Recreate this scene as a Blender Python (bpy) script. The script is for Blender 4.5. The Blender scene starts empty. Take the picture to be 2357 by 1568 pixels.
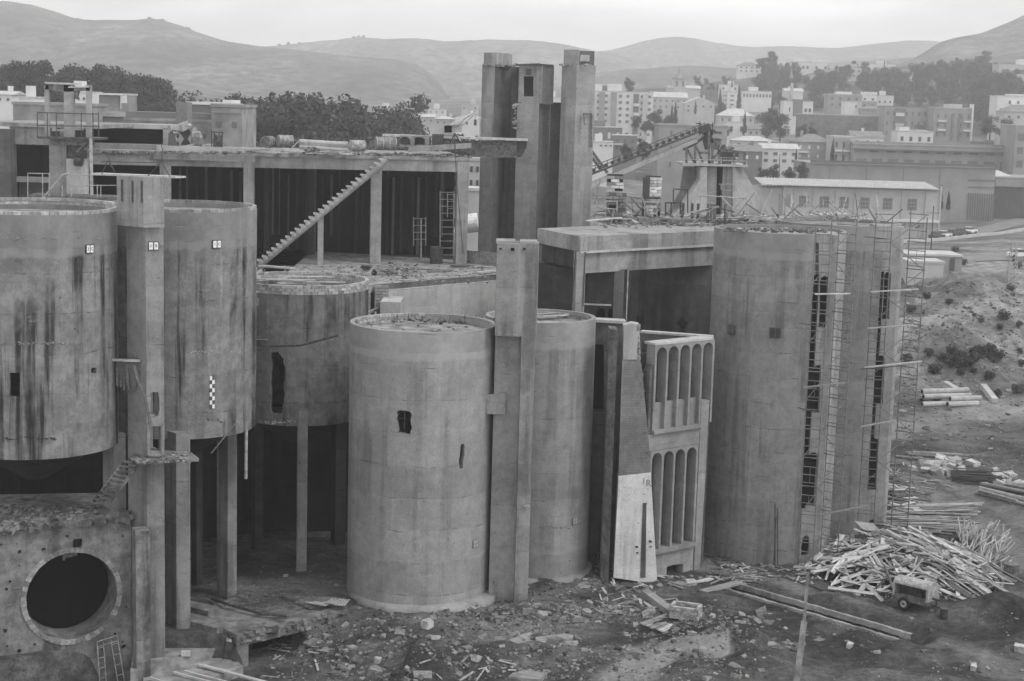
import bpy, math, random
from mathutils import Vector, Matrix, noise, Quaternion
rnd = random.Random(11)
SC = bpy.context.scene
COL = SC.collection
V = Vector
# ------------------------------------------------------------------ camera
F_, CX_, CY_, EYE = 3700.0, 1178.5, 784.0, 29.0
PITCH = math.atan(539 / 3700.0)
ROLL = math.atan(703 / 25400.0)
_f = V((0, math.cos(PITCH), -math.sin(PITCH)))
_u = V((0, math.sin(PITCH), math.cos(PITCH)))
_r = V((1, 0, 0))
CR = _r * math.cos(ROLL) + _u * math.sin(ROLL)
CU = _u * math.cos(ROLL) - _r * math.sin(ROLL)
O = V((0, 0, EYE))
def ray(px, py):
    return CR * ((px - CX_) / F_) - CU * ((py - CY_) / F_) + _f
def P(px, py, Y):                    # photo point at forward distance Y
    d = ray(px, py); return O + d * (Y / d.y)
def G(px, py, z=0.0):                # photo point on the level z
    d = ray(px, py); return O + d * ((z - EYE) / d.z)
def X_(px, Y, py=700): return P(px, py, Y).x
def Z_(px, py, Y): return P(px, py, Y).z
def proj(p):
    d = V(p) - O; k = d.dot(_f)
    return CX_ + F_ * d.dot(CR) / k, CY_ - F_ * d.dot(CU) / k
cam = bpy.data.cameras.new('camera'); camo = bpy.data.objects.new('camera', cam); COL.objects.link(camo)
cam.sensor_width = 36; cam.lens = 36 * F_ / 2357; cam.clip_end = 9000; cam.clip_start = .5
M = Matrix.Identity(4)
for i in range(3):
    M[i][0] = CR[i]; M[i][1] = CU[i]; M[i][2] = -_f[i]; M[i][3] = O[i]
camo.matrix_world = M
SC.camera = camo
SC.view_settings.view_transform = 'Standard'; SC.view_settings.look = 'None'
SC.view_settings.exposure = 0; SC.view_settings.gamma = 1
SC.cycles.max_bounces = 7; SC.cycles.diffuse_bounces = 3; SC.cycles.volume_bounces = 2
SC.cycles.transparent_max_bounces = 6; SC.cycles.caustics_reflective = False; SC.cycles.caustics_refractive = False
# ------------------------------------------------------------------ materials
MATS = {}
class NT:
    def __init__(s, m): s.t = m.node_tree; s.n = s.t.nodes; s.l = s.t.links
    def new(s, typ, **k):
        n = s.n.new(typ)
        for a, b in k.items(): setattr(n, a, b)
        return n
    def link(s, a, b): s.l.new(a, b)
    def put(s, sock, v):
        if isinstance(v, (int, float, tuple)): sock.default_value = v
        else: s.l.new(v, sock)
    def math(s, op, a, b=None, c=None, clamp=False):
        n = s.new('ShaderNodeMath', operation=op, use_clamp=clamp)
        s.put(n.inputs[0], a)
        if b is not None: s.put(n.inputs[1], b)
        if c is not None: s.put(n.inputs[2], c)
        return n.outputs[0]
    def mix(s, f, a, b):     # float mix
        n = s.new('ShaderNodeMix', data_type='FLOAT'); s.put(n.inputs[0], f); s.put(n.inputs[2], a); s.put(n.inputs[3], b); return n.outputs[0]
    def ramp(s, v, a, b, x=0., y=1.):
        n = s.new('ShaderNodeMapRange', interpolation_type='SMOOTHSTEP'); s.put(n.inputs[0], v)
        n.inputs[1].default_value = a; n.inputs[2].default_value = b; n.inputs[3].default_value = x; n.inputs[4].default_value = y
        return n.outputs[0]
    def noise(s, vec, scale, detail=4, rough=.55, dist=0.):
        n = s.new('ShaderNodeTexNoise'); s.link(vec, n.inputs['Vector']); n.inputs['Scale'].default_value = scale
        n.inputs['Detail'].default_value = detail; n.inputs['Roughness'].default_value = rough; n.inputs['Distortion'].default_value = dist
        return n.outputs['Fac']
    def mapv(s, vec, scale=(1, 1, 1), off=(0, 0, 0), rot=(0, 0, 0)):
        n = s.new('ShaderNodeMapping'); s.link(vec, n.inputs['Vector']); n.inputs['Scale'].default_value = scale
        n.inputs['Location'].default_value = off; n.inputs['Rotation'].default_value = rot; return n.outputs[0]
    def pos(s): return s.new('ShaderNodeNewGeometry').outputs['Position']
    def obj(s): return s.new('ShaderNodeTexCoord').outputs['Object']
    def sep(s, v):
        n = s.new('ShaderNodeSeparateXYZ'); s.link(v, n.inputs[0]); return n.outputs
def newmat(name, rough=.9, spec=.2, metal=0.):
    m = bpy.data.materials.new(name); m.use_nodes = True; t = NT(m)
    b = t.n['Principled BSDF']; b.inputs['Roughness'].default_value = rough
    b.inputs['Specular IOR Level'].default_value = spec; b.inputs['Metallic'].default_value = metal
    MATS[name] = m
    return m, t, b
def bump(t, b, h, strength=.4, dist=.02):
    n = t.new('ShaderNodeBump'); n.inputs['Strength'].default_value = strength; n.inputs['Distance'].default_value = dist
    t.link(h, n.inputs['Height']); t.link(n.outputs[0], b.inputs['Normal'])
def gray(t, b, v): t.link(v, b.inputs['Base Color'])

def concrete(name, base=.3, streak=.45, wet=.35, blotch=.35, pitch=1.25, line=.4, seed=0., band=None, bandv=None, foot=None, light=.3, board=0.):
    """weathered cast concrete: blotches, vertical runs, pour lines, pocks"""
    m, t, b = newmat(name, .92, .15)
    p = t.mapv(t.pos(), off=(seed * 3.7, seed * 1.9, seed * .73))
    z = t.sep(p)[2]
    n1 = t.noise(p, .42, 6, .6)
    n2 = t.noise(p, 1.7, 6, .65)
    n3 = t.noise(p, 11, 5, .7)
    runs = t.noise(t.mapv(p, (.75, .75, .035)), 1.0, 7, .64)
    runs2 = t.noise(t.mapv(p, (3.1, 3.1, .10), (7, 3, 1)), 1.0, 6, .68)
    patch = t.noise(t.mapv(p, (.35, .35, .22), (3, 9, 4)), 1.0, 4, .6)
    v = t.math('MULTIPLY', base, t.math('ADD', 1 - blotch * .9, t.math('MULTIPLY', n1, blotch * 1.8)))
    v = t.math('MULTIPLY', v, t.ramp(n2, .3, .72, 1 - blotch * .5, 1 + blotch * .4))
    dk = t.math('MULTIPLY', t.ramp(runs, .5, .6), t.ramp(patch, .38, .58))
    v = t.math('MULTIPLY', v, t.math('SUBTRACT', 1., t.math('MULTIPLY', dk, streak)))
    dk2 = t.math('MULTIPLY', t.ramp(runs2, .55, .72), t.ramp(patch, .36, .6))
    v = t.math('MULTIPLY', v, t.math('SUBTRACT', 1., t.math('MULTIPLY', dk2, wet)))
    lt = t.math('MULTIPLY', t.ramp(runs, .46, .36), t.ramp(runs2, .5, .62))
    v = t.math('MULTIPLY', v, t.math('ADD', 1., t.math('MULTIPLY', lt, light)))
    v = t.math('MULTIPLY', v, t.ramp(n3, .25, .75, .86, 1.13))
    hgt = t.math('ADD', t.math('MULTIPLY', n3, .7), n2)
    if line > 0:
        zz = t.math('ADD', z, t.math('ADD', t.math('MULTIPLY', n1, .5), t.math('MULTIPLY', n2, .06)))
        fr = t.math('PINGPONG', t.math('DIVIDE', zz, pitch), .5)
        ln = t.math('MULTIPLY', t.ramp(fr, .034, .0), t.ramp(t.noise(t.mapv(p, (.8, .8, .5), (1, 5, 8)), 1.0, 6, .75), .47, .66))
        v = t.math('MULTIPLY', v, t.math('SUBTRACT', 1., t.math('MULTIPLY', ln, line)))
        lift = t.math('FLOOR', t.math('DIVIDE', zz, pitch))
        wn = t.new('ShaderNodeTexWhiteNoise', noise_dimensions='1D'); t.link(lift, wn.inputs['W'])
        v = t.math('MULTIPLY', v, t.ramp(wn.outputs['Value'], 0, 1, .93, 1.07))
        hgt = t.math('SUBTRACT', hgt, t.math('MULTIPLY', ln, 1.5))
    cell = t.new('ShaderNodeTexWhiteNoise', noise_dimensions='3D')
    fl = t.new('ShaderNodeVectorMath', operation='FLOOR'); t.link(t.mapv(p, (.62, .62, .55)), fl.inputs[0]); t.link(fl.outputs[0], cell.inputs['Vector'])
    v = t.math('MULTIPLY', v, t.ramp(cell.outputs['Value'], 0, 1, .93, 1.07))
    scar = t.math('MULTIPLY', t.ramp(t.noise(t.mapv(p, (1, 1, 1.6), (2, 7, 5)), .9, 7, .75, .6), .6, .68), t.ramp(n3, .35, .6))
    v = t.mix(t.math('MULTIPLY', scar, .45), v, base * 1.55)
    crk = t.math('ABSOLUTE', t.math('SUBTRACT', t.noise(t.mapv(p, (.8, .8, .5), (5, 1, 9)), 1.1, 3, .5, 1.2), .5))
    v = t.math('MULTIPLY', v, t.ramp(crk, .0, .006, .72, 1.))
    if board > 0:
        fb = t.math('PINGPONG', t.math('DIVIDE', t.math('ADD', z, t.math('MULTIPLY', n2, .05)), .16), .5)
        bl = t.ramp(fb, .12, 0)
        v = t.math('MULTIPLY', v, t.math('SUBTRACT', 1., t.math('MULTIPLY', t.math('MULTIPLY', bl, n2), board)))
    pk = t.ramp(t.noise(p, 5.2, 2, .5), .70, .76)
    v = t.math('MULTIPLY', v, t.math('SUBTRACT', 1., t.math('MULTIPLY', pk, .45)))
    if band:
        wz = t.math('ADD', t.sep(t.pos())[2], t.math('MULTIPLY', t.math('SUBTRACT', t.noise(p, 1.3, 5, .6), .5), .55))
        bm = t.ramp(wz, band[0] - .04, band[0] + .05)
        lb = t.math('MULTIPLY', t.ramp(wz, band[0] - .55, band[0] - .35), t.math('SUBTRACT', 1., bm))
        v = t.mix(t.math('MULTIPLY', lb, .5), v, base * 1.35)
        nv = t.math('MULTIPLY', bandv, t.math('MULTIPLY', t.ramp(n1, .3, .7, .82, 1.12), t.ramp(n2, .3, .7, .9, 1.08)))
        v = t.mix(t.math('MULTIPLY', bm, .85), v, nv)
    if foot:
        wz = t.math('ADD', t.sep(t.pos())[2], t.math('MULTIPLY', n1, 1.6))
        v = t.math('MULTIPLY', v, t.ramp(wz, foot[0], foot[1], foot[2], 1.))
    gray(t, b, v); bump(t, b, hgt, .5, .03)
    return m
def plain(name, val, rough=.8, spec=.25, metal=0., var=.25, scale=3., perobj=0.):
    m, t, b = newmat(name, rough, spec, metal)
    p = t.pos()
    v = t.math('MULTIPLY', val, t.ramp(t.noise(p, scale, 5, .6), .3, .7, 1 - var, 1 + var))
    if perobj:
        r = t.new('ShaderNodeObjectInfo').outputs['Random']
        v = t.math('MULTIPLY', v, t.ramp(r, 0, 1, 1 - perobj, 1 + perobj))
    gray(t, b, v); bump(t, b, t.noise(p, scale * 6, 4, .6), .25, .02)
    return m
def island(name, lo, hi, rough=.9, scale=6., grain=None):
    """each loose piece of the mesh (brick, stone, stick) its own grey"""
    m, t, b = newmat(name, rough, .15)
    g = t.new('ShaderNodeNewGeometry')
    n = t.noise(g.outputs['Position'], scale, 5, .6)
    v = t.math('MULTIPLY', t.mix(g.outputs['Random Per Island'], lo, hi), t.ramp(n, .3, .7, .72, 1.22))
    gray(t, b, v); bump(t, b, n, .4, .02)
    return m
def woodmat(name, lo, hi):
    m, t, b = newmat(name, .85, .15)
    o = t.obj(); r = t.new('ShaderNodeObjectInfo').outputs['Random']
    gr = t.noise(t.mapv(o, (1.2, 22, 22)), 1., 5, .6)
    ends = t.noise(t.mapv(o, (2., 6, 6)), 1., 4, .6)
    v = t.math('MULTIPLY', t.mix(r, lo, hi), t.math('MULTIPLY', t.ramp(gr, .3, .7, .75, 1.15), t.ramp(ends, .3, .65, .7, 1.12)))
    gray(t, b, v); bump(t, b, gr, .3, .01)
    return m
# ------------------------------------------------------------------ mesh building
WL = {}
class MB:
    def __init__(s): s.v = []; s.f = []
    def add(s, vs, fs):
        o = len(s.v); s.v += [V(v) for v in vs]; s.f += [[i + o for i in f] for f in fs]; return s
    def hexa(s, a, b):           # two matching quads
        return s.add(list(a) + list(b), [(3, 2, 1, 0), (4, 5, 6, 7), (0, 1, 5, 4), (1, 2, 6, 5), (2, 3, 7, 6), (3, 0, 4, 7)])
    def box(s, c, size, rz=0., rx=0., ry=0.):
        c = V(c); h = V(size) / 2
        q = Matrix.Rotation(rz, 3, 'Z') @ Matrix.Rotation(ry, 3, 'Y') @ Matrix.Rotation(rx, 3, 'X')
        k = [c + q @ V((sx * h.x, sy * h.y, sz * h.z)) for sz in (-1, 1) for sx, sy in ((-1, -1), (1, -1), (1, 1), (-1, 1))]
        return s.hexa(k[:4], k[4:])
    def bar(s, p0, p1, w, h=None, up=(0, 0, 1)):
        h = h or w; p0 = V(p0); p1 = V(p1); d = (p1 - p0).normalized(); up = V(up)
        if abs(d.dot(up)) > .98: up = V((0, 1, 0))
        a = d.cross(up).normalized() * w / 2; b = a.cross(d).normalized() * h / 2
        return s.hexa([p0 - a - b, p0 + a - b, p0 + a + b, p0 - a + b], [p1 - a - b, p1 + a - b, p1 + a + b, p1 - a + b])
    def tube(s, p0, p1, r, n=6, r2=None):
        p0 = V(p0); p1 = V(p1); d = (p1 - p0).normalized(); r2 = r if r2 is None else r2
        u = d.cross(V((0, 0, 1)) if abs(d.z) < .9 else V((1, 0, 0))).normalized(); w = d.cross(u)
        vs = []
        for p, q in ((p0, r), (p1, r2)):
            vs += [p + (u * math.cos(2 * math.pi * i / n) + w * math.sin(2 * math.pi * i / n)) * q for i in range(n)]
        fs = [(i, (i + 1) % n, n + (i + 1) % n, n + i) for i in range(n)] + [tuple(range(n))[::-1], tuple(range(n, 2 * n))]
        return s.add(vs, fs)
    def path(s, pts, r, n=6):
        for a, b in zip(pts, pts[1:]): s.tube(a, b, r, n)
        return s
    def prism(s, poly, z0, z1):
        n = len(poly)
        a = sum(poly[i][0] * poly[(i + 1) % n][1] - poly[(i + 1) % n][0] * poly[i][1] for i in range(n))
        if a < 0: poly = poly[::-1]
        vs = [V((p[0], p[1], z0)) for p in poly] + [V((p[0], p[1], z1)) for p in poly]
        return s.add(vs, [tuple(range(n))[::-1], tuple(range(n, 2 * n))] + [(i, (i + 1) % n, n + (i + 1) % n, n + i) for i in range(n)])
    def plate(s, pts, d):        # planar polygon (any plane) thickened by vector d
        n = len(pts); d = V(d); pts = [V(p) for p in pts]
        nrm = sum(((pts[i] - pts[0]).cross(pts[(i + 1) % n] - pts[0]) for i in range(1, n)), V((0, 0, 0)))
        if nrm.dot(d) < 0: pts = pts[::-1]
        vs = pts + [p + d for p in pts]
        return s.add(vs, [tuple(range(n))[::-1], tuple(range(n, 2 * n))] + [(i, (i + 1) % n, n + (i + 1) % n, n + i) for i in range(n)])
    def lathe(s, prof, cx, cy, n=64, flip=False, dispf=None):
        vs = []
        for (r, z) in prof:
            for i in range(n):
                a = 2 * math.pi * i / n
                rr = r + (dispf(a, z) if dispf and r > 0 else 0)
                vs.append((cx + rr * math.cos(a), cy + rr * math.sin(a), z))
        fs = []
        for k in range(len(prof) - 1):
            for i in range(n):
                q = (k * n + i, k * n + (i + 1) % n, (k + 1) * n + (i + 1) % n, (k + 1) * n + i)
                fs.append(q[::-1] if flip else q)
        a = tuple(range(n)); e = tuple(range((len(prof) - 1) * n, len(prof) * n))
        fs += [a, e[::-1]] if flip else [a[::-1], e]
        return s.add(vs, fs)
    def rock(s, c, r, flat=.7, ang=0.):
        c = V(c); q = Matrix.Rotation(rnd.uniform(0, 6.3), 3, 'Z') @ Matrix.Rotation(rnd.uniform(-.5, .5), 3, 'X')
        base = [(-1, -1, -1), (1, -1, -1), (1, 1, -1), (-1, 1, -1), (-1, -1, 1), (1, -1, 1), (1, 1, 1), (-1, 1, 1)]
        sx, sy, sz = rnd.uniform(.6, 1.1), rnd.uniform(.5, 1.), rnd.uniform(.4, .8) * flat
        vs = [c + q @ V((x * sx * r * rnd.uniform(.6, 1.05), y * sy * r * rnd.uniform(.6, 1.05), k * sz * r * rnd.uniform(.6, 1.1))) for x, y, k in base]
        return s.hexa(vs[:4], vs[4:])
    def build(s, name, mat, parent=None, loc=None, smooth=False, label=None, cat=None, group=None, kind=None):
        if parent is not None: off = WL[parent.name]
        elif loc is not None: off = V(loc)
        else:
            xs = [v.x for v in s.v]; ys = [v.y for v in s.v]; zs = [v.z for v in s.v]
            off = V(((min(xs) + max(xs)) / 2, (min(ys) + max(ys)) / 2, min(zs)))
        me = bpy.data.meshes.new(name)
        me.from_pydata([v - off for v in s.v], [], s.f); me.validate()
        if smooth: me.shade_smooth()
        o = bpy.data.objects.new(name, me); COL.objects.link(o)
        if mat is not None: me.materials.append(MATS[mat] if isinstance(mat, str) else mat)
        if parent is not None: o.parent = parent
        else: o.location = off
        WL[o.name] = off.copy()
        if label: tag(o, label, cat, group, kind)
        return o
def tag(o, label=None, cat=None, group=None, kind=None):
    if label: o['label'] = label
    if cat: o['category'] = cat
    if group: o['group'] = group
    if kind: o['kind'] = kind
    return o
def thing(name, label, cat, loc=(0, 0, 0), group=None, kind=None):
    o = bpy.data.objects.new(name, None); COL.objects.link(o); o.location = loc; o.empty_display_size = .3
    WL[o.name] = V(loc)
    return tag(o, label, cat, group, kind)
def copy_tree(o, parent=None):
    c = o.copy(); COL.objects.link(c)
    if parent is not None: c.parent = parent; c.matrix_parent_inverse = o.matrix_parent_inverse.copy()
    for ch in KIDS(o): copy_tree(ch, c)
    return c
def KIDS(o): return [k for k in bpy.data.objects if k.parent == o] if False else list(o.children)
def carve(o, cutters):
    """cut real openings into a mesh; the cutting shapes are removed again"""
    tmp = []
    off = WL[o.name]
    for i, c in enumerate(cutters):
        me = bpy.data.meshes.new('cut'); me.from_pydata([v - off for v in c.v], [], c.f); me.validate()
        k = bpy.data.objects.new('cut', me); COL.objects.link(k); k.matrix_world = Matrix.Translation(off); tmp.append(k)
        md = o.modifiers.new('b%d' % i, 'BOOLEAN'); md.operation = 'DIFFERENCE'; md.object = k; md.solver = 'EXACT'
    bpy.context.view_layer.update()
    dg = bpy.context.evaluated_depsgraph_get()
    me = bpy.data.meshes.new_from_object(o.evaluated_get(dg), depsgraph=dg)
    o.modifiers.clear(); old = o.data; o.data = me; me.name = old.name; bpy.data.meshes.remove(old)
    for k in tmp:
        me = k.data; bpy.data.objects.remove(k); bpy.data.meshes.remove(me)
def fix_shade(o, ang=35):
    me = o.data
    me.polygons.foreach_set('use_smooth', [True] * len(me.polygons))
    me.set_sharp_from_angle(angle=math.radians(ang))
def text_mesh(s, size, depth=.01):
    cu = bpy.data.curves.new('t', 'FONT'); cu.body = s; cu.size = size; cu.align_x = 'CENTER'; cu.align_y = 'CENTER'; cu.extrude = depth; cu.resolution_u = 3
    o = bpy.data.objects.new('t', cu); COL.objects.link(o); bpy.context.view_layer.update()
    dg = bpy.context.evaluated_depsgraph_get(); me = bpy.data.meshes.new_from_object(o.evaluated_get(dg), depsgraph=dg)
    vs = [v.co.copy() for v in me.vertices]; fs = [list(p.vertices) for p in me.polygons]
    bpy.data.objects.remove(o); bpy.data.curves.remove(cu); bpy.data.meshes.remove(me)
    return vs, fs
# ------------------------------------------------------------------ sky and light (overcast, black-and-white day)
W = bpy.data.worlds.new('World'); SC.world = W; W.use_nodes = True
SUN_EL, SUN_AZ = math.radians(52), math.radians(112)      # from the right, a little towards the viewer
w = NT(W); bg = w.n['Background']
sky = w.new('ShaderNodeTexSky', sky_type='NISHITA', sun_disc=False, sun_elevation=SUN_EL, sun_rotation=SUN_AZ, dust_density=6.0, air_density=1.5)
hs = w.new('ShaderNodeHueSaturation'); hs.inputs['Saturation'].default_value = 0
w.link(sky.outputs[0], hs.inputs['Color'])
tc = w.new('ShaderNodeTexCoord').outputs['Generated']
cl = w.noise(w.mapv(tc, (1.5, 1.5, 9.)), 2.2, 7, .6, .4)
cl2 = w.noise(w.mapv(tc, (.8, .8, 3.), (4, 2, 1)), 2., 4, .5)
cv = w.math('ADD', w.ramp(cl, .3, .7, 8.9, 13.6), w.ramp(cl2, .3, .7, -1.9, 1.9))
el = w.sep(tc)[2]
cv = w.math('MULTIPLY', cv, w.ramp(el, .02, .22, 1.4, 1.))
mx = w.new('ShaderNodeMix', data_type='RGBA'); mx.inputs[0].default_value = .88
w.link(hs.outputs[0], mx.inputs[6]); w.link(cv, mx.inputs[7]); w.link(mx.outputs[2], bg.inputs['Color'])
bg.inputs['Strength'].default_value = .105
sl = bpy.data.lights.new('sun', 'SUN'); sl.energy = 1.5; sl.angle = math.radians(18); sl.color = (1, .995, .985)
so = bpy.data.objects.new('sun', sl); COL.objects.link(so)
sd = V((math.sin(SUN_AZ) * math.cos(SUN_EL), math.cos(SUN_AZ) * math.cos(SUN_EL), math.sin(SUN_EL)))
so.rotation_euler = sd.to_track_quat('Z', 'Y').to_euler(); so.location = (60, -60, 120)
# ------------------------------------------------------------------ materials
concrete('concrete_silo_smooth', .275, .24, .18, .26, 1.9, .42, 1, band=(15.05, .34)[:1], bandv=.29, light=.22)
concrete('concrete_silo_pair', .265, .26, .2, .26, 1.7, .38, 2, band=(14.9,), bandv=.29, light=.2)
concrete('concrete_silo_stained', .205, .86, .55, .5, 2.05, .55, 3, band=(21.35,), bandv=.215, light=.45)
concrete('concrete_silo_rough', .175, .7, .5, .5, 2.3, .5, 4, light=.35)
concrete('concrete_silo_tall', .215, .36, .3, .32, 1.62, .55, 5, band=(20.3,), bandv=.24, light=.3)
concrete('concrete_silo_shaded', .12, .4, .3, .3, 1.62, .4, 5.5, light=.25)  # darker copy of the tall silo concrete, bridge shade put into colour
concrete('concrete_pillar', .24, .45, .4, .3, 2.6, .25, 6, light=.3)
concrete('concrete_frame', .28, .35, .35, .3, 3.1, .15, 7, light=.25)
concrete('concrete_dark', .05, .45, .4, .4, 1.4, .3, 8, light=.2)  # shade of enclosed spaces is put into this base colour
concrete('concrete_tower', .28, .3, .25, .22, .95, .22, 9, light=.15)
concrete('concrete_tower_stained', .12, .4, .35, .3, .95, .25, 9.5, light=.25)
concrete('concrete_wall', .26, .4, .4, .38, 1.15, .35, 10, light=.4)
concrete('concrete_block', .185, .6, .5, .75, 1.3, .3, 11, light=.3)
concrete('concrete_arcade', .245, .25, .25, .28, 2.2, .2, 12, light=.2)
concrete('concrete_boarded', .21, .4, .4, .4, .8, .5, 13, light=.5, board=.55)
concrete('concrete_pale', .42, .2, .2, .2, 3., .1, 14, light=.15)
concrete('white_paint', .66, .3, .3, .16, 3., .1, 16, light=.1)
plain('sign_white', .75, .6, .2, 0, .05, 4)
plain('sign_black', .02, .6, .3, 0, .1, 4)
plain('sign_grey', .085, .7, .2, 0, .25, 4)
plain('paint_grey', .2, .8, .2, 0, .15, 2)
plain('black_void', .012, .95, .05, 0, .1, 2)  # near-black, puts the shade of holes and openings into the colour
plain('metal_dark', .06, .55, .4, .3, .4, 5)
plain('metal_rusty', .13, .7, .3, .2, .5, 4)
plain('metal_light', .34, .6, .4, .2, .35, 4)
plain('scaffold_steel', .17, .55, .4, .3, .3, 3)
plain('sheet_metal', .42, .5, .4, .3, .25, 2)
plain('tyre_rubber', .025, .85, .2, 0, .2, 9)
plain('drum_paint', .2, .6, .35, .1, .45, 3, .4)
plain('slab_top', .24, .95, .1, 0, .4, 1.3)
plain('rubble_concrete', .36, .95, .1, 0, .3, 2.5, .25)
island('brick_pale', .17, .36)
island('brick_light', .26, .46)
island('brick_old', .10, .26); island('brick_bright', .35, .8); island('brick_mixed', .1, .6)
plain('mortar', .2, .95, .1, 0, .3, 4)
island('stone_loose', .08, .30)
island('gravel', .05, .2)
island('rebar', .05, .14)
woodmat('wood_plank', .22, .56)
woodmat('wood_dark', .08, .17)
woodmat('wood_pole', .2, .42)
island('wood_scrap', .12, .45)
concrete('sooty_shade', .024, .3, .3, .5, 1.5, .2, 15, light=.6)  # sooty near-black concrete, with interior shade put into the colour too
# ------------------------------------------------------------------ terrain
def sm(a, b, x):
    t = max(0., min(1., (x - a) / (b - a))); return t * t * (3 - 2 * t)
def nz(x, y, s, o=0.): return noise.noise(V((x * s + o, y * s - o, o * .37)))
TPX = [-600, 0, 300, 600, 900, 1200, 1500, 1800, 2100, 2357, 3000]
TU = [(p - CX_) / F_ for p in TPX]
TZ = [
 (130, [0, 0, 0, 0, 0, 0, 0, 0, .0, .0, .0]),
 (164, [2, 1, 0, 0, 0, 0, 0, 0, .8, 1, 1]),
 (196, [7, 5, 4, 4, 3, 2, 1, 1, 5.6, 6.4, 6.5]),
 (230, [12, 10, 9, 8, 6, 4, 3, 3, 6.3, 6.8, 7]),
 (300, [17, 16, 15, 11, 8, 5, 3, 3.4, 5.4, 6.3, 7]),
 (350, [26, 25, 22, 15, 11, 7, 5, 4, 3.8, 4.5, 6]),
 (450, [29, 28, 25, 18, 15, 10, 7, 6, 6, 8, 9]),
 (560, [30, 29, 27, 20, 18, 15, 10, 9, 12, 15, 18]),
 (700, [31, 30, 28, 22, 20, 18, 18, 22, 27, 32, 36]),
 (850, [33, 31, 29, 24, 22, 22, 38, 36, 45, 50, 56]),
 (1000, [36, 33, 31, 26, 24, 25, 42, 54, 61, 67, 75]),
 (1300, [50, 45, 40, 30, 28, 30, 46, 58, 72, 84, 100]),
 (1700, [70, 66, 55, 36, 33, 36, 50, 60, 80, 95, 110]),
 (4600, [80, 80, 70, 60, 60, 60, 70, 80, 90, 100, 110])]
def far_h(x, y):
    u = x / max(y, 1.); u = max(TU[0], min(TU[-1] - 1e-6, u))
    y = max(TZ[0][0], min(TZ[-1][0] - 1e-3, y))
    k = max(i for i in range(len(TZ) - 1) if TZ[i][0] <= y)
    j = max(i for i in range(len(TU) - 1) if TU[i] <= u)
    a = (u - TU[j]) / (TU[j + 1] - TU[j]); b = (y - TZ[k][0]) / (TZ[k + 1][0] - TZ[k][0])
    a = a * a * (3 - 2 * a)
    r0, r1 = TZ[k][1], TZ[k + 1][1]
    return (r0[j] * (1 - a) + r0[j + 1] * a) * (1 - b) + (r1[j] * (1 - a) + r1[j + 1] * a) * b
MOUNDS = []
for px, py, rx, ry, h in [(1690, 1500, 3.4, 2.8, 1.6), (2320, 1415, 3.4, 2.2, 1.3), (1395, 1190, 2.6, 5.5, 2.6), (1480, 1300, 2.6, 2., .35),
                          (1590, 1440, 1.5, 1.2, .5), (1890, 1385, 3.4, 1.0, .4), (2080, 1275, 4.6, 2.4, 1.0), (940, 1530, 4.2, 2.4, .95), (700, 1540, 1.6, 1.6, .45), (1400, 1395, 3, 1.6, .6),
                          (1240, 1505, 3., 1.3, .6), (1700, 1560, 4, 2, .5), (1330, 1420, 4, 2, .25), (2190, 1250, 2., 1.6, .5), (2090, 1110, 3, 2, .5),
                          (2160, 880, 5, 6, 3.6), (2290, 860, 8, 6, 3.4), (2080, 930, 3, 5, 1.8), (2225, 785, 7, 7, 2.2), (2340, 770, 8, 7, 2.7), (2110, 740, 5, 5, .7), (1080, 1455, 4, 1.3, .5), (1235, 1412, 3, 1.3, .75), (780, 1470, 2.2, 1.6, .5), (1650, 1385, 1.6, .9, .45), (2180, 1520, 3, 1.6, .3), (1420, 1500, 2.4, 1.2, .35), (1560, 1585, 3.4, 1.6, .4), (2060, 1575, 4.5, 2, .6)]:
    g = G(px, py, 0); MOUNDS.append((g.x, g.y, rx, ry, h))
TR0, TR1 = G(1665, 1345, 0), G(2085, 1468, 0)
TRD = (TR1 - TR0).normalized(); TRL = (TR1 - TR0).length
PITS = [(G(2110, 1462, 0), 1.4, .7), (G(1925, 1452, 0), 1.2, .5), (G(1960, 1420, 0), .9, .2)]
RUTS = [[G(*p, 0) for p in ((2357, 1300), (2250, 1205), (2120, 1120), (2030, 1085))], [G(*p, 0) for p in ((2357, 1225), (2240, 1150), (2100, 1085), (2000, 1060))],
        [G(*p, 0) for p in ((1440, 1568), (1560, 1490), (1600, 1470))], [G(*p, 0) for p in ((2400, 960), (2250, 975), (2120, 985), (2040, 1010))]]
def segd(x, y, pts):
    m = 1e9
    for a, b in zip(pts, pts[1:]):
        dx, dy = b.x - a.x, b.y - a.y
        t = max(0, min(1, ((x - a.x) * dx + (y - a.y) * dy) / (dx * dx + dy * dy)))
        m = min(m, math.hypot(x - a.x - t * dx, y - a.y - t * dy))
    return m
SF0, SF1 = G(545, 1462, .15), G(800, 1402, .15)
SFD = (SF1 - SF0).normalized(); SFL = (SF1 - SF0).length
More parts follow.
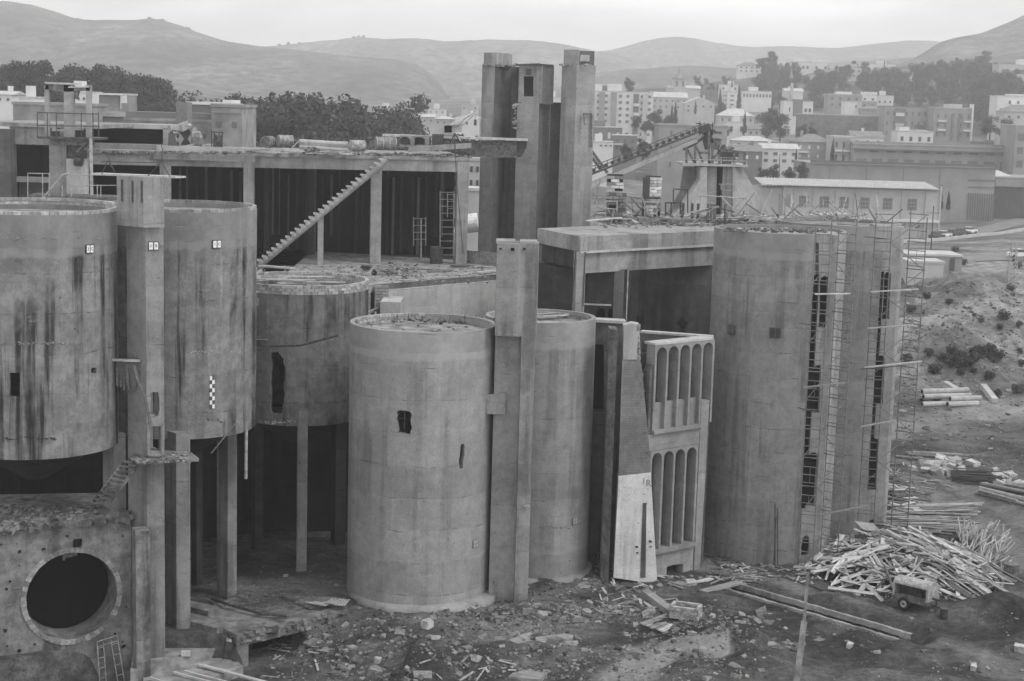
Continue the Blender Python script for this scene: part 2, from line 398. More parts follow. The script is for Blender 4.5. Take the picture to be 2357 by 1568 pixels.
def H(x, y, fine=True):
    z = far_h(x, y) if y > 130 else 0.
    flat = 1.
    if y < 235:
        # broken bank right of the works
        bank = sm(158, 192, y) * sm(36, 44, x)
        z += bank * (nz(x, y, .11, 3.) * 2.2 - abs(nz(x, y, .17, 5.)) * 2.0 + nz(x, y, .4, 5.) * .7) * (1 - sm(215, 260, y))
        if x < -5 and y < 92:
            tt = ((x - SF0.x) * SFD.x + (y - SF0.y) * SFD.y) / SFL; cc = -(x - SF0.x) * SFD.y + (y - SF0.y) * SFD.x
            back = 1.9 if 0.03 < tt < .62 else (min(3.4, .4 - tt * 6) if tt < -.05 else -.2)
            z -= (1.75 - 1.5 * sm(.35, 1.05, tt) + 3.4 * sm(-.35, -.75, tt)) * sm(back + .5, back - .3, cc) * sm(1.5, .9, tt)
        for mx_, my_, rx, ry, h in MOUNDS:
            d = ((x - mx_) / rx) ** 2 + ((y - my_) / ry) ** 2
            if d < 4: z += h * math.exp(-d * 1.6)
        if y < 100 and x > 8:
            rx_, ry_ = x - TR0.x, y - TR0.y
            a = rx_ * TRD.x + ry_ * TRD.y; c = abs(-rx_ * TRD.y + ry_ * TRD.x)
            if -.3 < a < TRL and c < 2.0: z = z * sm(.9, 2.0, c) - .55 * sm(.85, .45, c); flat = sm(.9, 2.0, c)
            for g, r, d in PITS:
                z -= d * sm(r, r * .35, math.hypot(x - g.x, (y - g.y) * .8))
        for i, rt in enumerate(RUTS):
            c = segd(x, y, rt)
            if c < 2.2:
                z -= .10 * (sm(.35, .1, abs(c - .85)))
                z += .07 * sm(.4, .1, abs(c - 1.45))
        if fine and y > 60:
            k = 1 - sm(140, 230, y)
            kk = (1.55 if x > -9 else .7) * flat; z += k * kk * (.16 * nz(x, y, .35, 1.) + .12 * nz(x, y, .9, 2.) + .08 * nz(x, y, 1.9, 4.))
            if y > 135: z += sm(135, 160, y) * k * (.9 * nz(x, y, .13, 6.) + .45 * abs(nz(x, y, .33, 8.)))
    elif fine:
        k = sm(235, 400, y)
        z += nz(x, y, .045, 7.) * .5 * (1 - k) + k * (nz(x, y, .012, 7.) * 1.6)
    return z
rows = [-60, -30, 0, 25, 45, 58]
y = 66.
while y < 3380:
    rows.append(y); y += .34 if y < 112 else (.6 if y < 150 else (1.2 if y < 235 else y * .014))
NC = 300
vs = []; fs = []
for yy in rows:
    for j in range(NC + 1):
        u = (j / NC * 2 - 1); u = .62 * (.72 * u + .28 * u ** 3)
        xx = u * (max(yy, 0) + 45)
        vs.append((xx, yy, H(xx, yy)))
for i in range(len(rows) - 1):
    for j in range(NC):
        a = i * (NC + 1) + j; fs.append((a, a + 1, a + NC + 2, a + NC + 1))
# ground material: dry dirt, damp dark earth, pale dust, scrub farther out
m, t, b = newmat('earth', .97, .05)
p = t.pos(); s_ = t.sep(p); yy = s_[1]
n1 = t.noise(p, .11, 6, .62); n2 = t.noise(p, .55, 6, .65); n3 = t.noise(p, 2.6, 7, .72); n4 = t.noise(p, 13, 4, .7)
streaks = t.noise(t.mapv(p, (.5, 1.6, 1), (0, 0, 0), (0, 0, .65)), 1., 5, .6)
v = t.mix(t.ramp(n1, .38, .62), .048, .1)
v = t.math('MULTIPLY', v, t.ramp(n2, .3, .7, .68, 1.32))
v = t.math('MULTIPLY', v, t.ramp(n3, .28, .72, .6, 1.4))
v = t.math('MULTIPLY', v, t.ramp(n4, .3, .7, .72, 1.28))
v = t.math('MULTIPLY', v, t.ramp(streaks, .35, .65, .85, 1.15))
chip = t.ramp(t.noise(p, 6.5, 3, .6), .64, .70)
v = t.mix(t.math('MULTIPLY', chip, t.ramp(n2, .42, .62)), v, .27)
at = t.new('ShaderNodeAttribute', attribute_name='dust').outputs['Fac']
dm = t.math('MULTIPLY', t.ramp(at, .0, 1., 0, 1), t.ramp(n2, .25, .6, .55, 1.))
v = t.mix(dm, v, t.math('MULTIPLY', .24, t.math('MULTIPLY', t.ramp(n3, .3, .7, .78, 1.2), t.ramp(n4, .3, .7, .85, 1.12))))
dk_ = t.ramp(at, -1., 0., .5, 1.)
v = t.math('MULTIPLY', v, dk_)
far = t.ramp(yy, 135, 170)
fv = t.math('MULTIPLY', t.mix(t.ramp(t.noise(p, .07, 6, .7), .4, .6), .10, .24), t.ramp(t.noise(p, .6, 5, .7), .3, .7, .6, 1.4))
v = t.mix(far, v, fv)
far2 = t.ramp(yy, 300, 420)
fv2 = t.math('MULTIPLY', t.mix(t.ramp(t.noise(p, .018, 5, .65), .42, .58), .05, .16), t.ramp(t.noise(p, .12, 5, .7), .3, .7, .6, 1.4))
v = t.mix(far2, v, fv2)
gray(t, b, v); bump(t, b, t.math('ADD', t.math('ADD', n3, t.math('MULTIPLY', n4, .5)), chip), .8, .06)
mb = MB(); mb.v = [V(q) for q in vs]; mb.f = [list(f) for f in fs]
gro = mb.build('ground', 'earth', loc=(0, 0, 0), smooth=True, label='bare churned earth of the works yard, rising to the town', cat='ground', kind='structure')
DUST = [([(1400, 1590), (1480, 1530), (1560, 1500), (1640, 1520)], 1.5, .9), ([(1640, 1310), (1760, 1330), (1900, 1380)], .9, .6), ([(2357, 1290), (2240, 1205), (2110, 1130), (2030, 1090)], 2.4, .55), ([(2357, 1200), (2240, 1130), (2080, 1060)], 2.0, .45), ([(2400, 960), (2250, 972), (2120, 985), (2040, 1010)], 2.5, .7), ([(2357, 1560), (2200, 1500), (2050, 1540)], 2.2, .35),
        ([(1000, 1430), (1150, 1445), (1300, 1430)], 2., .5), ([(560, 1345), (700, 1345), (800, 1360)], 1.6, .6), ([(1130, 1400), (1260, 1370), (1400, 1330)], 1.4, .4), ([(1650, 1480), (1700, 1530)], 2.6, -.75), ([(1740, 1450), (1950, 1490), (2130, 1530)], 3.2, -.5), ([(1720, 1375), (1900, 1400), (2030, 1430)], 1.2, -.6), ([(2180, 1450), (2330, 1500)], 1.8, -.4), ([(1460, 1450), (1580, 1470)], 1.6, -.6), ([(1760, 1390), (1920, 1420), (2060, 1440)], 1.0, -.7), ([(2280, 1400), (2357, 1440)], 2.2, -.7), ([(1540, 1395), (1640, 1400)], 1.2, -.6), ([(850, 1445), (980, 1465)], 1.1, -.5), ([(2250, 1385), (2357, 1335)], 1.2, -.5)]
DUST = [([G(x, y, 0) for x, y in pts], w_, v_) for pts, w_, v_ in DUST]
dat = [0.] * len(vs)
for i, q in enumerate(vs):
    if 60 < q[1] < 175:
        for pts, w_, v_ in DUST:
            d = segd(q[0], q[1], pts)
            if d < w_ * 1.5: 
                k = v_ * sm(w_ * 1.5, w_ * .4, d + .5 * nz(q[0], q[1], .7, 3.))
                if abs(k) > abs(dat[i]): dat[i] = k
ga = gro.data.attributes.new('dust', 'FLOAT', 'POINT'); ga.data.foreach_set('value', dat)
# ------------------------------------------------------------------ mountain ridges
def hillmat(name, lo, hi, sc):
    m, t, b = newmat(name, 1., 0.)
    p = t.pos()
    p = t.mapv(p, (1, .35, 1.6)); a = t.noise(p, sc, 7, .68); c = t.noise(p, sc * 11, 6, .75); d = t.noise(p, sc * 3, 6, .7)
    v = t.math('MULTIPLY', t.mix(t.ramp(a, .4, .62), lo, hi), t.math('MULTIPLY', t.ramp(c, .35, .65, .3, 1.7), t.ramp(d, .35, .65, .75, 1.3)))
    gray(t, b, v)
hillmat('hill_scrub', .05, .125, .007)
hillmat('hill_pale', .11, .165, .006)  # lighter far-ridge colour, paleness of the haze put into it
def ridge(name, label, Yc, pts, depth, base, mat, seed, amp=1., gul=1.):
    us = [((p - CX_) / F_, Z_(p, q, Yc)) for p, q in pts]
    def crest(u):
        if u <= us[0][0]: return us[0][1]
        for (a, za), (c, zc) in zip(us, us[1:]):
            if a <= u <= c:
                k = (u - a) / (c - a); return za + (zc - za) * k
        return us[-1][1]
    n, mrow = 240, 46
    vs = []; fs = []
    for i in range(mrow + 1):
        k = i / mrow * 1.25                 # 1 = crest, beyond = far side
        Yk = Yc - depth * (1 - k)
        for j in range(n + 1):
            u = us[0][0] + (us[-1][0] - us[0][0]) * j / n
            c = sum(crest(u + d) for d in (-.006, -.003, 0, .003, .006)) / 5
            ed = sm(0, .12, j / n) * sm(0, .12, 1 - j / n); c = base - 60 + (c - base + 60) * ed
            x = u * Yk
            f = sm(0, 1, k) * .55 + k * .45 if k <= 1 else 1 - (k - 1) * 1.2
            z = base - 25 + (c - base + 25) * f
            g = noise.fractal(V((u * 14 + seed, k * 1.3, seed)), 1., 2., 5)
            z += gul * (c - base) * .07 * g * math.sin(math.pi * min(1, k)) if k <= 1 else 0
            z += amp * 2.2 * nz(x, Yk, .012, seed) + amp * 1.0 * nz(x, Yk, .06, seed)
            vs.append((x, Yk, z))
    for i in range(mrow):
        for j in range(n):
            a = i * (n + 1) + j; fs.append((a, a + 1, a + n + 2, a + n + 1))
    mb = MB(); mb.v = [V(q) for q in vs]; mb.f = [list(f) for f in fs]
    mb.build(name, mat, loc=(0, 0, 0), smooth=True, label=label, cat='hill', kind='structure')
    return crest
ridge('mountain', 'scrub-covered mountain sloping down from the upper left', 2100, [(-700, 0), (-250, -8), (-100, -8), (0, 0), (60, 5), (110, 20), (160, 38), (190, 47), (240, 45), (300, 46), (350, 42), (400, 58), (450, 80), (510, 96), (560, 104), (600, 110), (680, 116), (800, 128), (1000, 150), (1150, 175)], 950, 40, 'hill_scrub', 1.7)
ridge('mountain', 'long pale ridge dotted with pines behind the twin towers', 2700, [(420, 130), (520, 114), (580, 107), (640, 104), (690, 97), (760, 92), (820, 85), (870, 90), (950, 87), (1010, 94), (1090, 92), (1160, 91), (1230, 94), (1300, 104), (1370, 120), (1450, 135), (1600, 160)], 900, 50, 'hill_pale', 4.1)
ridge('mountain', 'distant rounded hill right of the twin towers', 3200, [(1200, 150), (1330, 122), (1400, 111), (1440, 98), (1480, 86), (1530, 81), (1580, 89), (1640, 101), (1700, 108), (1760, 105), (1830, 108), (1900, 110), (1950, 104), (2000, 95), (2060, 90), (2110, 91), (2200, 105), (2400, 120)], 800, 55, 'hill_pale', 7.3)
ridge('mountain', 'low wooded spur in front of the rounded hill', 2000, [(1150, 215), (1250, 190), (1330, 172), (1420, 158), (1550, 150), (1650, 156), (1750, 162), (1850, 150), (1950, 140), (2050, 132), (2200, 125), (2450, 120)], 500, 55, 'hill_scrub', 9.2)
ridge('mountain', 'terraced hill climbing to the right edge', 1750, [(1880, 200), (1980, 170), (2080, 134), (2120, 98), (2180, 80), (2220, 73), (2280, 46), (2330, 23), (2357, 18), (2480, 6), (2900, 24), (3300, 60)], 600, 70, 'hill_scrub', 3.3)
# ------------------------------------------------------------------ haze
hm = bpy.data.materials.new('haze_air'); hm.use_nodes = True; ht = NT(hm)
ht.n.remove(ht.n['Principled BSDF'])
pv = ht.new('ShaderNodeVolumePrincipled'); pv.inputs['Color'].default_value = (.97, .97, .97, 1); pv.inputs['Density'].default_value = .00046; pv.inputs['Anisotropy'].default_value = .62
ht.link(pv.outputs[0], ht.n['Material Output'].inputs['Volume'])
MATS['haze_air'] = hm
mb = MB(); mb.box((0, 1600, 82.6), (9000, 3720, 178.8)); 
mb.build('haze', 'haze_air', loc=(0, 0, 0), label='pale haze lying over the valley', cat='haze', kind='stuff')
# ------------------------------------------------------------------ silos
def tcenter(px, py, Yc, r, side=1):
    p = P(px, py, Yc); phi = math.atan2(p.x, p.y); c = phi
    for _ in range(6): c = phi - side * math.asin(r / (Yc / math.cos(c)))
    return Yc * math.tan(c)
def cylhit(px, py, cx, cy, r):
    d = ray(px, py); a = d.x ** 2 + d.y ** 2; b = -2 * (d.x * cx + d.y * cy); c = cx * cx + cy * cy - r * r
    q = b * b - 4 * a * c
    t = (-b - math.sqrt(max(q, 0))) / (2 * a)
    p = O + d * t; return p, V((p.x - cx, p.y - cy, 0)).normalized()
def jag(pts, amp=1.6, sub=4):
    out = []
    n = len(pts)
    for i in range(n):
        (a, b), (c, d) = pts[i], pts[(i + 1) % n]
        for k in range(sub):
            t = k / sub; out.append((a + (c - a) * t + rnd.uniform(-amp, amp), b + (d - b) * t + rnd.uniform(-amp, amp)))
    return out
def rect(x0, y0, x1, y1): return [(x0, y0), (x1, y0), (x1, y1), (x0, y1)]
def holecut(cx, cy, r, px, depth=.9):
    h = [cylhit(x, y, cx, cy, r)[0] for x, y in px]
    c = sum(h, V((0, 0, 0))) / len(h); n = V((c.x - cx, c.y - cy, 0)).normalized()
    mb = MB(); mb.plate([q - n * ((q - c).dot(n) + depth) for q in h], n * (depth + .7)); return mb
def cyl_disp(seed, amp):
    def f(a, z):
        return amp * (noise.noise(V((3 * math.cos(a) + seed, 3 * math.sin(a), z * .45))) + .6 * noise.noise(V((9 * math.cos(a), 9 * math.sin(a) + seed, z * 1.3))))
    return f
def silo(label, cx, cy, r, z0, z1, mat, holes=(), wall=.26, deck=.4, seed=0., amp=.018, deckmat='slab_top', parts=None):
    mb = MB(); D = cyl_disp(seed, amp)
    n = 112
    zs = [z0 + (z1 - z0) * i / 44 for i in range(45)]
    mb.lathe([(r, z) for z in zs] + [(r - wall, z1), (r - wall, z1 - deck)], cx, cy, n, dispf=lambda a, z: D(a, z))
    mb.lathe([(r - .3, z0 + .3), (r - .3, z1 - deck - .35)], cx, cy, 48, flip=True)
    o = mb.build('silo', mat, label=label, cat='silo')
    if holes: carve(o, [holecut(cx, cy, r, h) for h in holes])
    fix_shade(o, 40)
    d = MB(); d.lathe([(r - wall - .02, z1 - deck - .02), (r - wall - .02, z1 - deck + .04)], cx, cy, 64)
    d.build('deck', deckmat, o)
    return o
def ring_bricks(cx, cy, r, z0, courses, bl=.42, bh=.17, bd=.2, mat='brick_pale', parent=None, a0=0., a1=2 * math.pi, skip=.02, name='brick_rim'):
    mb = MB()
    n = int((a1 - a0) * r / (bl + .02))
    for c in range(courses):
        for i in range(n):
            if courses > 1 and (rnd.random() < skip or (c == courses - 1 and rnd.random() < .1)): continue
            a = a0 + (a1 - a0) * (i + (.5 if c % 2 else 0)) / n
            rr = r - bd / 2 + rnd.uniform(-.012, .012)
            mb.box((cx + rr * math.cos(a), cy + rr * math.sin(a), z0 + bh / 2 + c * (bh + .018)), (bd, bl * rnd.uniform(.93, 1), bh), a + rnd.uniform(-.01, .01))
    o = mb.build(name, mat, parent)
    m2 = MB(); k = 64
    q0 = []; 
    for i in range(k + 1):
        a = a0 + (a1 - a0) * i / k
        q0.append((math.cos(a), math.sin(a)))
    zt = z0 + courses * (bh + .018) - .05
    for (c0, s0), (c1, s1) in zip(q0, q0[1:]):
        ri, ro = r - bd + .025, r - .03
        m2.hexa([(cx + c0 * ri, cy + s0 * ri, z0), (cx + c0 * ro, cy + s0 * ro, z0), (cx + c1 * ro, cy + s1 * ro, z0), (cx + c1 * ri, cy + s1 * ri, z0)],
                [(cx + c0 * ri, cy + s0 * ri, zt), (cx + c0 * ro, cy + s0 * ro, zt), (cx + c1 * ro, cy + s1 * ro, zt), (cx + c1 * ri, cy + s1 * ri, zt)])
    m2.build('mortar', 'mortar', o)
    return o
R0 = 4.3
# front silo
S3 = (X_(970, 94, 1000), 94.0)
s3 = silo('big smooth-walled silo standing front and centre, with two ragged wall openings', S3[0], S3[1], R0 + .02, -.4, 16.25, 'concrete_silo_smooth',
          [jag([(913, 948), (920, 944), (940, 946), (948, 955), (946, 968), (948, 985), (943, 999), (917, 998), (914, 975)], 1.6, 3),
           jag([(1061, 1022), (1069, 1023), (1070, 1040), (1067, 1060), (1066, 1078), (1058, 1079), (1057, 1058), (1060, 1040)], 1., 3), rect(811, 1150, 815, 1160)],
          deck=.55, seed=1, amp=.012)
mb = MB(); mb.lathe([(R0 + .34, -.9), (R0 + .38, -.1), (R0 + .3, .28), (R0 - .3, .36)], S3[0] + .42, S3[1] - .2, 80, dispf=cyl_disp(4, .05)); mb.build('plinth', 'concrete_silo_smooth', s3, smooth=True)
# thin rebar left in the ragged opening
a, nn = cylhit(930, 945, *S3, R0); b_, _ = cylhit(930, 1000, *S3, R0); c0, _ = cylhit(913, 964, *S3, R0); c1, _ = cylhit(948, 967, *S3, R0)
mb = MB(); mb.tube(a - nn * .15, b_ - nn * .15, .012, 5); mb.tube(c0 - nn * .15, c1 - nn * .17, .012, 5); mb.build('rebar', 'metal_rusty', s3)
ring_bricks(S3[0], S3[1], R0 - .24, 15.72, 3, bd=.16, mat='brick_light', parent=s3, a0=math.radians(95), a1=math.radians(178), name='inner_brick_course')
# silo right of the slim pillar
R8 = 3.45; S8 = (tcenter(1366, 900, 99.7, R8), 99.7)
s8 = silo('plain silo just right of the slim central pillar', S8[0], S8[1], R8, -.3, Z_(1300, 728, 99.7), 'concrete_silo_pair', [rect(1556 * .9207 - 63, 1360, 1556 * .9207 - 58, 1367)], deck=.5, seed=2, amp=.012)
mb = MB(); mb.lathe([(R8 + .35, -.6), (R8 + .38, -.1), (R8 + .25, .1), (R8 - .1, .15)], S8[0], S8[1] - .1, 80, dispf=cyl_disp(8, .08)); mb.build('plinth', 'concrete_silo_pair', s8, smooth=True)
ring_bricks(S8[0], S8[1], R8 - .25, Z_(1300, 728, 99.7) - .5, 2, bd=.16, parent=s8, a0=math.radians(-5), a1=math.radians(120), name='inner_brick_course')
# raised silos at the left
S1 = (tcenter(590, 740, 90.2, R0), 90.2)
z1b, z1t = Z_(440, 1013, 86.0), Z_(500, 492, 86.0)
s1 = silo('raised stained silo bearing a white board marked 1 C', S1[0], S1[1], R0, z1b, z1t, 'concrete_silo_stained', deck=.3, seed=3, amp=.03)
ring_bricks(S1[0], S1[1], R0 - .02, z1t, 1, parent=s1)
S2 = (tcenter(271, 740, 83.6, R0), 83.6)
z2b, z2t = Z_(100, 1060, 79.4), Z_(150, 498, 79.4)
s2 = silo('raised, darkly streaked silo at the left edge with board 2 C', S2[0], S2[1], R0, z2b, z2t, 'concrete_silo_stained', [jag(rect(22, 932 - 74, 46, 992 - 79), .5, 2), jag(rect(210, 919 - 72, 222, 930 - 71), .8, 2), jag(rect(263, 910 - 71, 277, 924 - 71), .3, 1)], deck=.3, seed=5, amp=.03)
ring_bricks(S2[0], S2[1], R0 - .02, z2t, 1, parent=s2, mat='brick_light')
ring_bricks(S2[0], S2[1], R0 - .05, z2t + .19, 1, parent=s2, mat='brick_light', a0=math.radians(20), a1=math.radians(165), name='inner_brick_course')
# raised silo behind, on posts
S4 = (tcenter(846, 800, 101.3, R0), 101.3)
z4b, z4t = Z_(700, 982, 97.0), Z_(720, 680, 97.0)
s4 = silo('raised silo with pale brick rim and tall broken slot, between two silos', S4[0], S4[1], R0, z4b, z4t, 'concrete_silo_rough',
          [jag([(625, 812), (640, 811), (652, 826), (656, 850), (653, 890), (655, 920), (648, 950), (640, 953), (622, 948), (624, 900), (622, 860)], 2., 4)], deck=.3, seed=7, amp=.03)
ring_bricks(S4[0], S4[1], R0 + .01, z4t, 3, mat='brick_light', parent=s4)
# tall silos at the right
S5 = (tcenter(1636, 700, 105.5, R0, -1), 105.5)
z5t = Z_(1780, 538, 101.2)
s5 = silo('tall streaked silo right of the arcade block, with two dark number boards', S5[0], S5[1], R0, -.4, z5t, 'concrete_silo_tall', seed=9, amp=.015, deck=.3)
S6 = (X_(1915, 113, 800), 113.0)
s6 = silo('tall silo behind the scaffolding, rightmost of the silos', S6[0], S6[1], R0, -.4, z5t + .1, 'concrete_silo_tall', seed=11, amp=.015, deck=.3)
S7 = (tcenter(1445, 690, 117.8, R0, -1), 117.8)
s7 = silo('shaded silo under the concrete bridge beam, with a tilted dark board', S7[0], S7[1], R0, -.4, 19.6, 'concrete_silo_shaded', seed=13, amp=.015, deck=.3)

def scar(par, S_, r, px0, px1, py, n, mat, sz=.09):
    mb = MB()
    for i in range(n):
        px = px0 + (px1 - px0) * rnd.random(); q, nn_ = cylhit(px, py + 4 * nz(px * .02, py * .1, 1.) + rnd.gauss(0, 1.6), S_[0], S_[1], r); mb.rock(q - nn_ * .03, rnd.uniform(.3, 1.) * sz, .7)
    tag(mb.build('broken_ledge', mat, par), kind='stuff')
for a in ((s2, S2, R0, 0, 268, 548, 120, 'concrete_pillar', .08), (s2, S2, R0, 0, 190, 790, 110, 'concrete_pillar', .1), (s2, S2, R0, 0, 130, 1010, 60, 'concrete_dark', .09), (s1, S1, R0, 380, 590, 528, 80, 'concrete_pillar', .06), (s1, S1, R0, 480, 592, 664, 70, 'concrete_pillar', .08), (s1, S1, R0, 430, 575, 810, 70, 'concrete_pale', .06), (s1, S1, R0, 385, 586, 965, 70, 'concrete_silo_rough', .08),
          (s4, S4, R0, 595, 690, 972, 50, 'concrete_pale', .08), (s3, S3, R0 + .02, 820, 1135, 800, 70, 'concrete_silo_pair', .05), (s3, S3, R0 + .02, 880, 1090, 1180, 30, 'concrete_dark', .03), (s8, S8, R8, 1240, 1330, 1215, 60, 'concrete_silo_rough', .07)): scar(*a)
# window piers let into the two tall silos
def pier(sl, label, pxL, pxM, pxR, Yf, ztop, slots, da, dc):
    """flat pier facing the viewer: pixel columns at mid height; slots are pixel rings"""
    ym = 880
    a = P(pxL, ym, Yf + da); b = P(pxM, ym, Yf); c = P(pxR, ym, Yf + dc)
    back = V((0, 3.2, 0))
    poly = [(a.x, a.y), (b.x, b.y), (c.x, c.y), (c.x + .1, c.y + 3.0), (a.x - .1, a.y + 3.2)]
    mb = MB(); mb.prism(poly, -.3, ztop)
    o = mb.build('window_pier', 'concrete_frame', label=label, cat='pier')
    n = V((b.y - a.y, -(b.x - a.x), 0)).normalized()
    if n.y > 0: n = -n
    cuts = []
    def hit(px, py):
        d = ray(px, py); t = (V((a.x, a.y, 0)) - O).dot(n) / d.dot(n); return O + d * t
    for ring, dep in slots:
        h = [hit(*q) for q in ring]
        k = MB(); k.plate([q - n * dep for q in h], n * (dep + .5)); cuts.append(k)
    carve(o, cuts); carve(sl, cuts); fix_shade(sl, 40)
    for ring, dep in slots:
        if dep > .4:
            h = [hit(*q) for q in ring]; c_ = sum(h, V((0, 0, 0))) / len(h)
            MB().plate([c_ + (q - c_) * 1.05 - n * min(.42, dep * .6) for q in h], -n * .05).build('recess_shade', 'black_void', o)  # added black plate, stands for the shade inside the slot
    return o, hit, n
def slot(x0, x1, y0, y1, xs=0):   # arched top ring, leaning by xs over its height
    m = (x0 + x1) / 2; w = (x1 - x0) / 2
    top = [(m - w * math.cos(k * math.pi / 6), y0 + w - w * math.sin(k * math.pi / 6)) for k in range(7)]
    return top + [(x1 + xs, y1), (x0 + xs, y1)]
p5, hit5, n5 = pier(s5, 'pale window pier let into the nearer tall silo, behind the first scaffold', 1862, 1908, 1918, 101.6, z5t - .02,
     [(jag(slot(1888, 1907, 636, 754, -3), 1.2, 2), 2.), (jag(slot(1873, 1891, 840, 950, -4), 1.1, 2), 2.), (jag(slot(1861, 1884, 1041, 1166, -8), 1.2, 2), 2.),
      ([(1848, 1238), (1856, 1232), (1862, 1236), (1864, 1258), (1860, 1278), (1844, 1280), (1844, 1260)], 2.),
      (rect(1877, 560, 1885, 640), .18), (slot(1874, 1884, 632, 1160, -37)[0:0] + [(1874, 634), (1887, 632), (1872, 900), (1855, 1172), (1840, 1172), (1856, 900)], .55)], -.1, .4)
p6, hit6, n6 = pier(s6, 'pale window pier on the rear tall silo, behind the second scaffold', 2006, 2052, 2060, 109.7, z5t + .06,
     [(jag(slot(2036, 2051, 626, 736, -5), .9, 2), 2.), (jag(slot(2019, 2037, 818, 930, -5), .9, 2), 2.), (jag(slot(2001, 2023, 1008, 1128, -6), .9, 2), 2.),
      ([(2000, 1200), (2008, 1196), (2014, 1200), (2013, 1226), (2000, 1232), (1998, 1214)], 2.), ([(2027, 625), (2035, 625), (2020, 880), (2004, 1126), (1994, 1126), (2010, 880)], .5)], -.15, .4)
# bridging slab and beam between the tall silos and the terrace
zs_t = 20.72
A = G(1337, 545, zs_t); B = G(1652, 531, zs_t); Bk = G(1237, 526, zs_t); Br = G(1452, 516, zs_t)
mb = MB(); mb.prism([(A.x, A.y), (B.x, B.y), (B.x + .6, B.y + 7), (Br.x, Br.y), (Bk.x, Bk.y)], zs_t - 1.0, zs_t)
br = mb.build('bridge_slab', 'concrete_frame', label='wide concrete bridge slab spanning from a post to the tall silo', cat='slab')
d = (B - A).normalized(); nn = V((d.y, -d.x, 0)); nn = nn if nn.y < 0 else -nn
e = (Bk - A); e.z = 0; e.normalize()
mb = MB(); q0 = A - nn * .18 + d * .35; q1 = B - nn * .18 - d * .1
mb.prism([(q0.x, q0.y), (q1.x, q1.y), ((q1 - nn * .5).x, (q1 - nn * .5).y), ((q0 - nn * .5).x, (q0 - nn * .5).y)], zs_t - 2.45, zs_t - 1.0)
mb.build('beam', 'concrete_frame', br)
mb = MB(); q = [A + nn * .07, B + nn * .07, B, A]
mb.prism([(k.x, k.y) for k in q], zs_t - 1.1, zs_t - .96); mb.build('drip_ledge', 'concrete_pale', br)
mb = MB()
q0 = A + e * .6 - nn * .15; q1 = Bk - e * .3
mb.prism([(q0.x + .25, q0.y), (q1.x + .25, q1.y), (q1.x + .55, q1.y), (q0.x + .55, q0.y)], zs_t - 2.2, zs_t - 1.0); mb.build('beam', 'concrete_dark', br)
for (px, w, Y, yb, nm) in ((1333, .62, A.y + .35, 705, 'post'), (1243, .5, Bk.y, 690, 'post')):
    k = P(px, 640, Y); mb = MB(); mb.box((k.x, k.y, (zs_t - 1.02 + Z_(px, yb, Y) - .6) / 2), (w, w, zs_t - 1.02 - Z_(px, yb, Y) + .6), .3); mb.build(nm, 'concrete_frame', br)
YA = A.y; k = P(1325, 640, YA + .2); k2 = P(1341, 640, YA + .2)
mb = MB(); mb.tube((k.x - .05, k.y, zs_t - 1.), (k.x - .2, k.y, Z_(1318, 708, YA)), .04); mb.tube((k2.x + .12, k2.y - .1, zs_t - 1.), (k2.x + .08, k2.y - .1, Z_(1341, 706, YA)), .035); mb.build('drain_pipe', 'metal_dark', br)
# wall block standing under the bridge, with arched openings in its foot
Yw = 107.4
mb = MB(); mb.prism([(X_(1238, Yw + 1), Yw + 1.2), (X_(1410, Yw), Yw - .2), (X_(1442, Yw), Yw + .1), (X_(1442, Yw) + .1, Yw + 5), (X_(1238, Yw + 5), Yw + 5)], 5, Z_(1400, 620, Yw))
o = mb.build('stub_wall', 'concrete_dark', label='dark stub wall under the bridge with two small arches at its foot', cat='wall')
cuts = []
for x in (1383, 1409):
    h = [P(q[0], q[1], Yw) for q in slot(x - 10, x + 10, 709, 745)]
    k = MB(); k.plate([V((q.x, Yw - 1, q.z)) for q in h], V((0, 2.2, 0))); cuts.append(k)
carve(o, cuts)
mb = MB(); mb.prism([(X_(1344, Yw), Yw - .25), (X_(1406, Yw), Yw - .46), (X_(1406, Yw), Yw - .25), (X_(1344, Yw), Yw - .06)], Z_(1380, 702, Yw), Z_(1380, 699, Yw)); mb.build('ledge', 'concrete_pale', o)
mb = MB(); mb.prism([(X_(1411, Yw), Yw - .24), (X_(1434, Yw), Yw - .1), (X_(1434, Yw), Yw + .2), (X_(1411, Yw), Yw)], Z_(1420, 740, Yw), Z_(1420, 622, Yw)); mb.build('pilaster', 'concrete_silo_shaded', o)
# ------------------------------------------------------------------ pillars
def pil(pxL, pxM, pxR, py, Yf, dl, dr):
    l, m, r = P(pxL, py, Yf + dl), P(pxM, py, Yf), P(pxR, py, Yf + dr)
    b = l + r - m
    return [(m.x, m.y), (r.x, r.y), (b.x, b.y), (l.x, l.y)]
def inset(poly, k):
    cx = sum(p[0] for p in poly) / len(poly); cy = sum(p[1] for p in poly) / len(poly)
    return [(cx + (x - cx) * k, cy + (y - cy) * k) for x, y in poly]
# pillar with board 11 B
Yp = 82.2
zt = Z_(320, 408, Yp)
poly = pil(292, 336, 377, 700, Yp + .3, 1.3, .35)
mb = MB(); mb.prism(poly, -6, Z_(335, 525, Yp))
pb = mb.build('pillar', 'concrete_pillar', label='square pillar with board 11 B between the two raised silos', cat='pillar')
cuts = []
def onface(px, py, a, b):
    a = V((a[0], a[1], 0)); b = V((b[0], b[1], 0)); n = V((b.y - a.y, -(b.x - a.x), 0)).normalized()
    if n.y > 0: n = -n
    d = ray(px, py); return O + d * ((a - O).dot(n) / d.dot(n)), n
for ring in (jag([(346, 905), (352, 901), (364, 903), (368, 920), (366, 955), (360, 960), (346, 952)], 1.5, 3), rect(346, 982, 369, 1038)):
    hs_ = [onface(x, y, poly[0], poly[1]) for x, y in ring]; n = hs_[0][1]
    k = MB(); k.plate([h - n * 1.0 for h, _ in hs_], n * 1.5); cuts.append(k)
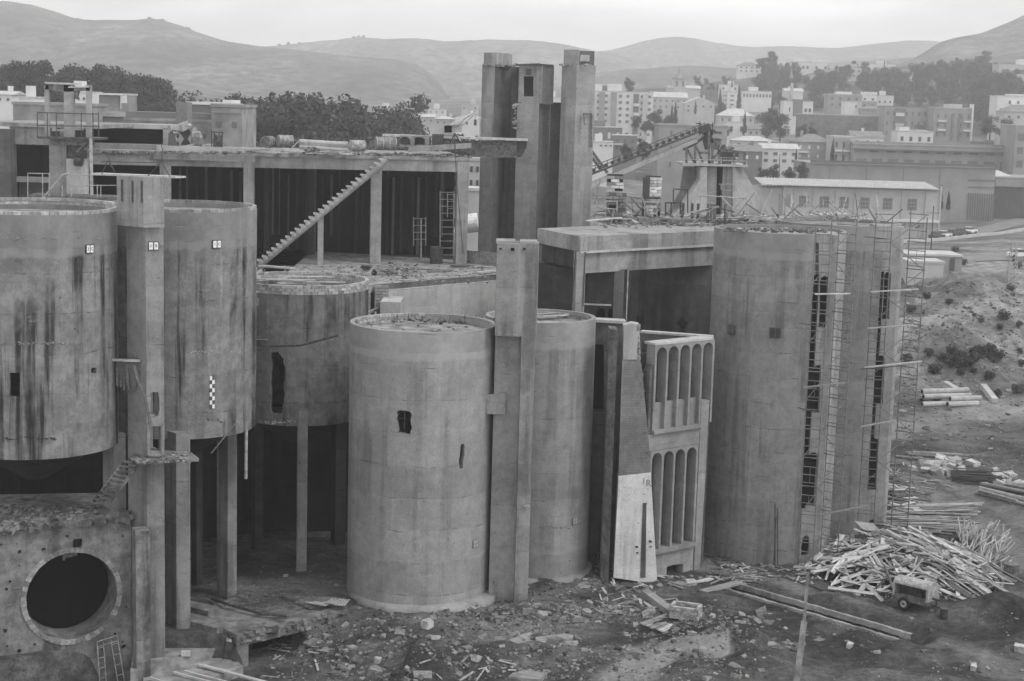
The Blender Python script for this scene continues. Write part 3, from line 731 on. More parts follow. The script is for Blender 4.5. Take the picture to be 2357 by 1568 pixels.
carve(pb, cuts)
mb = MB(); mb.prism(pil(269, 330, 378, 450, Yp - .05, 1.25, .45), Z_(335, 525, Yp) + .02, zt); mb.build('head', 'concrete_frame', pb)
h0 = pil(269, 330, 378, 450, Yp - .05, 1.25, .45)
mb = MB()
for px in (303 - 22, 328 - 23, 348 - 22):
    h, n = onface(px, 440, h0[3], h0[0]); MB().box((h.x, h.y - .03, zt - .75), (.07, .12, 1.1)).build('anchor_bar', 'metal_dark', pb)
fr = rect(341, 976, 374, 1046); hh = [onface(x, y, poly[0], poly[1]) for x, y in fr]; n = hh[0][1]
mb = MB()
for (i, j) in ((0, 1), (1, 2), (2, 3), (3, 0)): mb.bar(hh[i][0] + n * .06, hh[j][0] + n * .06, .16, .2, n)
mb.build('opening_frame', 'concrete_pillar', pb)
# ragged sacking hung from a bracket
mb = MB(); c0, _ = P(268, 830, 83.2), 0; c1 = P(320, 832, 82.9)
for i in range(10):
    a = c0.lerp(c1, i / 10); b_ = c0.lerp(c1, (i + 1) / 10); l0 = 1.2 + .5 * rnd.random(); l1 = 1.1 + .6 * rnd.random()
    k = V((.35 * i / 10, rnd.uniform(-.2, .2), 0)); mb.plate([a, b_, b_ - V((0, 0, l1)) + k, a - V((0, 0, l0)) + k], V((0, .03, 0)))
mb.build('torn_sacking', 'wood_dark', label='torn dark sheeting hanging beside the pillar marked 11 B', cat='sheeting')
mb = MB(); mb.bar(c0 + V((-.3, -.1, .05)), c1 + V((.1, -.1, .05)), .14, .12)
p_ = [P(300, 840, 82.4), P(322, 905, 82.3), P(340, 960, 82.)]
mb.build('timber', 'wood_plank', label='short timber carrying torn sheeting beside the 11 B pillar', cat='timber')
mb = MB()
for (a, b_), (c, d) in zip([(308, 842), (318, 880), (334, 915), (342, 950)], [(318, 880), (334, 915), (342, 950), (347, 984)]): mb.bar(P(a, b_, 82.2), P(c, d, 82.), .16, .05)
mb.build('cloth_strip', 'wood_dark', label='twisted dark cloth strip trailing across the 11 B pillar to its opening', cat='cloth')
# slim central pillar
Yc = 91.4
mb = MB(); zb = Z_(1200, 775, Yc)
poly = pil(1146, 1184, 1224, 1000, Yc + .05, 1.1, .3)
m0 = P(1184, 1000, Yc)
mb.prism([(X_(1203, Yc), Yc), (X_(1235, Yc), Yc + .3), (X_(1236, Yc), Yc + 2.2), (X_(1140, Yc), Yc + 2.2), (X_(1142, Yc), Yc + .75), (X_(1203, Yc) - .05, Yc + .6)], -.6, zb + .3)
pc = mb.build('pillar', 'concrete_pillar', label='slim central pillar rising between the front silo and its neighbour', cat='pillar')
mb = MB(); mb.prism([(X_(1141, Yc), Yc + .1), (X_(1190, Yc), Yc - .05), (X_(1236, Yc), Yc + .28), (X_(1236, Yc) + .06, Yc + 2.3), (X_(1141, Yc) - .05, Yc + 2.3)], zb, Z_(1190, 562, Yc))
hd = mb.build('head', 'concrete_pillar', pc)
mb = MB(); mb.box((X_(1160, Yc), Yc + 1.2, Z_(1200, 558, Yc) - .05), (1.1, 1.6, .16)); mb.box((X_(1213, Yc), Yc + 1.25, Z_(1200, 558, Yc) - .04), (1.0, 1.5, .12)); mb.build('chipped_top', 'concrete_frame', hd)
mb = MB()
for px, py, s in ((1152, 573, .1), (1180, 574, .16), (1207, 573, .1)):
    k = P(px, py, Yc - .05); MB().box((k.x, k.y, k.z), (s * 1.2, .12, s)).build('socket_hole', 'black_void', hd)
mb = MB(); k = P(1145, 930, Yc + .9); mb.rock(k, .85, 1.2); mb.build('concrete_lump', 'concrete_wall', pc)
k = P(1212, 1165, Yc + .02); mb = MB(); mb.box(k, (.36, .12, .14), .1, 0, -.2); mb.build('bracket', 'metal_light', pc)
# ------------------------------------------------------------------ legs under the raised silos
def leg(label, pxL, pxM, pxR, py, Yf, z0, z1, mat='concrete_pillar', dl=.9, dr=.25, foot=None):
    poly = pil(pxL, pxM, pxR, py, Yf, dl, dr)
    mb = MB(); mb.prism(poly, z0, z1)
    o = mb.build('leg_column', mat, label=label, cat='column')
    if foot:
        f = MB(); a = inset(poly, 1.0); b_ = inset(poly, 1.45)
        f.hexa([(x, y, z0) for x, y in b_], [(x, y, z0 + foot) for x, y in a]); f.build('foot', mat, o)
    return o
leg('thick leg nearest the viewer under the raised silo marked 1 C', 381, 406, 438, 1250, 85.2, -2.2, z1b + .5, dl=.95)
leg('right-hand leg under the raised silo marked 1 C, dark left face', 499, 524, 545, 1200, 90.8, -.8, z1b + .5, dl=.9)
leg('flared-foot post under the raised silo with the brick rim', 683, 686, 707, 1150, 96.9, -.9, z4b + 1.1, dl=.1, dr=.1, foot=1.0)
leg('leg of the left raised silo behind the small steps', 237, 262, 290, 1100, 84., 5.5, z2b + .5, dl=.6)
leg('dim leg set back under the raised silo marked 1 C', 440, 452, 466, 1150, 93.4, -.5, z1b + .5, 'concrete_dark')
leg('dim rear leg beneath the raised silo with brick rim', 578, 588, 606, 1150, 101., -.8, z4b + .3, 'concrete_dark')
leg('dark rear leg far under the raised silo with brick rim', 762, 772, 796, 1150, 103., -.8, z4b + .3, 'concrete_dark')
# massive wing of the pillar, stepping down beside the round opening
mb = MB(); mb.prism(pil(304, 313, 346, 1350, 80.9, .9, .3), -6, Z_(325, 1225, 80.9)); mb.build('buttress', 'concrete_block', label='short concrete buttress right of the round opening', cat='buttress')
# conical hopper bottoms inside the raised silos (dark undersides)
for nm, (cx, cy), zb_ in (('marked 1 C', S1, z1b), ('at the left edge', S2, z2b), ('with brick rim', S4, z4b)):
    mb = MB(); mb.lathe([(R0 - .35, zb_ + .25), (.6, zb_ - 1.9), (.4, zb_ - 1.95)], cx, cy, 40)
    mb.build('hopper', 'sooty_shade', label='dark hopper funnel beneath the raised silo ' + nm, cat='hopper')
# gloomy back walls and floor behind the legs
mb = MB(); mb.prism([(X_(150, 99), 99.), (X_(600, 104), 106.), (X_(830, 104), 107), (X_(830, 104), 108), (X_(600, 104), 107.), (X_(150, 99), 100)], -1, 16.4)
mb.build('back_wall', 'sooty_shade', label='dark rear wall closing off the space under the raised silos', cat='wall')
mb = MB(); mb.prism([(X_(-60, 88), 88.5), (X_(-60, 88), 89), (X_(150, 99), 99.5), (X_(150, 99), 99)], -1, 12); mb.build('side_wall', 'sooty_shade', label='dark side wall beneath the left raised silo', cat='wall')
mb = MB(); mb.prism([(X_(-40, 88), 90), (X_(594, 100), 96), (X_(594, 100), 116), (X_(-40, 88), 116)], 15.6, 16.0); mb.build('inner_floor', 'sooty_shade', label='upper floor slab behind the raised silos', cat='floor')
# ------------------------------------------------------------------ brick-ringed round opening block (lower left)
Ca = G(304, 1535, -1.5); Ya = Ca.y
dirw = V((-math.cos(math.radians(27)), -math.sin(math.radians(27)), 0)); nw = V((math.sin(math.radians(27)), -math.cos(math.radians(27)), 0))
zbt = P(300, 1185, Ya).z
mb = MB(); c1 = Ca + dirw * 11.5; back = -nw * 8.5
mb.prism([(Ca.x, Ca.y), (c1.x, c1.y), ((c1 + back).x, (c1 + back).y), ((Ca + back * .62).x, (Ca + back * .62).y)], -7, zbt)
blk = mb.build('furnace_block', 'concrete_block', label='massive block with a big brick-ringed round opening, lower left corner', cat='block')
def wh(px, py):
    d = ray(px, py); return O + d * ((Ca - O).dot(nw) / d.dot(nw))
pc0 = (wh(92, 1370) + wh(248, 1370)) / 2; pc0.z = (P(170, 1275, 80).z + P(170, 1470, 80).z) / 2
rad = (wh(170, 1272).z - wh(170, 1472).z) / 2
pc0 = wh(166, 1372)
ax = dirw * -1; az = V((0, 0, 1))
k = MB(); k.plate([pc0 - nw * 4.5 + (ax * math.cos(a) + az * math.sin(a)) * rad for a in [2 * math.pi * i / 40 for i in range(40)]], nw * 6)
carve(blk, [k]); fix_shade(blk, 30)
mb = MB(); mb.plate([pc0 - nw * 1.9 + (ax * math.cos(a) + az * math.sin(a)) * (rad - .05) for a in [2 * math.pi * i / 24 for i in range(24)]], -nw * .15); mb.build('tunnel_shade', 'black_void', blk)  # added black disc, stands for the shade deeper in the tunnel
mb = MB(); nb = 58
for i in range(nb):
    a = 2 * math.pi * (i + .5) / nb; c = pc0 + (ax * math.cos(a) + az * math.sin(a)) * (rad + .13) + nw * rnd.uniform(.02, .05)
    if (6 < i < 9 or 49 < i < 52) and rnd.random() < .6: continue
    u = ax * math.cos(a) + az * math.sin(a); t_ = -ax * math.sin(a) + az * math.cos(a)
    w_, h_ = (rad + .1) * math.pi / nb * .96, rnd.uniform(.12, .15)
    mb.hexa([c + u * sx * h_ + t_ * sy * w_ - nw * .12 for sx, sy in ((-1, -1), (1, -1), (1, 1), (-1, 1))][::-1], [c + u * sx * h_ + t_ * sy * w_ + nw * .03 for sx, sy in ((-1, -1), (1, -1), (1, 1), (-1, 1))][::-1])
mb.build('brick_ring', 'brick_pale', blk)
# broken crust along the top edge
mb = MB()
for i in range(150):
    t_ = rnd.random(); q = Ca + dirw * (t_ * 9 - .1) - nw * rnd.uniform(-.16, .5); mb.rock((q.x, q.y, zbt - rnd.uniform(-.04, .3)), rnd.uniform(.12, .38), .7)
tag(mb.build('crumbled_edge', 'concrete_block', blk), kind='stuff')
mb = MB(); mb.bar(wh(152, 1284) + nw * .1 - nw * .5, wh(180, 1277) - nw * .4, .3, .22); mb.bar(wh(150, 1293) - nw * .3, wh(150, 1280) - nw * .3, .12, .12); mb.build('steel_bracket', 'metal_rusty', blk)
mb = MB()
for i in range(46):
    q = wh(rnd.uniform(-5, 296), rnd.uniform(1225, 1560))
    if (q - pc0).length > rad + .4: mb.rock(q - nw * .02, rnd.uniform(.04, .13), 1.)
tag(mb.build('chipped_spot', 'sooty_shade', blk), kind='stuff')
mb = MB(); mb.box(wh(178, 1249) + nw * .0, (.4, .3, .38), math.radians(27)); mb.build('socket_hole', 'black_void', blk)
# scaffold frame leaning on the block
mb = MB(); base = [wh(224, 1600) + nw * .9, wh(283, 1590) + nw * .9]; top = [wh(222, 1475) + nw * .15, wh(268, 1461) + nw * .15]
for i in (0, 1):
    mb.tube(base[i], top[i], .035); d_ = (top[1] - top[0]).normalized() * (.34 if i == 0 else -.34); mb.tube(base[i] + d_, top[i] + d_ - V((0, 0, .15)), .03)
    for j in range(5):
        t_ = .2 + j * .17; q = base[i].lerp(top[i], t_); mb.tube(q, q + d_, .022)
mb.tube(top[0] - V((0, 0, .02)), top[1], .035); mb.tube(top[0] - V((0, 0, .3)), top[1] - V((0, 0, .3)), .03)
mb.build('trestle', 'metal_light', label='light scaffold frame leaning below the round opening', cat='trestle')
# ------------------------------------------------------------------ little platform with steps at the 11 B pillar
zp = P(340, 1058, 82.).z
Yq = 81.9
mb = MB(); mb.prism([(X_(290, Yq, 1060), Yq + .5), (X_(318, Yq, 1070), Yq - .55), (X_(452, Yq, 1050), Yq + .7), (X_(420, Yq, 1038), Yq + 2.2), (X_(300, Yq, 1040), Yq + 2.6)], zp - .16, zp)
pf = mb.build('platform', 'concrete_block', label='small rubble-strewn platform projecting around the 11 B pillar', cat='platform')
mb = MB()
for i in range(160):
    q = G(rnd.uniform(312, 440), rnd.uniform(1042, 1066), zp); mb.rock((q.x, q.y, zp + .02), rnd.uniform(.05, .13))
tag(mb.build('rubble', 'stone_loose', pf), kind='stuff')
s0, s1_ = P(306, 1062, Yq - .1), P(232, 1158, 80.3)
st = thing('steps', 'narrow open steps from the small platform to the block roof', 'stairs', (s1_.x, s1_.y, zbt))
d_ = s1_ - s0; sd_ = V((.86, -.5, 0)) * .5
for k in (-1, 1):
    mb = MB(); mb.bar(s0 + sd_ * k, s1_ + sd_ * k, .06, .18); mb.build('stringer', 'concrete_block', st)
for i in range(10):
    q = s0 + d_ * ((i + .5) / 10); mb = MB(); mb.bar(q - sd_ * .95 + V((0, 0, .03)), q + sd_ * .95 + V((0, 0, .03)), .3, .05); mb.build('tread', 'concrete_block', st)
# planks and debris on the roof of the block
mb = MB()
for i in range(420):
    q = G(rnd.uniform(-10, 240), rnd.uniform(1165, 1222), zbt); 
    if (q - Ca).dot(nw) < -.1: mb.rock((q.x, q.y, zbt + .02), rnd.uniform(.05, .2))
mb.build('roof_rubble', 'stone_loose', label='crumbled concrete rubble lying on the roof of the round-opening block', cat='rubble', kind='stuff')
# ------------------------------------------------------------------ foundations in front of the legs
zs_ = .15
f0, f1, f2 = G(545, 1462, zs_), G(800, 1402, zs_), G(770, 1375, zs_)
mb = MB(); L0 = G(447, 1412, zs_)
mb.prism([(f0.x, f0.y), (f1.x, f1.y), (G(795, 1375, zs_).x, G(795, 1375, zs_).y), (G(560, 1365, zs_).x, G(560, 1365, zs_).y), (L0.x, L0.y)], -.55, zs_)
fs_ = mb.build('foundation_slab', 'concrete_block', label='broken foundation slab with a dark cavity below, before the front silo', cat='foundation')
mb = MB()
a, b_ = f0, f0.lerp(f1, .1)
bk = V((-.4, 2.6, 0))
mb.prism([(a.x, a.y + .02), (b_.x, b_.y + .02), (b_.x + bk.x, b_.y + bk.y), (a.x + bk.x, a.y + bk.y)], -2.3, -.56); mb.build('side_wall', 'concrete_block', fs_)
mb = MB(); a, b_ = f0.lerp(f1, .48), f1; mb.prism([(a.x, a.y + .25), (b_.x, b_.y + .25), (b_.x, b_.y + 2.8), (a.x, a.y + 2.6)], -2.3, -.57); mb.build('side_wall', 'sooty_shade', fs_)
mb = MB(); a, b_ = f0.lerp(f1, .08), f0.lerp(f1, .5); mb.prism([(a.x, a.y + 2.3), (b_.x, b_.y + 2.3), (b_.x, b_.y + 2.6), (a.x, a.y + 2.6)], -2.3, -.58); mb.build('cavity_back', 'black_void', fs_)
mb = MB()
for i in range(70):
    q = f0.lerp(f1, rnd.random()) + V((rnd.uniform(-.1, .1), rnd.uniform(-.12, .1), rnd.uniform(-.5, .02))); mb.rock(q, rnd.uniform(.1, .26))
tag(mb.build('crumbled_edge', 'concrete_block', fs_), kind='stuff')
for px, py, w_, l_, h_ in ((470, 1448, 1.2, 3.0, .5), (455, 1425, .9, 2.4, .8)):
    q = G(px, py, -.2); mb = MB(); mb.box((q.x, q.y, -.6 + h_ / 2), (l_, w_, h_ + .8), -.55); mb.build('footing', 'concrete_block', label='stepped concrete footing ' + ('nearest the pit' if h_ < .6 else 'beside the thick leg'), cat='footing')
# yard slab at the very front left
q = [G(290, 1568, -1.5), G(500, 1500, -1.5), G(420, 1470, -1.5), G(330, 1480, -1.5)]
mb = MB(); mb.prism([(k.x, k.y) for k in (G(330, 1625, -1.4), G(560, 1540, -1.4), G(505, 1492, -1.4), G(330, 1520, -1.4))], -6, -1.25); mb.build('floor_slab', 'slab_top', label='pale floor slab at the front below the thick leg', cat='slab')
mb = MB(); mb.prism([(k.x, k.y) for k in (G(300, 1555, -1), G(505, 1500, -1), G(505, 1490, -1), G(440, 1440, -1), G(310, 1480, -1))], -6, -.75); mb.build('floor_slab', 'slab_top', label='raised dusty slab around the foot of the 11 B pillar', cat='slab')
g_ = 'light beams lying at the front edge'
for i, (x0, y0, x1, y1) in enumerate(((400, 1548, 560, 1590), (425, 1545, 590, 1588), (455, 1530, 610, 1572), (470, 1532, 630, 1575), (345, 1560, 500, 1610))):
    mb = MB(); a, b_ = G(x0, y0, -1.1), G(x1, y1, -1.1); mb.bar(a, b_, .12, .1); mb.build('beam', 'concrete_pale', label='light straight beam lying on the pale floor slab in front', cat='beam', group=g_)
q = G(428, 1508, -.7); mb = MB(); mb.box((q.x, q.y, -.6), (.5, .28, .26), .2); mb.build('loose_block', 'concrete_pale', label='single pale block lying on the slab by the thick leg', cat='block')
# wire and scrap tangle on the slab
mb = MB()
for i in range(220):
    q = G(rnd.gauss(620, 52), rnd.gauss(1390, 11), zs_); a = rnd.uniform(0, 6.3); l_ = rnd.uniform(.4, 1.6)
    d_ = V((math.cos(a), math.sin(a) * .7, rnd.uniform(-.1, .25))) * l_ / 2; q.z += .08 + rnd.random() * .25
    mb.path([q - d_, q + V((rnd.uniform(-.1, .1), rnd.uniform(-.1, .1), .1)), q + d_], rnd.uniform(.008, .022), 4)
mb.build('wire_tangle', 'rebar', label='tangle of rusty rods and wire heaped on the foundation slab', cat='scrap', kind='stuff')
mb = MB(); mb.path([G(488, 1378, .3), G(520, 1390, .45), G(600, 1412, .4), G(660, 1418, .3)], .09, 8); mb.build('bent_pipe', 'metal_dark', label='thick dark bent pipe along the front of the wire tangle', cat='pipe')
g_ = 'corrugated sheets at the slab end'
for i in range(4):
    q = G(728 + i * 20, 1396 + i % 2 * 4, zs_); mb = MB(); n_ = 8; r_ = -.5 + i * .12
    for j in range(n_):
        mb.box((q.x + (j - 4) * .085 * math.cos(r_), q.y + (j - 4) * .085 * math.sin(r_), q.z + .18 + .05 * i + (.03 if j % 2 else 0)), (.09, 1.25, .012), r_, -.25 + .08 * i, .35 if j % 2 else -.35)
    mb.build('metal_sheet', 'sheet_metal', label='buckled pale corrugated sheet at the corner of the foundation slab', cat='sheet', group=g_)
for (x0, y0, x1, y1, w_) in ((645, 1365, 720, 1400, .5),):
    mb = MB(); a, b_ = G(x0, y0, .25), G(x1, y1, .25); mb.bar(a, b_, w_, .06); mb.build('board', 'wood_dark', label='dark broad board lying behind the corrugated sheets', cat='board')
# ------------------------------------------------------------------ terrace in front of the big shed
zT = 17.0
tl, tr_ = G(862, 655, zT), G(1165, 630, zT)
mb = MB(); mb.prism([(X_(594, 97), 97.5), (X_(600, 99), 100.), (S4[0] + 3.2, 104.6), (tl.x, tl.y), (tr_.x, tr_.y), (X_(1165, 124), 124), (X_(560, 122), 131), (X_(560, 97), 131), (X_(560, 97), 97.5)], zT - .5, zT)
ter = mb.build('terrace', 'slab_top', label='dusty terrace slab in front of the open shed', cat='terrace')
mb = MB(); dn = (tr_ - tl).normalized()
for a, b_, z0, z1, off, mt, nm in ((0, 1, Z_(900, 668, 107) , zT - .02, 0, 'concrete_wall', 'upper_wall'), (.02, 1, 10, Z_(900, 668, 107) - .01, -.35, 'concrete_pale', 'lower_wall')):
    p, q = tl.lerp(tr_, a), tl.lerp(tr_, b_); mb = MB()
    mb.prism([(p.x, p.y + off), (q.x, q.y + off), (q.x, q.y + 1.), (p.x, p.y + 1.)], z0, z1); mb.build(nm, mt, ter)
k = P(905, 735, 105.5); mb = MB(); mb.box((X_(902, 105), 105.2, (Z_(900, 672, 105) + 9) / 2 - .3), (1.3, 3.2, Z_(900, 672, 105) - 9.4)); mb.build('pier', 'concrete_pale', ter)
mb = MB(); mb.prism([(X_(848, 106), 107.6), (tl.x, tl.y - .1), (tl.x, tl.y + .4), (X_(848, 106), 108.2)], 9, zT - .3); mb.build('return_wall', 'concrete_wall', ter)
for i, (px, py) in enumerate(((868, 690), (893, 676))):
    pass
def brickwall(mb, p, q, z0, z1, th=.24, bl=.42, bh=.17, gap=.03, drop=.03, rag=0.):
    p = V((p[0], p[1], 0)); q = V((q[0], q[1], 0)); L = (q - p).length; d = (q - p) / L; ang = math.atan2(d.y, d.x)
    rows_ = int((z1 - z0) / (bh + gap))
    for r in range(rows_):
        n = int(L / (bl + gap))
        for i in range(n + (r % 2)):
            x0 = i * (L / n) - (L / n / 2 if r % 2 else 0); x1 = min(L, x0 + L / n - gap); x0 = max(0, x0)
            if x1 - x0 < .05 or rnd.random() < drop or (rag and r > rows_ * (1 - rag * (.4 + .6 * abs(nz(p.x + x0, r * .1, .7))))): continue
            c = p + d * (x0 + x1) / 2; mb.box((c.x, c.y, z0 + r * (bh + gap) + bh / 2), (x1 - x0, th + rnd.uniform(-.02, .02), bh), ang)
mb = MB(); brickwall(mb, G(1068, 605, zT)[:2], G(1145, 612, zT)[:2], zT, zT + 1.15, rag=.3)
o = mb.build('low_brick_wall', 'brick_old', label='low rough brick wall on the terrace beside the slim pillar', cat='wall')
mb = MB(); a, b_ = G(1068, 606, zT), G(1145, 613, zT); mb.prism([(a.x, a.y + .03), (b_.x, b_.y + .03), (b_.x, b_.y + .12), (a.x, a.y + .12)], zT, zT + .9); mb.build('mortar', 'mortar', o)
mb = MB(); a = G(893, 668, zT - .6); brickwall(mb, (tl.x + .05, tl.y - .22), (tl.x + 1.0, tl.y - .24), zT - 1.4, zT + .55, rag=.4); mb.build('brick_stub', 'brick_light', ter)
# ------------------------------------------------------------------ open shed (old factory hall)
Ys0, Ys1 = 117.5, 122.0
def SY(px): return Ys0 + (Ys1 - Ys0) * (px - 190) / 895.
def S(px, py): return P(px, py, SY(px))
zR = (S(375, 350).z + S(860, 356).z) / 2; zB = (S(375, 385).z + S(860, 389).z) / 2
shed = thing('shed', 'long open-fronted concrete shed with dark interior and debris on its flat roof', 'building', (X_(640, 119), 119, zT))
Lp, Rp = S(190, 360), S(1085, 370)
dS = (Rp - Lp); dS.z = 0; dS.normalize(); nS = V((dS.y, -dS.x, 0)); nS = nS if nS.y < 0 else -nS
def shp(t0, t1, off0, off1, z0, z1, mat, nm, L=Lp, par=shed):
    D = (Rp - Lp).length
    a, b_ = Lp + dS * (t0 * D), Lp + dS * (t1 * D)
    mb = MB(); mb.prism([((a + nS * off0).x, (a + nS * off0).y), ((b_ + nS * off0).x, (b_ + nS * off0).y), ((b_ + nS * off1).x, (b_ + nS * off1).y), ((a + nS * off1).x, (a + nS * off1).y)], z0, z1)
    return mb.build(nm, mat, par)
shp(-.03, .995, .12, -14.5, zR - .25, zR, 'slab_top', 'roof')
shp(-.03, .99, 0, -.5, zB, zR - .26, 'concrete_frame', 'fascia_beam')
for px, w_, off in ((375, .8, .08), (565, .8, .08), (861, .8, .05), (1066, .85, .08)):
    t_ = (px - 190) / 895.; dw = w_ / 2 / (Rp - Lp).length
    shp(t_ - dw, t_ + dw, off, off - .9, zT - 1.2, zR - .27, 'concrete_frame', 'column')
shp(-.1, 1.0, -10.5, -10.9, zT - 1, zR - .26, 'sooty_shade', 'rear_wall')
shp(-.02, .0, -.6, -10.5, zT - 1, zR - .26, 'sooty_shade', 'side_wall')
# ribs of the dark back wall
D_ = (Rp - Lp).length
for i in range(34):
    t_ = .2 + i * .0232 + rnd.uniform(-.006, .006); shp(t_, t_ + rnd.uniform(.003, .010), -10.2 + rnd.uniform(0, .15), -10.49, zT - 1 + (rnd.random() < .3) * 2.2, zR - .8 - rnd.random() * 1.4, rnd.choice(('concrete_dark', 'concrete_dark', 'sooty_shade', 'concrete_silo_shaded')), 'rib')
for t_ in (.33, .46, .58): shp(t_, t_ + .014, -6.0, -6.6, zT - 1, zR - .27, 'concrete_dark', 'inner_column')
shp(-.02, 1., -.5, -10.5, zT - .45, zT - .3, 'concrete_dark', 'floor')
# stairs up to the roof
t0, t1 = P(884, 362, SY(884) - 1.9), P(592, 604, SY(600) - 1.9)
sw = -nS * 1.0
stx = thing('stairs', 'long straight concrete stair climbing from the terrace to the shed roof', 'stairs', (t1.x, t1.y, zT))
mb = MB(); dd = t1 - t0; up = V((0, 0, .42))
for k in (0, 1):
    o_ = sw * k * .85
    mb.plate([t0 - up * 1.5 + o_, t1 - up * 1.5 + o_, t1 - up * .4 + o_, t0 - up * .4 + o_], sw * .15)
mb.plate([t0 - up * 1.6, t1 - up * 1.6, t1 - up * 1.6 + sw, t0 - up * 1.6 + sw], V((0, 0, .15)))
mb.build('flight', 'concrete_frame', stx)
n = 27
for i in range(n):
    q = t0 + dd * ((i + .5) / n); mb = MB(); c = q + sw * .5
    rz = math.atan2(dS.y, dS.x)
    mb.box((c.x, c.y, c.z + dd.z / n * .1), (abs(dd.x) / n * 1.02, 1.12, .1), rz); mb.box((c.x + .1, c.y, c.z - .13), (abs(dd.x) / n * .95, 1.0, .2), rz); mb.build('step', 'concrete_pale', stx)
q = P(738, 490, SY(738) - 1.5); mb = MB(); mb.box((q.x, q.y, (q.z - .3 + zT) / 2), (.42, .42, q.z - zT - .1), .2); mb.build('post', 'concrete_frame', stx)
q = P(868, 385, SY(868) - 1.0); mb = MB(); mb.plate([P(884, 360, SY(884) - 1.4), P(860, 385, SY(860) - 1.4), P(858, 400, SY(860) - 1.4), P(868, 402, SY(868) - 1.4), P(890, 372, SY(890) - 1.4)], V((0, 1., 0))); mb.build('corbel', 'concrete_frame', stx)
# roof upstands, openings
pw = lambda x0, x1, y0, y1, Y, d, mat, nm, par=shed: (lambda m: m.build(nm, mat, par))(MB().prism([(X_(x0, Y, y0), Y), (X_(x1, Y, y0), Y), (X_(x1, Y, y0), Y + d), (X_(x0, Y, y0), Y + d)], Z_((x0 + x1) / 2, y1, Y), Z_((x0 + x1) / 2, y0, Y)))
pw(215, 585, 352, 368, 118.2, .0 + .5, 'concrete_wall', 'roof_edge')
pw(213, 360, 332, 352, 119.5, .4, 'concrete_wall', 'parapet')
pw(360, 560, 338, 352, 119.2, .5, 'concrete_pale', 'parapet')
pw(190, 400, 285, 295, 128, 3., 'concrete_pale', 'penthouse_roof')
pw(205, 375, 296, 330, 128.6, .3, 'black_void', 'penthouse_opening')
pw(192, 205, 296, 335, 128, 2., 'concrete_frame', 'penthouse_pier')
pw(375, 400, 296, 335, 128, 2., 'concrete_frame', 'penthouse_pier')
# left end of the works: beam over a dark bay
Yl = 118.
le = thing('shed_wing', 'left wing of the works with a heavy beam over a dark bay', 'building', (X_(60, Yl), Yl, 12))
pw(-60, 24, 297, 560, Yl - 1, 1.4, 'concrete_silo_shaded', 'end_wall', le)
pw(22, 112, 292, 333, Yl, .8, 'concrete_frame', 'beam', le)
pw(-60, 230, 284, 293, Yl - .2, 12, 'slab_top', 'roof', le)
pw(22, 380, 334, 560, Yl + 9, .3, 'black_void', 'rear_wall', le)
pw(35, 112, 408, 420, Yl + .2, .8, 'concrete_frame', 'lower_beam', le)
pw(44, 112, 420, 560, Yl + 1.2, .5, 'concrete_silo_shaded', 'infill_wall', le)
pw(100, 116, 334, 408, Yl + 4, .5, 'concrete_dark', 'inner_wall', le)
pw(165, 195, 380, 560, Yl + .4, 1.0, 'concrete_frame', 'column', le)
mb = MB()
for i in range(260):
    px = rnd.uniform(30, 560); y_ = 294 if px < 230 else 340
    q = P(px, y_ - rnd.uniform(0, 7) if px < 230 else 352 - rnd.uniform(0, 3) + (px - 230) * .004, 118.3 if px < 230 else 117.6); mb.rock(q, rnd.uniform(.05, .2))
mb.build('roof_rubble', 'stone_loose', label='line of broken concrete crumbs along the left roof edges', cat='rubble', kind='stuff')
# plated steel column with working platforms and a portal frame on top
Yk = 113.5
gp = thing('lift_column', 'stained plated column carrying a railed platform and a tall portal frame', 'tower', (X_(150, Yk), Yk, 13))
pw(113, 152, 330, 480, Yk, 1.6, 'concrete_wall', 'plated_face', gp); pw(152.5, 190, 366, 480, Yk - .1, 1.6, 'concrete_pale', 'plated_face', gp)
pw(152.5, 190, 330, 366, Yk + .2, 1.2, 'metal_dark', 'hopper_box', gp)
pw(86, 224, 316, 321, Yk - .8, 3., 'metal_dark', 'upper_platform', gp); pw(118, 200, 321, 334, Yk - .3, 2., 'metal_rusty', 'platform_beam', gp)
pw(118, 135, 302, 316, Yk + .5, 1., 'metal_dark', 'winch_box', gp); pw(150, 195, 300, 316, Yk + .5, 1., 'concrete_dark', 'winch_box', gp); pw(136, 149, 301, 316, Yk + .7, .8, 'concrete_pale', 'winch_box', gp)
def pt(px, py, dy=0.): return P(px, py, Yk + dy)
mb = MB()
for px, w_ in ((109, .3), (160, .7), (205, .35)): mb.bar(pt(px, 318), pt(px, 196), w_, .35, (0, 1, 0))
mb.build('frame_leg', 'concrete_frame', gp)
mb = MB(); mb.bar(pt(106, 197), pt(162, 203), .35, .55); mb.bar(pt(160, 206), pt(208, 204), .35, .3); mb.build('cross_beam', 'metal_rusty', gp)
mb = MB(); mb.bar(pt(106, 191, .1), pt(184, 194, .1), .7, .12); mb.bar(pt(160, 201, .1), pt(207, 200, .1), .6, .1); mb.build('cap_plate', 'concrete_pale', gp)
mb = MB(); mb.plate([pt(160, 207, -.1), pt(182, 207, -.1), pt(176, 228, -.1), pt(168, 228, -.1)], V((0, .4, 0))); mb.build('pulley_bracket', 'metal_rusty', gp)
mb = MB()
for px in (86, 109, 130, 187, 214, 227): mb.tube(pt(px, 317, -.7), pt(px, 259, -.7), .035)
mb.tube(pt(86, 259, -.7), pt(227, 263, -.7), .04); mb.tube(pt(84, 289, -.7), pt(227, 291, -.7), .035); mb.build('railing', 'metal_dark', gp)
mb = MB(); mb.bar(pt(176, 350, -.5), pt(205, 323, -.5), .14); mb.bar(pt(196, 346, -.5), pt(216, 322, -.5), .12); mb.build('brace', 'metal_rusty', gp)
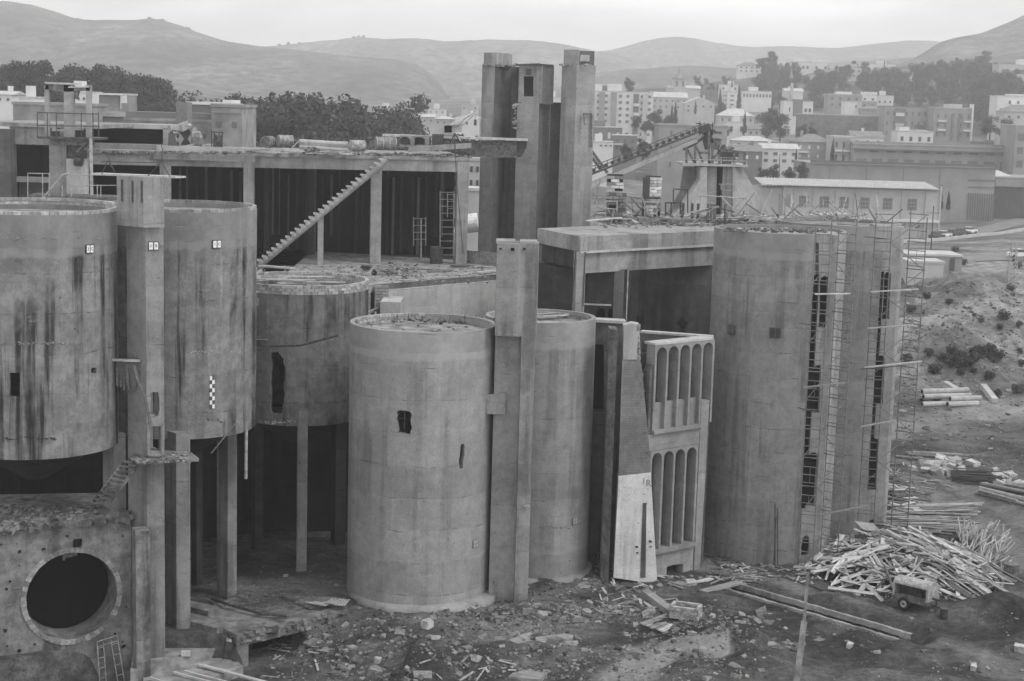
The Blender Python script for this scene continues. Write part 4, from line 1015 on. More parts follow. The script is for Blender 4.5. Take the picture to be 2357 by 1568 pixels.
mb = MB(); mb.tube(pt(209, 318, -.9), pt(211, 456, -.9), .12, 8); mb.build('downpipe', 'metal_light', gp)
pw(64, 269, 451, 456, Yk - 2.4, 2.4, 'metal_rusty', 'lower_platform', gp); pw(155, 269, 456, 466, Yk - 2., 2., 'concrete_frame', 'platform_beam', gp)
mb = MB()
for px in (64, 98, 113, 143, 165, 224, 232): mb.tube(pt(px, 453, -2.4), pt(px, 425 if px > 140 else 398, -2.4), .035)
mb.tube(pt(64, 399, -2.4), pt(113, 400, -2.4), .035); mb.tube(pt(152, 402, -2.4), pt(265, 404, -2.4), .035); mb.tube(pt(170, 427, -2.4), pt(268, 427, -2.4), .035)
mb.path([pt(80, 478, -3), pt(145, 402, -3), pt(160, 399, -2.6)], .05); mb.build('lower_railing', 'metal_light', gp)
mb = MB(); mb.bar(pt(100, 482, -3), pt(126, 457, -3), .1, .16); mb.bar(pt(128, 484, -3), pt(150, 459, -3), .1, .16); mb.bar(pt(112, 468, -3), pt(138, 469, -3), .1, .1); mb.build('ladder', 'concrete_pale', gp)
mb = MB(); mb.tube(pt(172, 370, -.2), pt(190, 371, -.2), .35, 10); mb.build('valve', 'metal_dark', gp)
mb = MB(); mb.bar(P(222, 400, 105), P(415, 408, 101), 1.0, .12); mb.build('plank', 'wood_plank', label='long pale plank laid from the lift column to the 11 B pillar head', cat='plank')
mb = MB()
for a, b_ in (((338, 408), (372, 372)), ((372, 372), (391, 407)), ((372, 372), (374, 340)), ((372, 340), (372, 330))): mb.tube(P(a[0] - 0, a[1], 100), P(b_[0], b_[1], 100), .03)
for a, b_ in (((234, 402), (248, 370)), ((248, 370), (262, 392)), ((244, 350), (264, 398)), ((232, 372), (372, 375))): mb.tube(P(a[0], a[1], 103), P(b_[0], b_[1], 103), .03)
mb.build('cable', 'metal_dark', label='sagging black cables and slings strung above the 11 B pillar', cat='cable')
# rubble monument on the roof: broken vault shells with drum and boulders
Ym = 121.
bv = thing('broken_vault', 'pile of broken vault shells and drum standing on the shed roof', 'debris pile', (X_(425, Ym), Ym, zR))
def sil(pts, Y, d, mat, nm, par): return MB().plate([P(x, y, Y) for x, y in pts], V((0, d, 0))).build(nm, mat, par)
sil([(386, 342), (388, 308), (396, 298), (404, 300), (402, 318), (410, 330), (408, 345)], Ym, 1.6, 'concrete_silo_shaded', 'vault_shell', bv)
sil([(410, 345), (411, 306), (421, 294), (434, 292), (441, 300), (443, 332), (437, 345)], Ym + .4, 1.2, 'concrete_pale', 'vault_shell', bv)
sil([(416, 333), (424, 320), (415, 306), (420, 297), (433, 296), (439, 306), (431, 320), (439, 333)], Ym + .3, .2, 'concrete_dark', 'vault_hollow', bv)
mb = MB(); q = P(452, 325, Ym + .6); mb.tube((q.x, q.y, zR + .3), (q.x, q.y, P(452, 316, Ym).z), .42, 14); mb.build('drum', 'drum_paint', bv)
mb = MB()
for px, py, r in ((395, 296, .3), (402, 305, .32), (414, 294, .35), (424, 290, .45), (432, 290, .36), (446, 301, .3), (455, 310, .28), (402, 322, .35), (400, 316, .3), (436, 340, .4), (450, 340, .35), (470, 342, .38), (480, 336, .3)): mb.rock(P(px, py, Ym + .3), r, 1.1)
tag(mb.build('boulders', 'rubble_concrete', bv), kind='stuff')
pw(405, 430, 235, 293, 138, 2.2, 'brick_old', 'chimney', bv)
mb = MB(); k = P(495, 345, 119.4)
for px in (487, 494, 505, 512): mb.tube(P(px, 352, 119.3), P(px, 304, 119.3), .035)
mb.tube(P(485, 304, 119.3), P(514, 305, 119.3), .04); mb.tube(P(487, 322, 119.3), P(512, 326, 119.3), .03); mb.tube(P(487, 339, 119.3), P(512, 341, 119.3), .03)
for i in range(40): mb.tube(P(rnd.uniform(488, 512), rnd.uniform(308, 345), 119.3), P(rnd.uniform(488, 512), rnd.uniform(308, 345), 119.3), .02, 4)
mb.build('rebar_cage', 'metal_dark', label='small dark rebar cage standing on the shed roof edge', cat='cage')
# barrels, pipes, boards on the roof
gB = 'barrels lying on the shed roof'
def barrel(px, py, Y, ang, label, r=.3, l=.9):
    q = P(px, py, Y); q.z = max(q.z, zR + r); d = V((math.cos(ang), math.sin(ang), 0)) * l / 2
    b_ = thing('barrel', label, 'barrel', q - V((0, 0, r)), gB); mb = MB(); mb.tube(q - d, q + d, r, 16); mb.build('shell', 'drum_paint', b_)
    for k in (-.95, -.32, .32, .95):
        mb = MB(); mb.tube(q + d * k - d * .03, q + d * k + d * .03, r + .025, 16); mb.build('hoop', 'metal_light', b_)
barrel(618, 327, 121.5, 1.2, 'leftmost barrel lying end-on on the shed roof', .42)
barrel(656, 324, 122, .5, 'second barrel on the shed roof, left of the long pipes', .42, 1.1)
barrel(822, 336, 120.5, .5, 'light barrel lying above the top of the long stair', .42, 1.1)
barrel(888, 331, 121, .25, 'largest barrel on the shed roof, right of the stair head', .5, 1.5)
barrel(866, 333, 122, 1.0, 'dark small barrel between the two light barrels on the roof', .3, .8)
gP = 'pipes and boards stacked on the shed roof'
for i, (x0, y0, x1, y1, r) in enumerate(((690, 326, 800, 333, .2), (700, 331, 798, 336, .16), (690, 338, 800, 346, .2), (740, 329, 800, 330, .14))):
    a, b_ = P(x0, y0, 121.5), P(x1, y1, 121.5); mb = MB(); mb.tube(a, b_, r, 10); mb.build('pipe', 'concrete_pale', label='long pale pipe lying among others on the shed roof', cat='pipe', group=gP)
for i in range(26):
    px = rnd.uniform(575, 800); q = P(px, 343 + (px - 575) * .03, 118.6 + rnd.random() * 2); q.z = zR + .05 + rnd.random() * .22; a = rnd.gauss(0, .5); l_ = rnd.uniform(.8, 2.6)
    mb = MB(); mb.box(q, (l_, rnd.uniform(.12, .25), .06), a, 0, rnd.uniform(-.08, .08)); mb.build('board', 'wood_plank', label='scrap board lying in the litter on the shed roof', cat='board', group='scrap boards littering the shed roof')
mb = MB(); mb.bar(P(668, 345, 120), P(690, 322, 120), .18, .06); mb.build('board', 'wood_plank', label='single board sticking up slantwise from the shed roof', cat='board')
mb = MB()
for i in range(420):
    px = rnd.uniform(560, 1085); q = S(px, 356); mb.rock((q.x, q.y + rnd.uniform(.0, 4), zR + .03), rnd.uniform(.05, .22))
for i in range(60):
    px = rnd.gauss(716, 8); q = P(px, 340, 119.5); mb.rock((q.x, q.y, zR + rnd.random() * .5), rnd.uniform(.08, .2))
mb.build('roof_rubble', 'stone_loose', label='broken rubble and mortar scattered over the shed roof', cat='rubble', kind='stuff')
# steel gallery beam between roof and tower, hex boxes, beam, tripod
Yg = 124.
gl = thing('gallery_beam', 'deep steel girder running from the shed roof to the left tower', 'beam', (X_(1090, Yg), Yg, zR))
sil([(880, 309), (1215, 320), (1215, 325), (880, 314)], Yg - .6, 1.6, 'sheet_metal', 'top_flange', gl)
sil([(1060, 325), (1190, 325), (1188, 359), (1086, 358), (1060, 345)], Yg, .5, 'metal_rusty', 'web', gl)
sil([(1080, 358), (1190, 359), (1190, 363), (1080, 362)], Yg - .3, 1.1, 'metal_rusty', 'bottom_flange', gl)
sil([(1189, 325), (1214, 325), (1212, 340), (1200, 362), (1189, 362)], Yg + .2, .8, 'metal_dark', 'end_bracket', gl)
hx = thing('culvert_boxes', 'row of precast boxes with hexagonal openings on the shed roof', 'precast unit', (X_(950, 123), 123, zR))
for x0 in (914, 948):
    m_ = MB(); m_.prism([(X_(x0, 123), 123), (X_(x0 + 33, 123), 123), (X_(x0 + 33, 123), 125), (X_(x0, 123), 125)], Z_(x0, 338, 123), Z_(x0, 311.5, 123)); ob = m_.build('unit', 'concrete_frame', hx)
    k = MB(); k.plate([P(x, y, 122.5) for x, y in ((x0 + 4, 334), (x0 + 4, 321), (x0 + 12, 315), (x0 + 22, 316), (x0 + 29, 322), (x0 + 29, 334))], V((0, 2, 0))); carve(ob, [k])
mb = MB(); mb.prism([(X_(987, 123), 122.8), (X_(1012, 123), 122.8), (X_(1012, 123), 124.4), (X_(987, 123), 124.4)], Z_(1000, 338, 123), Z_(1000, 309, 123)); mb.build('steel_tank', 'metal_dark', label='square black tank beside the hexagonal precast boxes', cat='tank')
mb = MB(); mb.prism([(X_(1014, 124), 123.6), (X_(1048, 124), 123.6), (X_(1048, 124), 124.2), (X_(1014, 124), 124.2)], Z_(1030, 336, 124), Z_(1030, 312, 124)); mb.build('steel_plate', 'metal_rusty', label='rusty plate standing between black tank and tripod', cat='plate')
mb = MB(); mb.bar(P(940, 344, 121.3), P(1085, 335, 121.8), .35, .38); mb.build('precast_beam', 'concrete_frame', label='long precast beam lying across the right end of the shed roof', cat='beam')
mb = MB(); ap = P(1047, 307, 121.6)
for px, py, dy in ((1031, 340, .5), (1047, 344, -.5), (1066, 341, .6)): mb.tube(ap, P(px, py, 121.6 + dy), .05)
mb.build('tripod', 'metal_dark', label='steel tripod standing at the right end of the shed roof', cat='tripod')
mb = MB(); mb.path([P(1047, 312, 121), P(1050, 400, 121), P(1057, 480, 120.4), P(1066, 585, 120)], .03, 5); mb.build('hoist_rope', 'metal_dark', label='thin hoist rope hanging from the tripod to the terrace', cat='rope')
Yh = 126.
wn_ = thing('winch_crane', 'small winch cab with lattice jib on top of the shed roof', 'crane', (X_(1045, Yh), Yh, zR))
sil([(1022, 306), (1022, 289), (1044, 287), (1062, 286), (1062, 304)], Yh, 1.2, 'concrete_pale', 'cab', wn_); sil([(1023, 305), (1023, 290), (1040, 290), (1040, 305)], Yh - .05, .3, 'black_void', 'cab_opening', wn_)
sil([(1024, 289), (1042, 281), (1066, 278), (1060, 287)], Yh - .3, 1.8, 'sheet_metal', 'cab_roof', wn_)
mb = MB()
for y0, y1 in ((283, 258), (296, 262)): mb.bar(P(1056, y0, Yh + .3), P(1094, y1, Yh + .3), .09)
mb.tube(P(1094, 258, Yh + .3), P(1094, 280, Yh + .3), .03); mb.bar(P(1091, 256, Yh + .3), P(1096, 266, Yh + .3), .2); mb.build('jib', 'metal_light', wn_)
mb = MB(); mb.box(P(1094, 282, Yh + .3), (.2, .2, .45)); mb.build('hook', 'metal_dark', wn_)
# things under the shed roof and on the terrace
g_ = 'ladder scaffolds inside the shed'
def ladder(px0, px1, y0, y1, Y, lab):
    o = thing('ladder_frame', lab, 'ladder', (X_(px0, Y), Y, zT), g_); mb = MB()
    for x in (px0, px1): mb.tube(P(x, y1, Y), P(x, y0, Y), .04)
    mb.build('rail', 'metal_light', o); mb = MB()
    for i in range(int((y1 - y0) / 16)): mb.tube(P(px0, y0 + 3 + i * 16, Y), P(px1, y0 + 3 + i * 16, Y), .03)
    mb.build('rung', 'metal_light', o)
ladder(1013, 1044, 440, 608, 123., 'tall ladder frame near the right end of the shed'); ladder(1030, 1046, 445, 500, 123.5, 'short ladder frame behind the tall one inside the shed')
ladder(952, 980, 500, 566, 124., 'thin ladder frame left of the tall ladder in the shed'); ladder(968, 970, 505, 606, 126, 'single dark ladder rail deep in the shed')
mb = MB(); q = G(1004, 607, zT); mb.tube((q.x, q.y, zT), (q.x, q.y, zT + 1.3), .5, 14); mb.build('drum', 'metal_dark', label='dark drum standing beside the tall ladder on the terrace', cat='drum')
# wheelbarrow
q = G(842, 634, zT); wb = thing('wheelbarrow', 'wheelbarrow standing on the terrace before the middle shed column', 'wheelbarrow', q)
def wp(x, y, z): return q + V((x, y, z))
mb = MB()
top = [wp(-.38, -.28, .62), wp(.45, -.3, .68), wp(.45, .3, .68), wp(-.38, .28, .62)]; bot = [wp(-.15, -.15, .33), wp(.2, -.16, .33), wp(.2, .16, .33), wp(-.15, .15, .33)]
mb.hexa(bot, top); mb.build('tray', 'metal_dark', wb)
for k in (-1, 1):
    mb = MB(); mb.tube(wp(-1.0, .28 * k, .78), wp(.55, .12 * k, .22), .025); mb.build('handle', 'metal_light', wb)
    mb = MB(); mb.tube(wp(-.25, .22 * k, .5), wp(-.3, .24 * k, 0), .022); mb.tube(wp(-.3, .24 * k, 0), wp(-.05, .2 * k, .34), .02); mb.build('leg', 'metal_light', wb)
mb = MB(); mb.tube(wp(.58, -.05, .2), wp(.58, .05, .2), .2, 14); mb.build('wheel', 'tyre_rubber', wb)
mb = MB()
for i in range(25): mb.rock(wp(rnd.uniform(-.25, .35), rnd.uniform(-.2, .2), .68 + rnd.random() * .06), rnd.uniform(.05, .12))
mb.build('load', 'stone_loose', wb)
mb = MB()
for i in range(300):
    q = G(rnd.gauss(915, 26), rnd.gauss(624, 6), zT); mb.rock((q.x, q.y, zT + rnd.random() * .3 * max(0, 1 - abs(q.x - X_(915, 115)) / 1.5)), rnd.uniform(.06, .24))
for i in range(420):
    q = G(rnd.uniform(600, 1140), rnd.uniform(612, 652), zT); mb.rock((q.x, q.y, zT + .02), rnd.uniform(.04, .12))
mb.build('terrace_rubble', 'stone_loose', label='heaps of broken brick and mortar littering the terrace', cat='rubble', kind='stuff')
for x0, y0, x1, y1, w_, lab in ((600, 612, 672, 618, .55, 'thick pale timber lying at the foot of the long stair'), (600, 643, 690, 633, .3, 'long thin pale plank on the terrace beyond the brick-rimmed silo'), (640, 654, 800, 636, .3, 'longest plank laid across the back of the brick-rimmed silo'), (600, 638, 655, 630, .35, 'pale plank close to the silo marked 1 C on the terrace'),
                                (880, 622, 905, 619, .35, 'short board in the terrace rubble'), (925, 616, 1010, 617, .4, 'board lying along the front of the shed'), (1040, 612, 1080, 611, .5, 'dark beam lying near the low brick wall'), (1100, 628, 1142, 623, .5, 'board on the terrace edge by the slim pillar'), (985, 624, 1040, 621, .3, 'thin board on the terrace right of the rubble heap')):
    a, b_ = G(x0, y0, zT + .12), G(x1, y1, zT + .12); mb = MB(); mb.bar(a, b_, w_, .12); mb.build('plank', 'wood_dark' if 'dark' in lab else 'wood_plank', label=lab, cat='plank')
# brick rim boards across the silo with brick rim
a, b_ = G(842, 716, z4t - 2), 0
mb = MB(); mb.bar(P(842, 722, 103), P(876, 708, 106), .3, .12); mb.build('plank', 'wood_plank', label='plank bridging the gap behind the front silo rim', cat='plank')
# pipe stub across the gap between raised silos
mb = MB(); mb.path([P(612, 797, 95.5), P(690, 795, 95.3), P(778, 772, 95.5)], .075, 8); mb.build('bent_pipe', 'metal_dark', label='bent dark pipe jutting across the silo with brick rim', cat='pipe')
mb = MB(); mb.box(P(603, 788, 93.), (.7, .5, .35)); mb.box(P(600, 803, 92.6), (.9, .5, .22)); mb.build('pipe_bracket', 'metal_dark', label='dark steel bracket bolted beside the silo marked 1 C', cat='bracket')
mb = MB(); mb.bar(P(487, 1043, 85.6), P(546, 970, 85.3), .12, .05); mb.build('lath', 'wood_plank', label='thin lath leaning under the raised silo marked 1 C', cat='lath')
mb = MB(); mb.tube(P(567, 990, 88.6), P(566, 1102, 88.6), .09, 8); mb.build('hanging_pipe', 'metal_light', label='short pipe hanging below the right side of silo 1 C', cat='pipe')
# ------------------------------------------------------------------ deck litter on the silo tops
def litter(cx, cy, z, r, n, lab, steel=0):
    mb = MB()
    for i in range(n):
        a, k = rnd.uniform(0, 6.3), r * math.sqrt(rnd.random()); mb.rock((cx + k * math.cos(a), cy + k * math.sin(a), z + .03), rnd.uniform(.03, .13))
    mb.build('deck_rubble', 'stone_loose', label='crumbs and dust on the top deck of ' + lab, cat='rubble', kind='stuff')
litter(S3[0], S3[1], 15.75, 3.9, 60, 'the front silo'); litter(S8[0], S8[1], Z_(1300, 728, 100.3) - .45, 3.0, 60, 'the silo right of the slim pillar')
litter(S4[0], S4[1], z4t - .25, 3.8, 110, 'the brick-rimmed silo')
mb = MB()
for i in range(26):
    t_ = i / 25; q = P(905 + 230 * t_, 740 - 10 * t_ - 6, 96.5 + 1.2 * t_); q.z = 15.78 + rnd.uniform(.05, .25); mb.rock(q + V((0, rnd.uniform(-.4, .4), 0)), rnd.uniform(.08, .16))
    mb.tube(q, q + V((rnd.uniform(-.3, .3), rnd.uniform(-.2, .2), rnd.uniform(.1, .5))), .02, 4)
mb.build('rebar_stubs', 'rebar', label='row of dark rebar stubs across the front silo deck', cat='rebar', kind='stuff')
for (cx, cy), zz, n, lab, gg in ((S4, z4t + .05, 9, 'pale board lying across the brick-rimmed silo deck', 'boards on the brick-rimmed silo'), (S8, Z_(1300, 728, 100.3) - .3, 5, 'board lying on the deck right of the slim pillar', 'boards on the silo right of the pillar')):
    for i in range(n):
        mb = MB(); mb.box((cx + rnd.uniform(-2, 2), cy + rnd.uniform(-2.4, 2.4), zz + i * .06), (rnd.uniform(1.5, 4), .28, .06), rnd.gauss(.15, .3)); mb.build('plank', 'wood_plank', label=lab, cat='plank', group=gg)
# ------------------------------------------------------------------ twin towers
Yt = 128.
def tw(pts, y0, Y, z0, mat, nm, par, dz=0.):     # plan polygon from (px, dY); top at pixel row y0
    return MB().prism([(X_(px, Y + dy, 400), Y + dy) for px, dy in pts], z0, Z_(sum(p for p, _ in pts) / len(pts), y0, Y) + dz).build(nm, mat, par)
T1 = thing('concrete_tower', 'left concrete tower of clustered shafts with a window near its top', 'tower', (X_(1185, Yt), Yt, -.5))
tw([(1104, .7), (1132, 0), (1132, 3.2), (1104, 3.2)], 148, Yt, -.5, 'concrete_tower', 'light_shaft', T1)
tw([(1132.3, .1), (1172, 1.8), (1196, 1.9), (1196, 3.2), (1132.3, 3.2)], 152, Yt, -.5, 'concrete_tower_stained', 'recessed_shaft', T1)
cap = tw([(1107, .6), (1136, -.1), (1150, .4), (1150, 3.1), (1107, 3.1)], 121, Yt, Z_(1125, 148, Yt) + .02, 'concrete_tower', 'cap', T1)
tw([(1150.3, .4), (1166, .9), (1166, 3.0), (1150.3, 3.0)], 122, Yt, Z_(1140, 150, Yt), 'concrete_wall', 'cap_panel', T1); tw([(1166.3, 1.0), (1172, 1.3), (1172, 3.0), (1166.3, 3.0)], 123.5, Yt, Z_(1140, 150, Yt), 'concrete_tower', 'cap_edge', T1)
sh = tw([(1188, .1), (1241, -.5), (1241, 3.2), (1188, 3.4)], 150, Yt, Z_(1215, 236, Yt), 'concrete_tower', 'upper_shaft', T1)
k = MB(); h = [P(x, y, Yt - .2) for x, y in rect(1206, 176, 1228, 222)]; k.plate([q - V((0, .6, 0)) for q in h], V((0, 2.9, 0))); carve(sh, [k])
sil([(1205, 177), (1229, 177), (1229, 223), (1205, 223)], Yt + 2.4, .1, 'concrete_dark', 'window_back', T1); sil([(1213, 180), (1216, 182), (1215, 195), (1214, 221), (1212, 221), (1213, 195)], Yt + 2.3, .06, 'white_paint', 'window_slit', T1)
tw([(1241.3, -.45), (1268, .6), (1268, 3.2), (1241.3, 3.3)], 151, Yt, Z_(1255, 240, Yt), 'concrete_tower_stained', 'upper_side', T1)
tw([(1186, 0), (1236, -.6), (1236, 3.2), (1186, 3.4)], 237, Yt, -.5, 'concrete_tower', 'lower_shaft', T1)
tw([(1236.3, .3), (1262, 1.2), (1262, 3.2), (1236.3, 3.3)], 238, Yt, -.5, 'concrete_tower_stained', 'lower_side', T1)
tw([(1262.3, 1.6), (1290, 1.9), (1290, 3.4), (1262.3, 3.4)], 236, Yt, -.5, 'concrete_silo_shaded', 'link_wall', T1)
mb = MB()
for x0, x1, dy in ((1188, 1268, -.2),): mb.bar(P(x0, 150, Yt - .3), P(x1 - 26, 148, Yt - .6), .4, .14); mb.bar(P(x1 - 26, 149, Yt - .5), P(x1 + 2, 151, Yt + .4), .4, .14)
mb.bar(P(1152, 153, Yt + .6), P(1186, 151, Yt + .8), .3, .14); mb.build('cap_rail', 'metal_dark', T1)
mb = MB()
for i in range(40):
    q = P(rnd.uniform(1108, 1190), 150 + rnd.uniform(-2, 3), Yt - .1 + .9 * rnd.random()); mb.rock(q, rnd.uniform(.08, .2))
for i in range(16): mb.rock(P(1186 + rnd.uniform(-3, 3), rnd.uniform(236, 300), Yt - .1), rnd.uniform(.1, .22))
tag(mb.build('ragged_joint', 'concrete_tower', T1), kind='stuff')
mb = MB(); q = P(1216, 166, Yt - .55); mb.box(q, (.45, .1, .5)); mb.build('painted_mark', 'concrete_silo_shaded', T1)
T2 = thing('concrete_tower', 'tall slim concrete tower standing right of the clustered tower', 'tower', (X_(1322, Yt), Yt, -.5))
tw([(1286, .5), (1320, -.3), (1363, .7), (1363, 3.), (1286, 3.2)], 149, Yt, -.5, 'concrete_tower', 'shaft', T2)
tw([(1289, .45), (1324, -.25), (1324, 3.0), (1289, 3.0)], 114, Yt, Z_(1320, 149, Yt) + .02, 'concrete_tower', 'cap', T2)
tw([(1324.5, -.1), (1359, .6), (1359, 2.9), (1324.5, 2.9)], 117, Yt, Z_(1330, 149, Yt), 'concrete_silo_shaded', 'cap_block', T2)
mb = MB(); mb.box(P(1345, 134, Yt + .1), (.8, .3, .5)); mb.build('patch_panel', 'concrete_pale', T2)
mb = MB(); mb.path([P(1343, 262, Yt - .2), P(1362, 262, Yt + .3)], .08); mb.path([P(1344, 262, Yt - .2), P(1345, 285, Yt - .2), P(1349, 287, Yt - .2)], .06); mb.path([P(1362, 264, Yt + .4), P(1361, 340, Yt + .4)], .07); mb.build('old_pipe', 'metal_rusty', T2)
mb = MB()
for i in range(24): mb.rock(P(rnd.uniform(1288, 1362), 150 + rnd.uniform(-1.5, 2.5), Yt + rnd.uniform(-.3, .4)), rnd.uniform(.08, .18))
tag(mb.build('ragged_joint', 'concrete_tower', T2), kind='stuff')
# glimpse between shed and tower: tank
mb = MB(); mb.tube(P(1072, 515, 150), P(1100, 512, 150), .9, 18, .9); mb.tube(P(1060, 516, 150), P(1072, 515, 150), .45, 18, .9)
mb.build('cement_mixer', 'white_paint', label='white drum seen in the gap between shed and left tower', cat='tank')
# ------------------------------------------------------------------ broken pillar with white foot, rear wall
Yb = 96.6
def quadface(pts, mat, nm, d, par=None, **k): return MB().plate(pts, V(d)).build(nm, mat, par, **k)
zw = Z_(1460, 1096, Yb)
bp = thing('broken_pillar', 'broken tapering pillar, boarded concrete above and whitewashed below', 'pillar', (X_(1460, Yb), Yb, 0))
def slabpx(pts, Y, d, mat, nm, par=bp): return sil(pts, Y, d, mat, nm, par)
slabpx([(1424, 1096), (1498, 1088), (1513, 1345), (1412, 1330)], Yb - .2, 1.3, 'white_paint', 'white_foot')
slabpx([(1424, 1094), (1499, 1086), (1488, 960), (1478, 852), (1474, 830), (1432, 830), (1428, 960)], Yb - .15, 1.2, 'concrete_boarded', 'boarded_shaft')
slabpx([(1434, 828), (1474, 828), (1472, 748), (1456, 745), (1436, 750)], Yb - .1, 1.1, 'concrete_pale', 'chipped_top')
mb = MB(); mb.prism([(X_(1405, Yb + .6), Yb + .6), (X_(1424, Yb), Yb - .1), (X_(1424, Yb), Yb + 1.4), (X_(1405, Yb + .6), Yb + 2)], -.5, Z_(1420, 760, Yb)); mb.build('dark_side', 'concrete_block', bp)
slabpx([(1480, 1158), (1488, 1158), (1486, 1330), (1474, 1330), (1476, 1250)], Yb - .235, .03, 'concrete_silo_shaded', 'bare_strip')
mb = MB()
for px, py in ((1466, 1258), (1467, 1272), (1497, 1246), (1497, 1258)): mb.rock(P(px, py, Yb - .2), .11, .5)
mb.build('chipped_spot', 'concrete_dark', bp)
mb = MB()
for i in range(60):
    y_ = rnd.uniform(750, 1060); mb.rock(P(1476 + (y_ - 850) * .085 + rnd.uniform(-7, 0) if y_ > 830 else 1470, y_, Yb - .05), rnd.uniform(.05, .14), 1.6)
for i in range(40): mb.rock(P(rnd.uniform(1406, 1412) + (rnd.random() < .3) * 60, rnd.uniform(760, 1000), Yb + .4), rnd.uniform(.06, .2))
tag(mb.build('ragged_edge', 'concrete_boarded', bp), kind='stuff')
# graffiti
for i, (ch, px, py, sz) in enumerate((('J', 1482, 1106, .42), ('R', 1493, 1113, .62))):
    v_, f_ = text_mesh(ch, sz, .006); c = P(px, py, Yb - .215); mb = MB(); mb.add([c + V((a.x, -a.z - .0, a.y)) for a in v_], f_); mb.build('graffiti_letter', 'paint_grey', bp)
# rear wall beside it
rw = thing('rear_wall_block', 'dim wall with a tall dark doorway between silo and broken pillar', 'wall', (X_(1390, 103), 103, 0))
m_ = MB(); m_.prism([(X_(1360, 103), 103), (X_(1442, 103), 102.6), (X_(1442, 103), 104), (X_(1360, 103), 104.4)], -.5, Z_(1400, 742, 103)); ob = m_.build('wall', 'concrete_silo_shaded', rw)
k = MB(); h = [P(x, y, 102.5) for x, y in rect(1366, 795, 1391, 952)]; k.plate(h, V((0, 1.9, 0))); carve(ob, [k])
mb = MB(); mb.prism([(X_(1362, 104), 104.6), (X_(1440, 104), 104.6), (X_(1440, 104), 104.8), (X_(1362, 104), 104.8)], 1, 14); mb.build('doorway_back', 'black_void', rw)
mb = MB(); mb.prism([(X_(1366, 103), 102.7), (X_(1440, 103), 102.3), (X_(1440, 103), 103.4), (X_(1366, 103), 103.8)], Z_(1400, 742, 103) + .02, Z_(1400, 735, 103)); mb.build('coping', 'concrete_pale', rw)
# ------------------------------------------------------------------ arcade block
Ya0, Ya1 = 96.9, 99.9
ab = thing('arcade_block', 'roofless concrete block with two tiers of slender round arches', 'building', (X_(1570, 98), 98, 0))
a0 = P(1509, 900, Ya0); a1 = P(1632, 900, Ya1); da = V((a1.x - a0.x, a1.y - a0.y, 0)); La = da.length; da.normalize(); na = V((da.y, -da.x, 0))
base0 = V((a0.x, a0.y, 0))
def zz(py, px=1570): return Z_(px, py, 98.)
def fx(px, py):      # pixel to facade coordinate
    d = ray(px, py); q = O + d * ((base0 - O).dot(na) / d.dot(na)); return (q - base0).dot(da), q.z
def fpoly(pts, off, dep, mat, nm): return MB().plate([base0 + da * x + V((0, 0, z)) + na * off for x, z in pts], -na * dep).build(nm, mat, ab)
zt_ = fx(1570, 789)[1]; z1_ = fx(1570, 985)[1]; z2_ = fx(1570, 1028)[1]; z3_ = fx(1570, 1256)[1]
xl = fx(1507, 900)[0]; xr = fx(1613, 900)[0]; xe = fx(1636, 900)[0]
nb = 4; bay = (xr - xl) / nb
def arches(z0, z1, full, nbays, xs):
    mb = MB(); fin = .16
    for i in range(nbays + 1):
        x = xs + i * bay; mb.plate([base0 + da * (x + s_) + V((0, 0, z)) for s_, z in ((-fin / 2, z0), (fin / 2, z0), (fin / 2, z1), (-fin / 2, z1))], -na * .75)
    f = mb.build('fin', 'concrete_arcade', ab)
    mb = MB()
    for i in range(nbays):
        x = xs + i * bay + fin / 2; r = (bay - fin) / 2; cx_ = x + r; zc = z1 - .16 - r
        arc = [(cx_ + r * math.cos(a), zc + r * math.sin(a)) for a in [math.pi * k / 10 for k in range(11)]]
        pts = [(cx_ + r, zc), (cx_ + r, z1), (cx_ - r, z1), (cx_ - r, zc)] + arc[::-1][1:-1]
        mb.plate([base0 + da * q + V((0, 0, w)) - na * .003 for q, w in pts], -na * .74)
    mb.build('arch_head', 'concrete_arcade', ab)
arches(z1_ + .1, zt_ - .001, True, 5, xl)
arches(z3_ + .1, z2_, True, 4, xl - .05)
fpoly([(xl - .15, zt_), (xe + .02, zt_), (xe + .02, zt_ + .14), (xl - .15, zt_ + .14)], .03, .95, 'concrete_pale', 'coping')
fpoly([(xl - .08, z1_ - .12), (xr + .1, z1_ - .12), (xr + .1, z1_ + .1), (xl - .08, z1_ + .1)], .18, .9, 'concrete_arcade', 'sill')
fpoly([(xl - .1, z3_ - .15), (xr, z3_ - .15), (xr, z3_ + .1), (xl - .1, z3_ + .1)], .2, .95, 'concrete_arcade', 'sill')
fpoly([(xl + .08, z1_ + .1), (xr - .08, z1_ + .1), (xr - .08, z1_ + 1.75), (xl + .08, z1_ + 1.75)], -.28, .16, 'concrete_arcade', 'parapet_panel')
fpoly([(xl - .45, z2_ + .02), (xr + .08, z2_ + .02), (xr + .08, z1_ - .14), (xl - .45, z1_ - .14)], -.02, .7, 'concrete_arcade', 'band')
fpoly([(xr + .09, -.4), (xe - .25, -.4), (xe - .1, fx(1626, 922)[1]), (xr + .09, fx(1620, 922)[1])], .02, .8, 'concrete_arcade', 'end_pier')
gq = fpoly([(xl - .2, -.6), (xr + .05, -.6), (xr + .05, z3_ - .17), (xl - .2, z3_ - .17)], -.06, .6, 'concrete_wall', 'base_wall')
k = MB(); k.plate([base0 + da * fx(x, y)[0] + V((0, 0, fx(x, y)[1])) + na * .3 for x, y in jag([(1533, 1345), (1536, 1306), (1556, 1300), (1573, 1298), (1573, 1345)], 1.2, 2)], -na * 1.5); carve(gq, [k])
fpoly([(xl - .42, z3_ - .2), (xl - .2, z3_ - .2), (xl - .2, zt_ - 1.2), (xl - .42, zt_ - 1.6)], -.05, .6, 'concrete_silo_shaded', 'jamb')
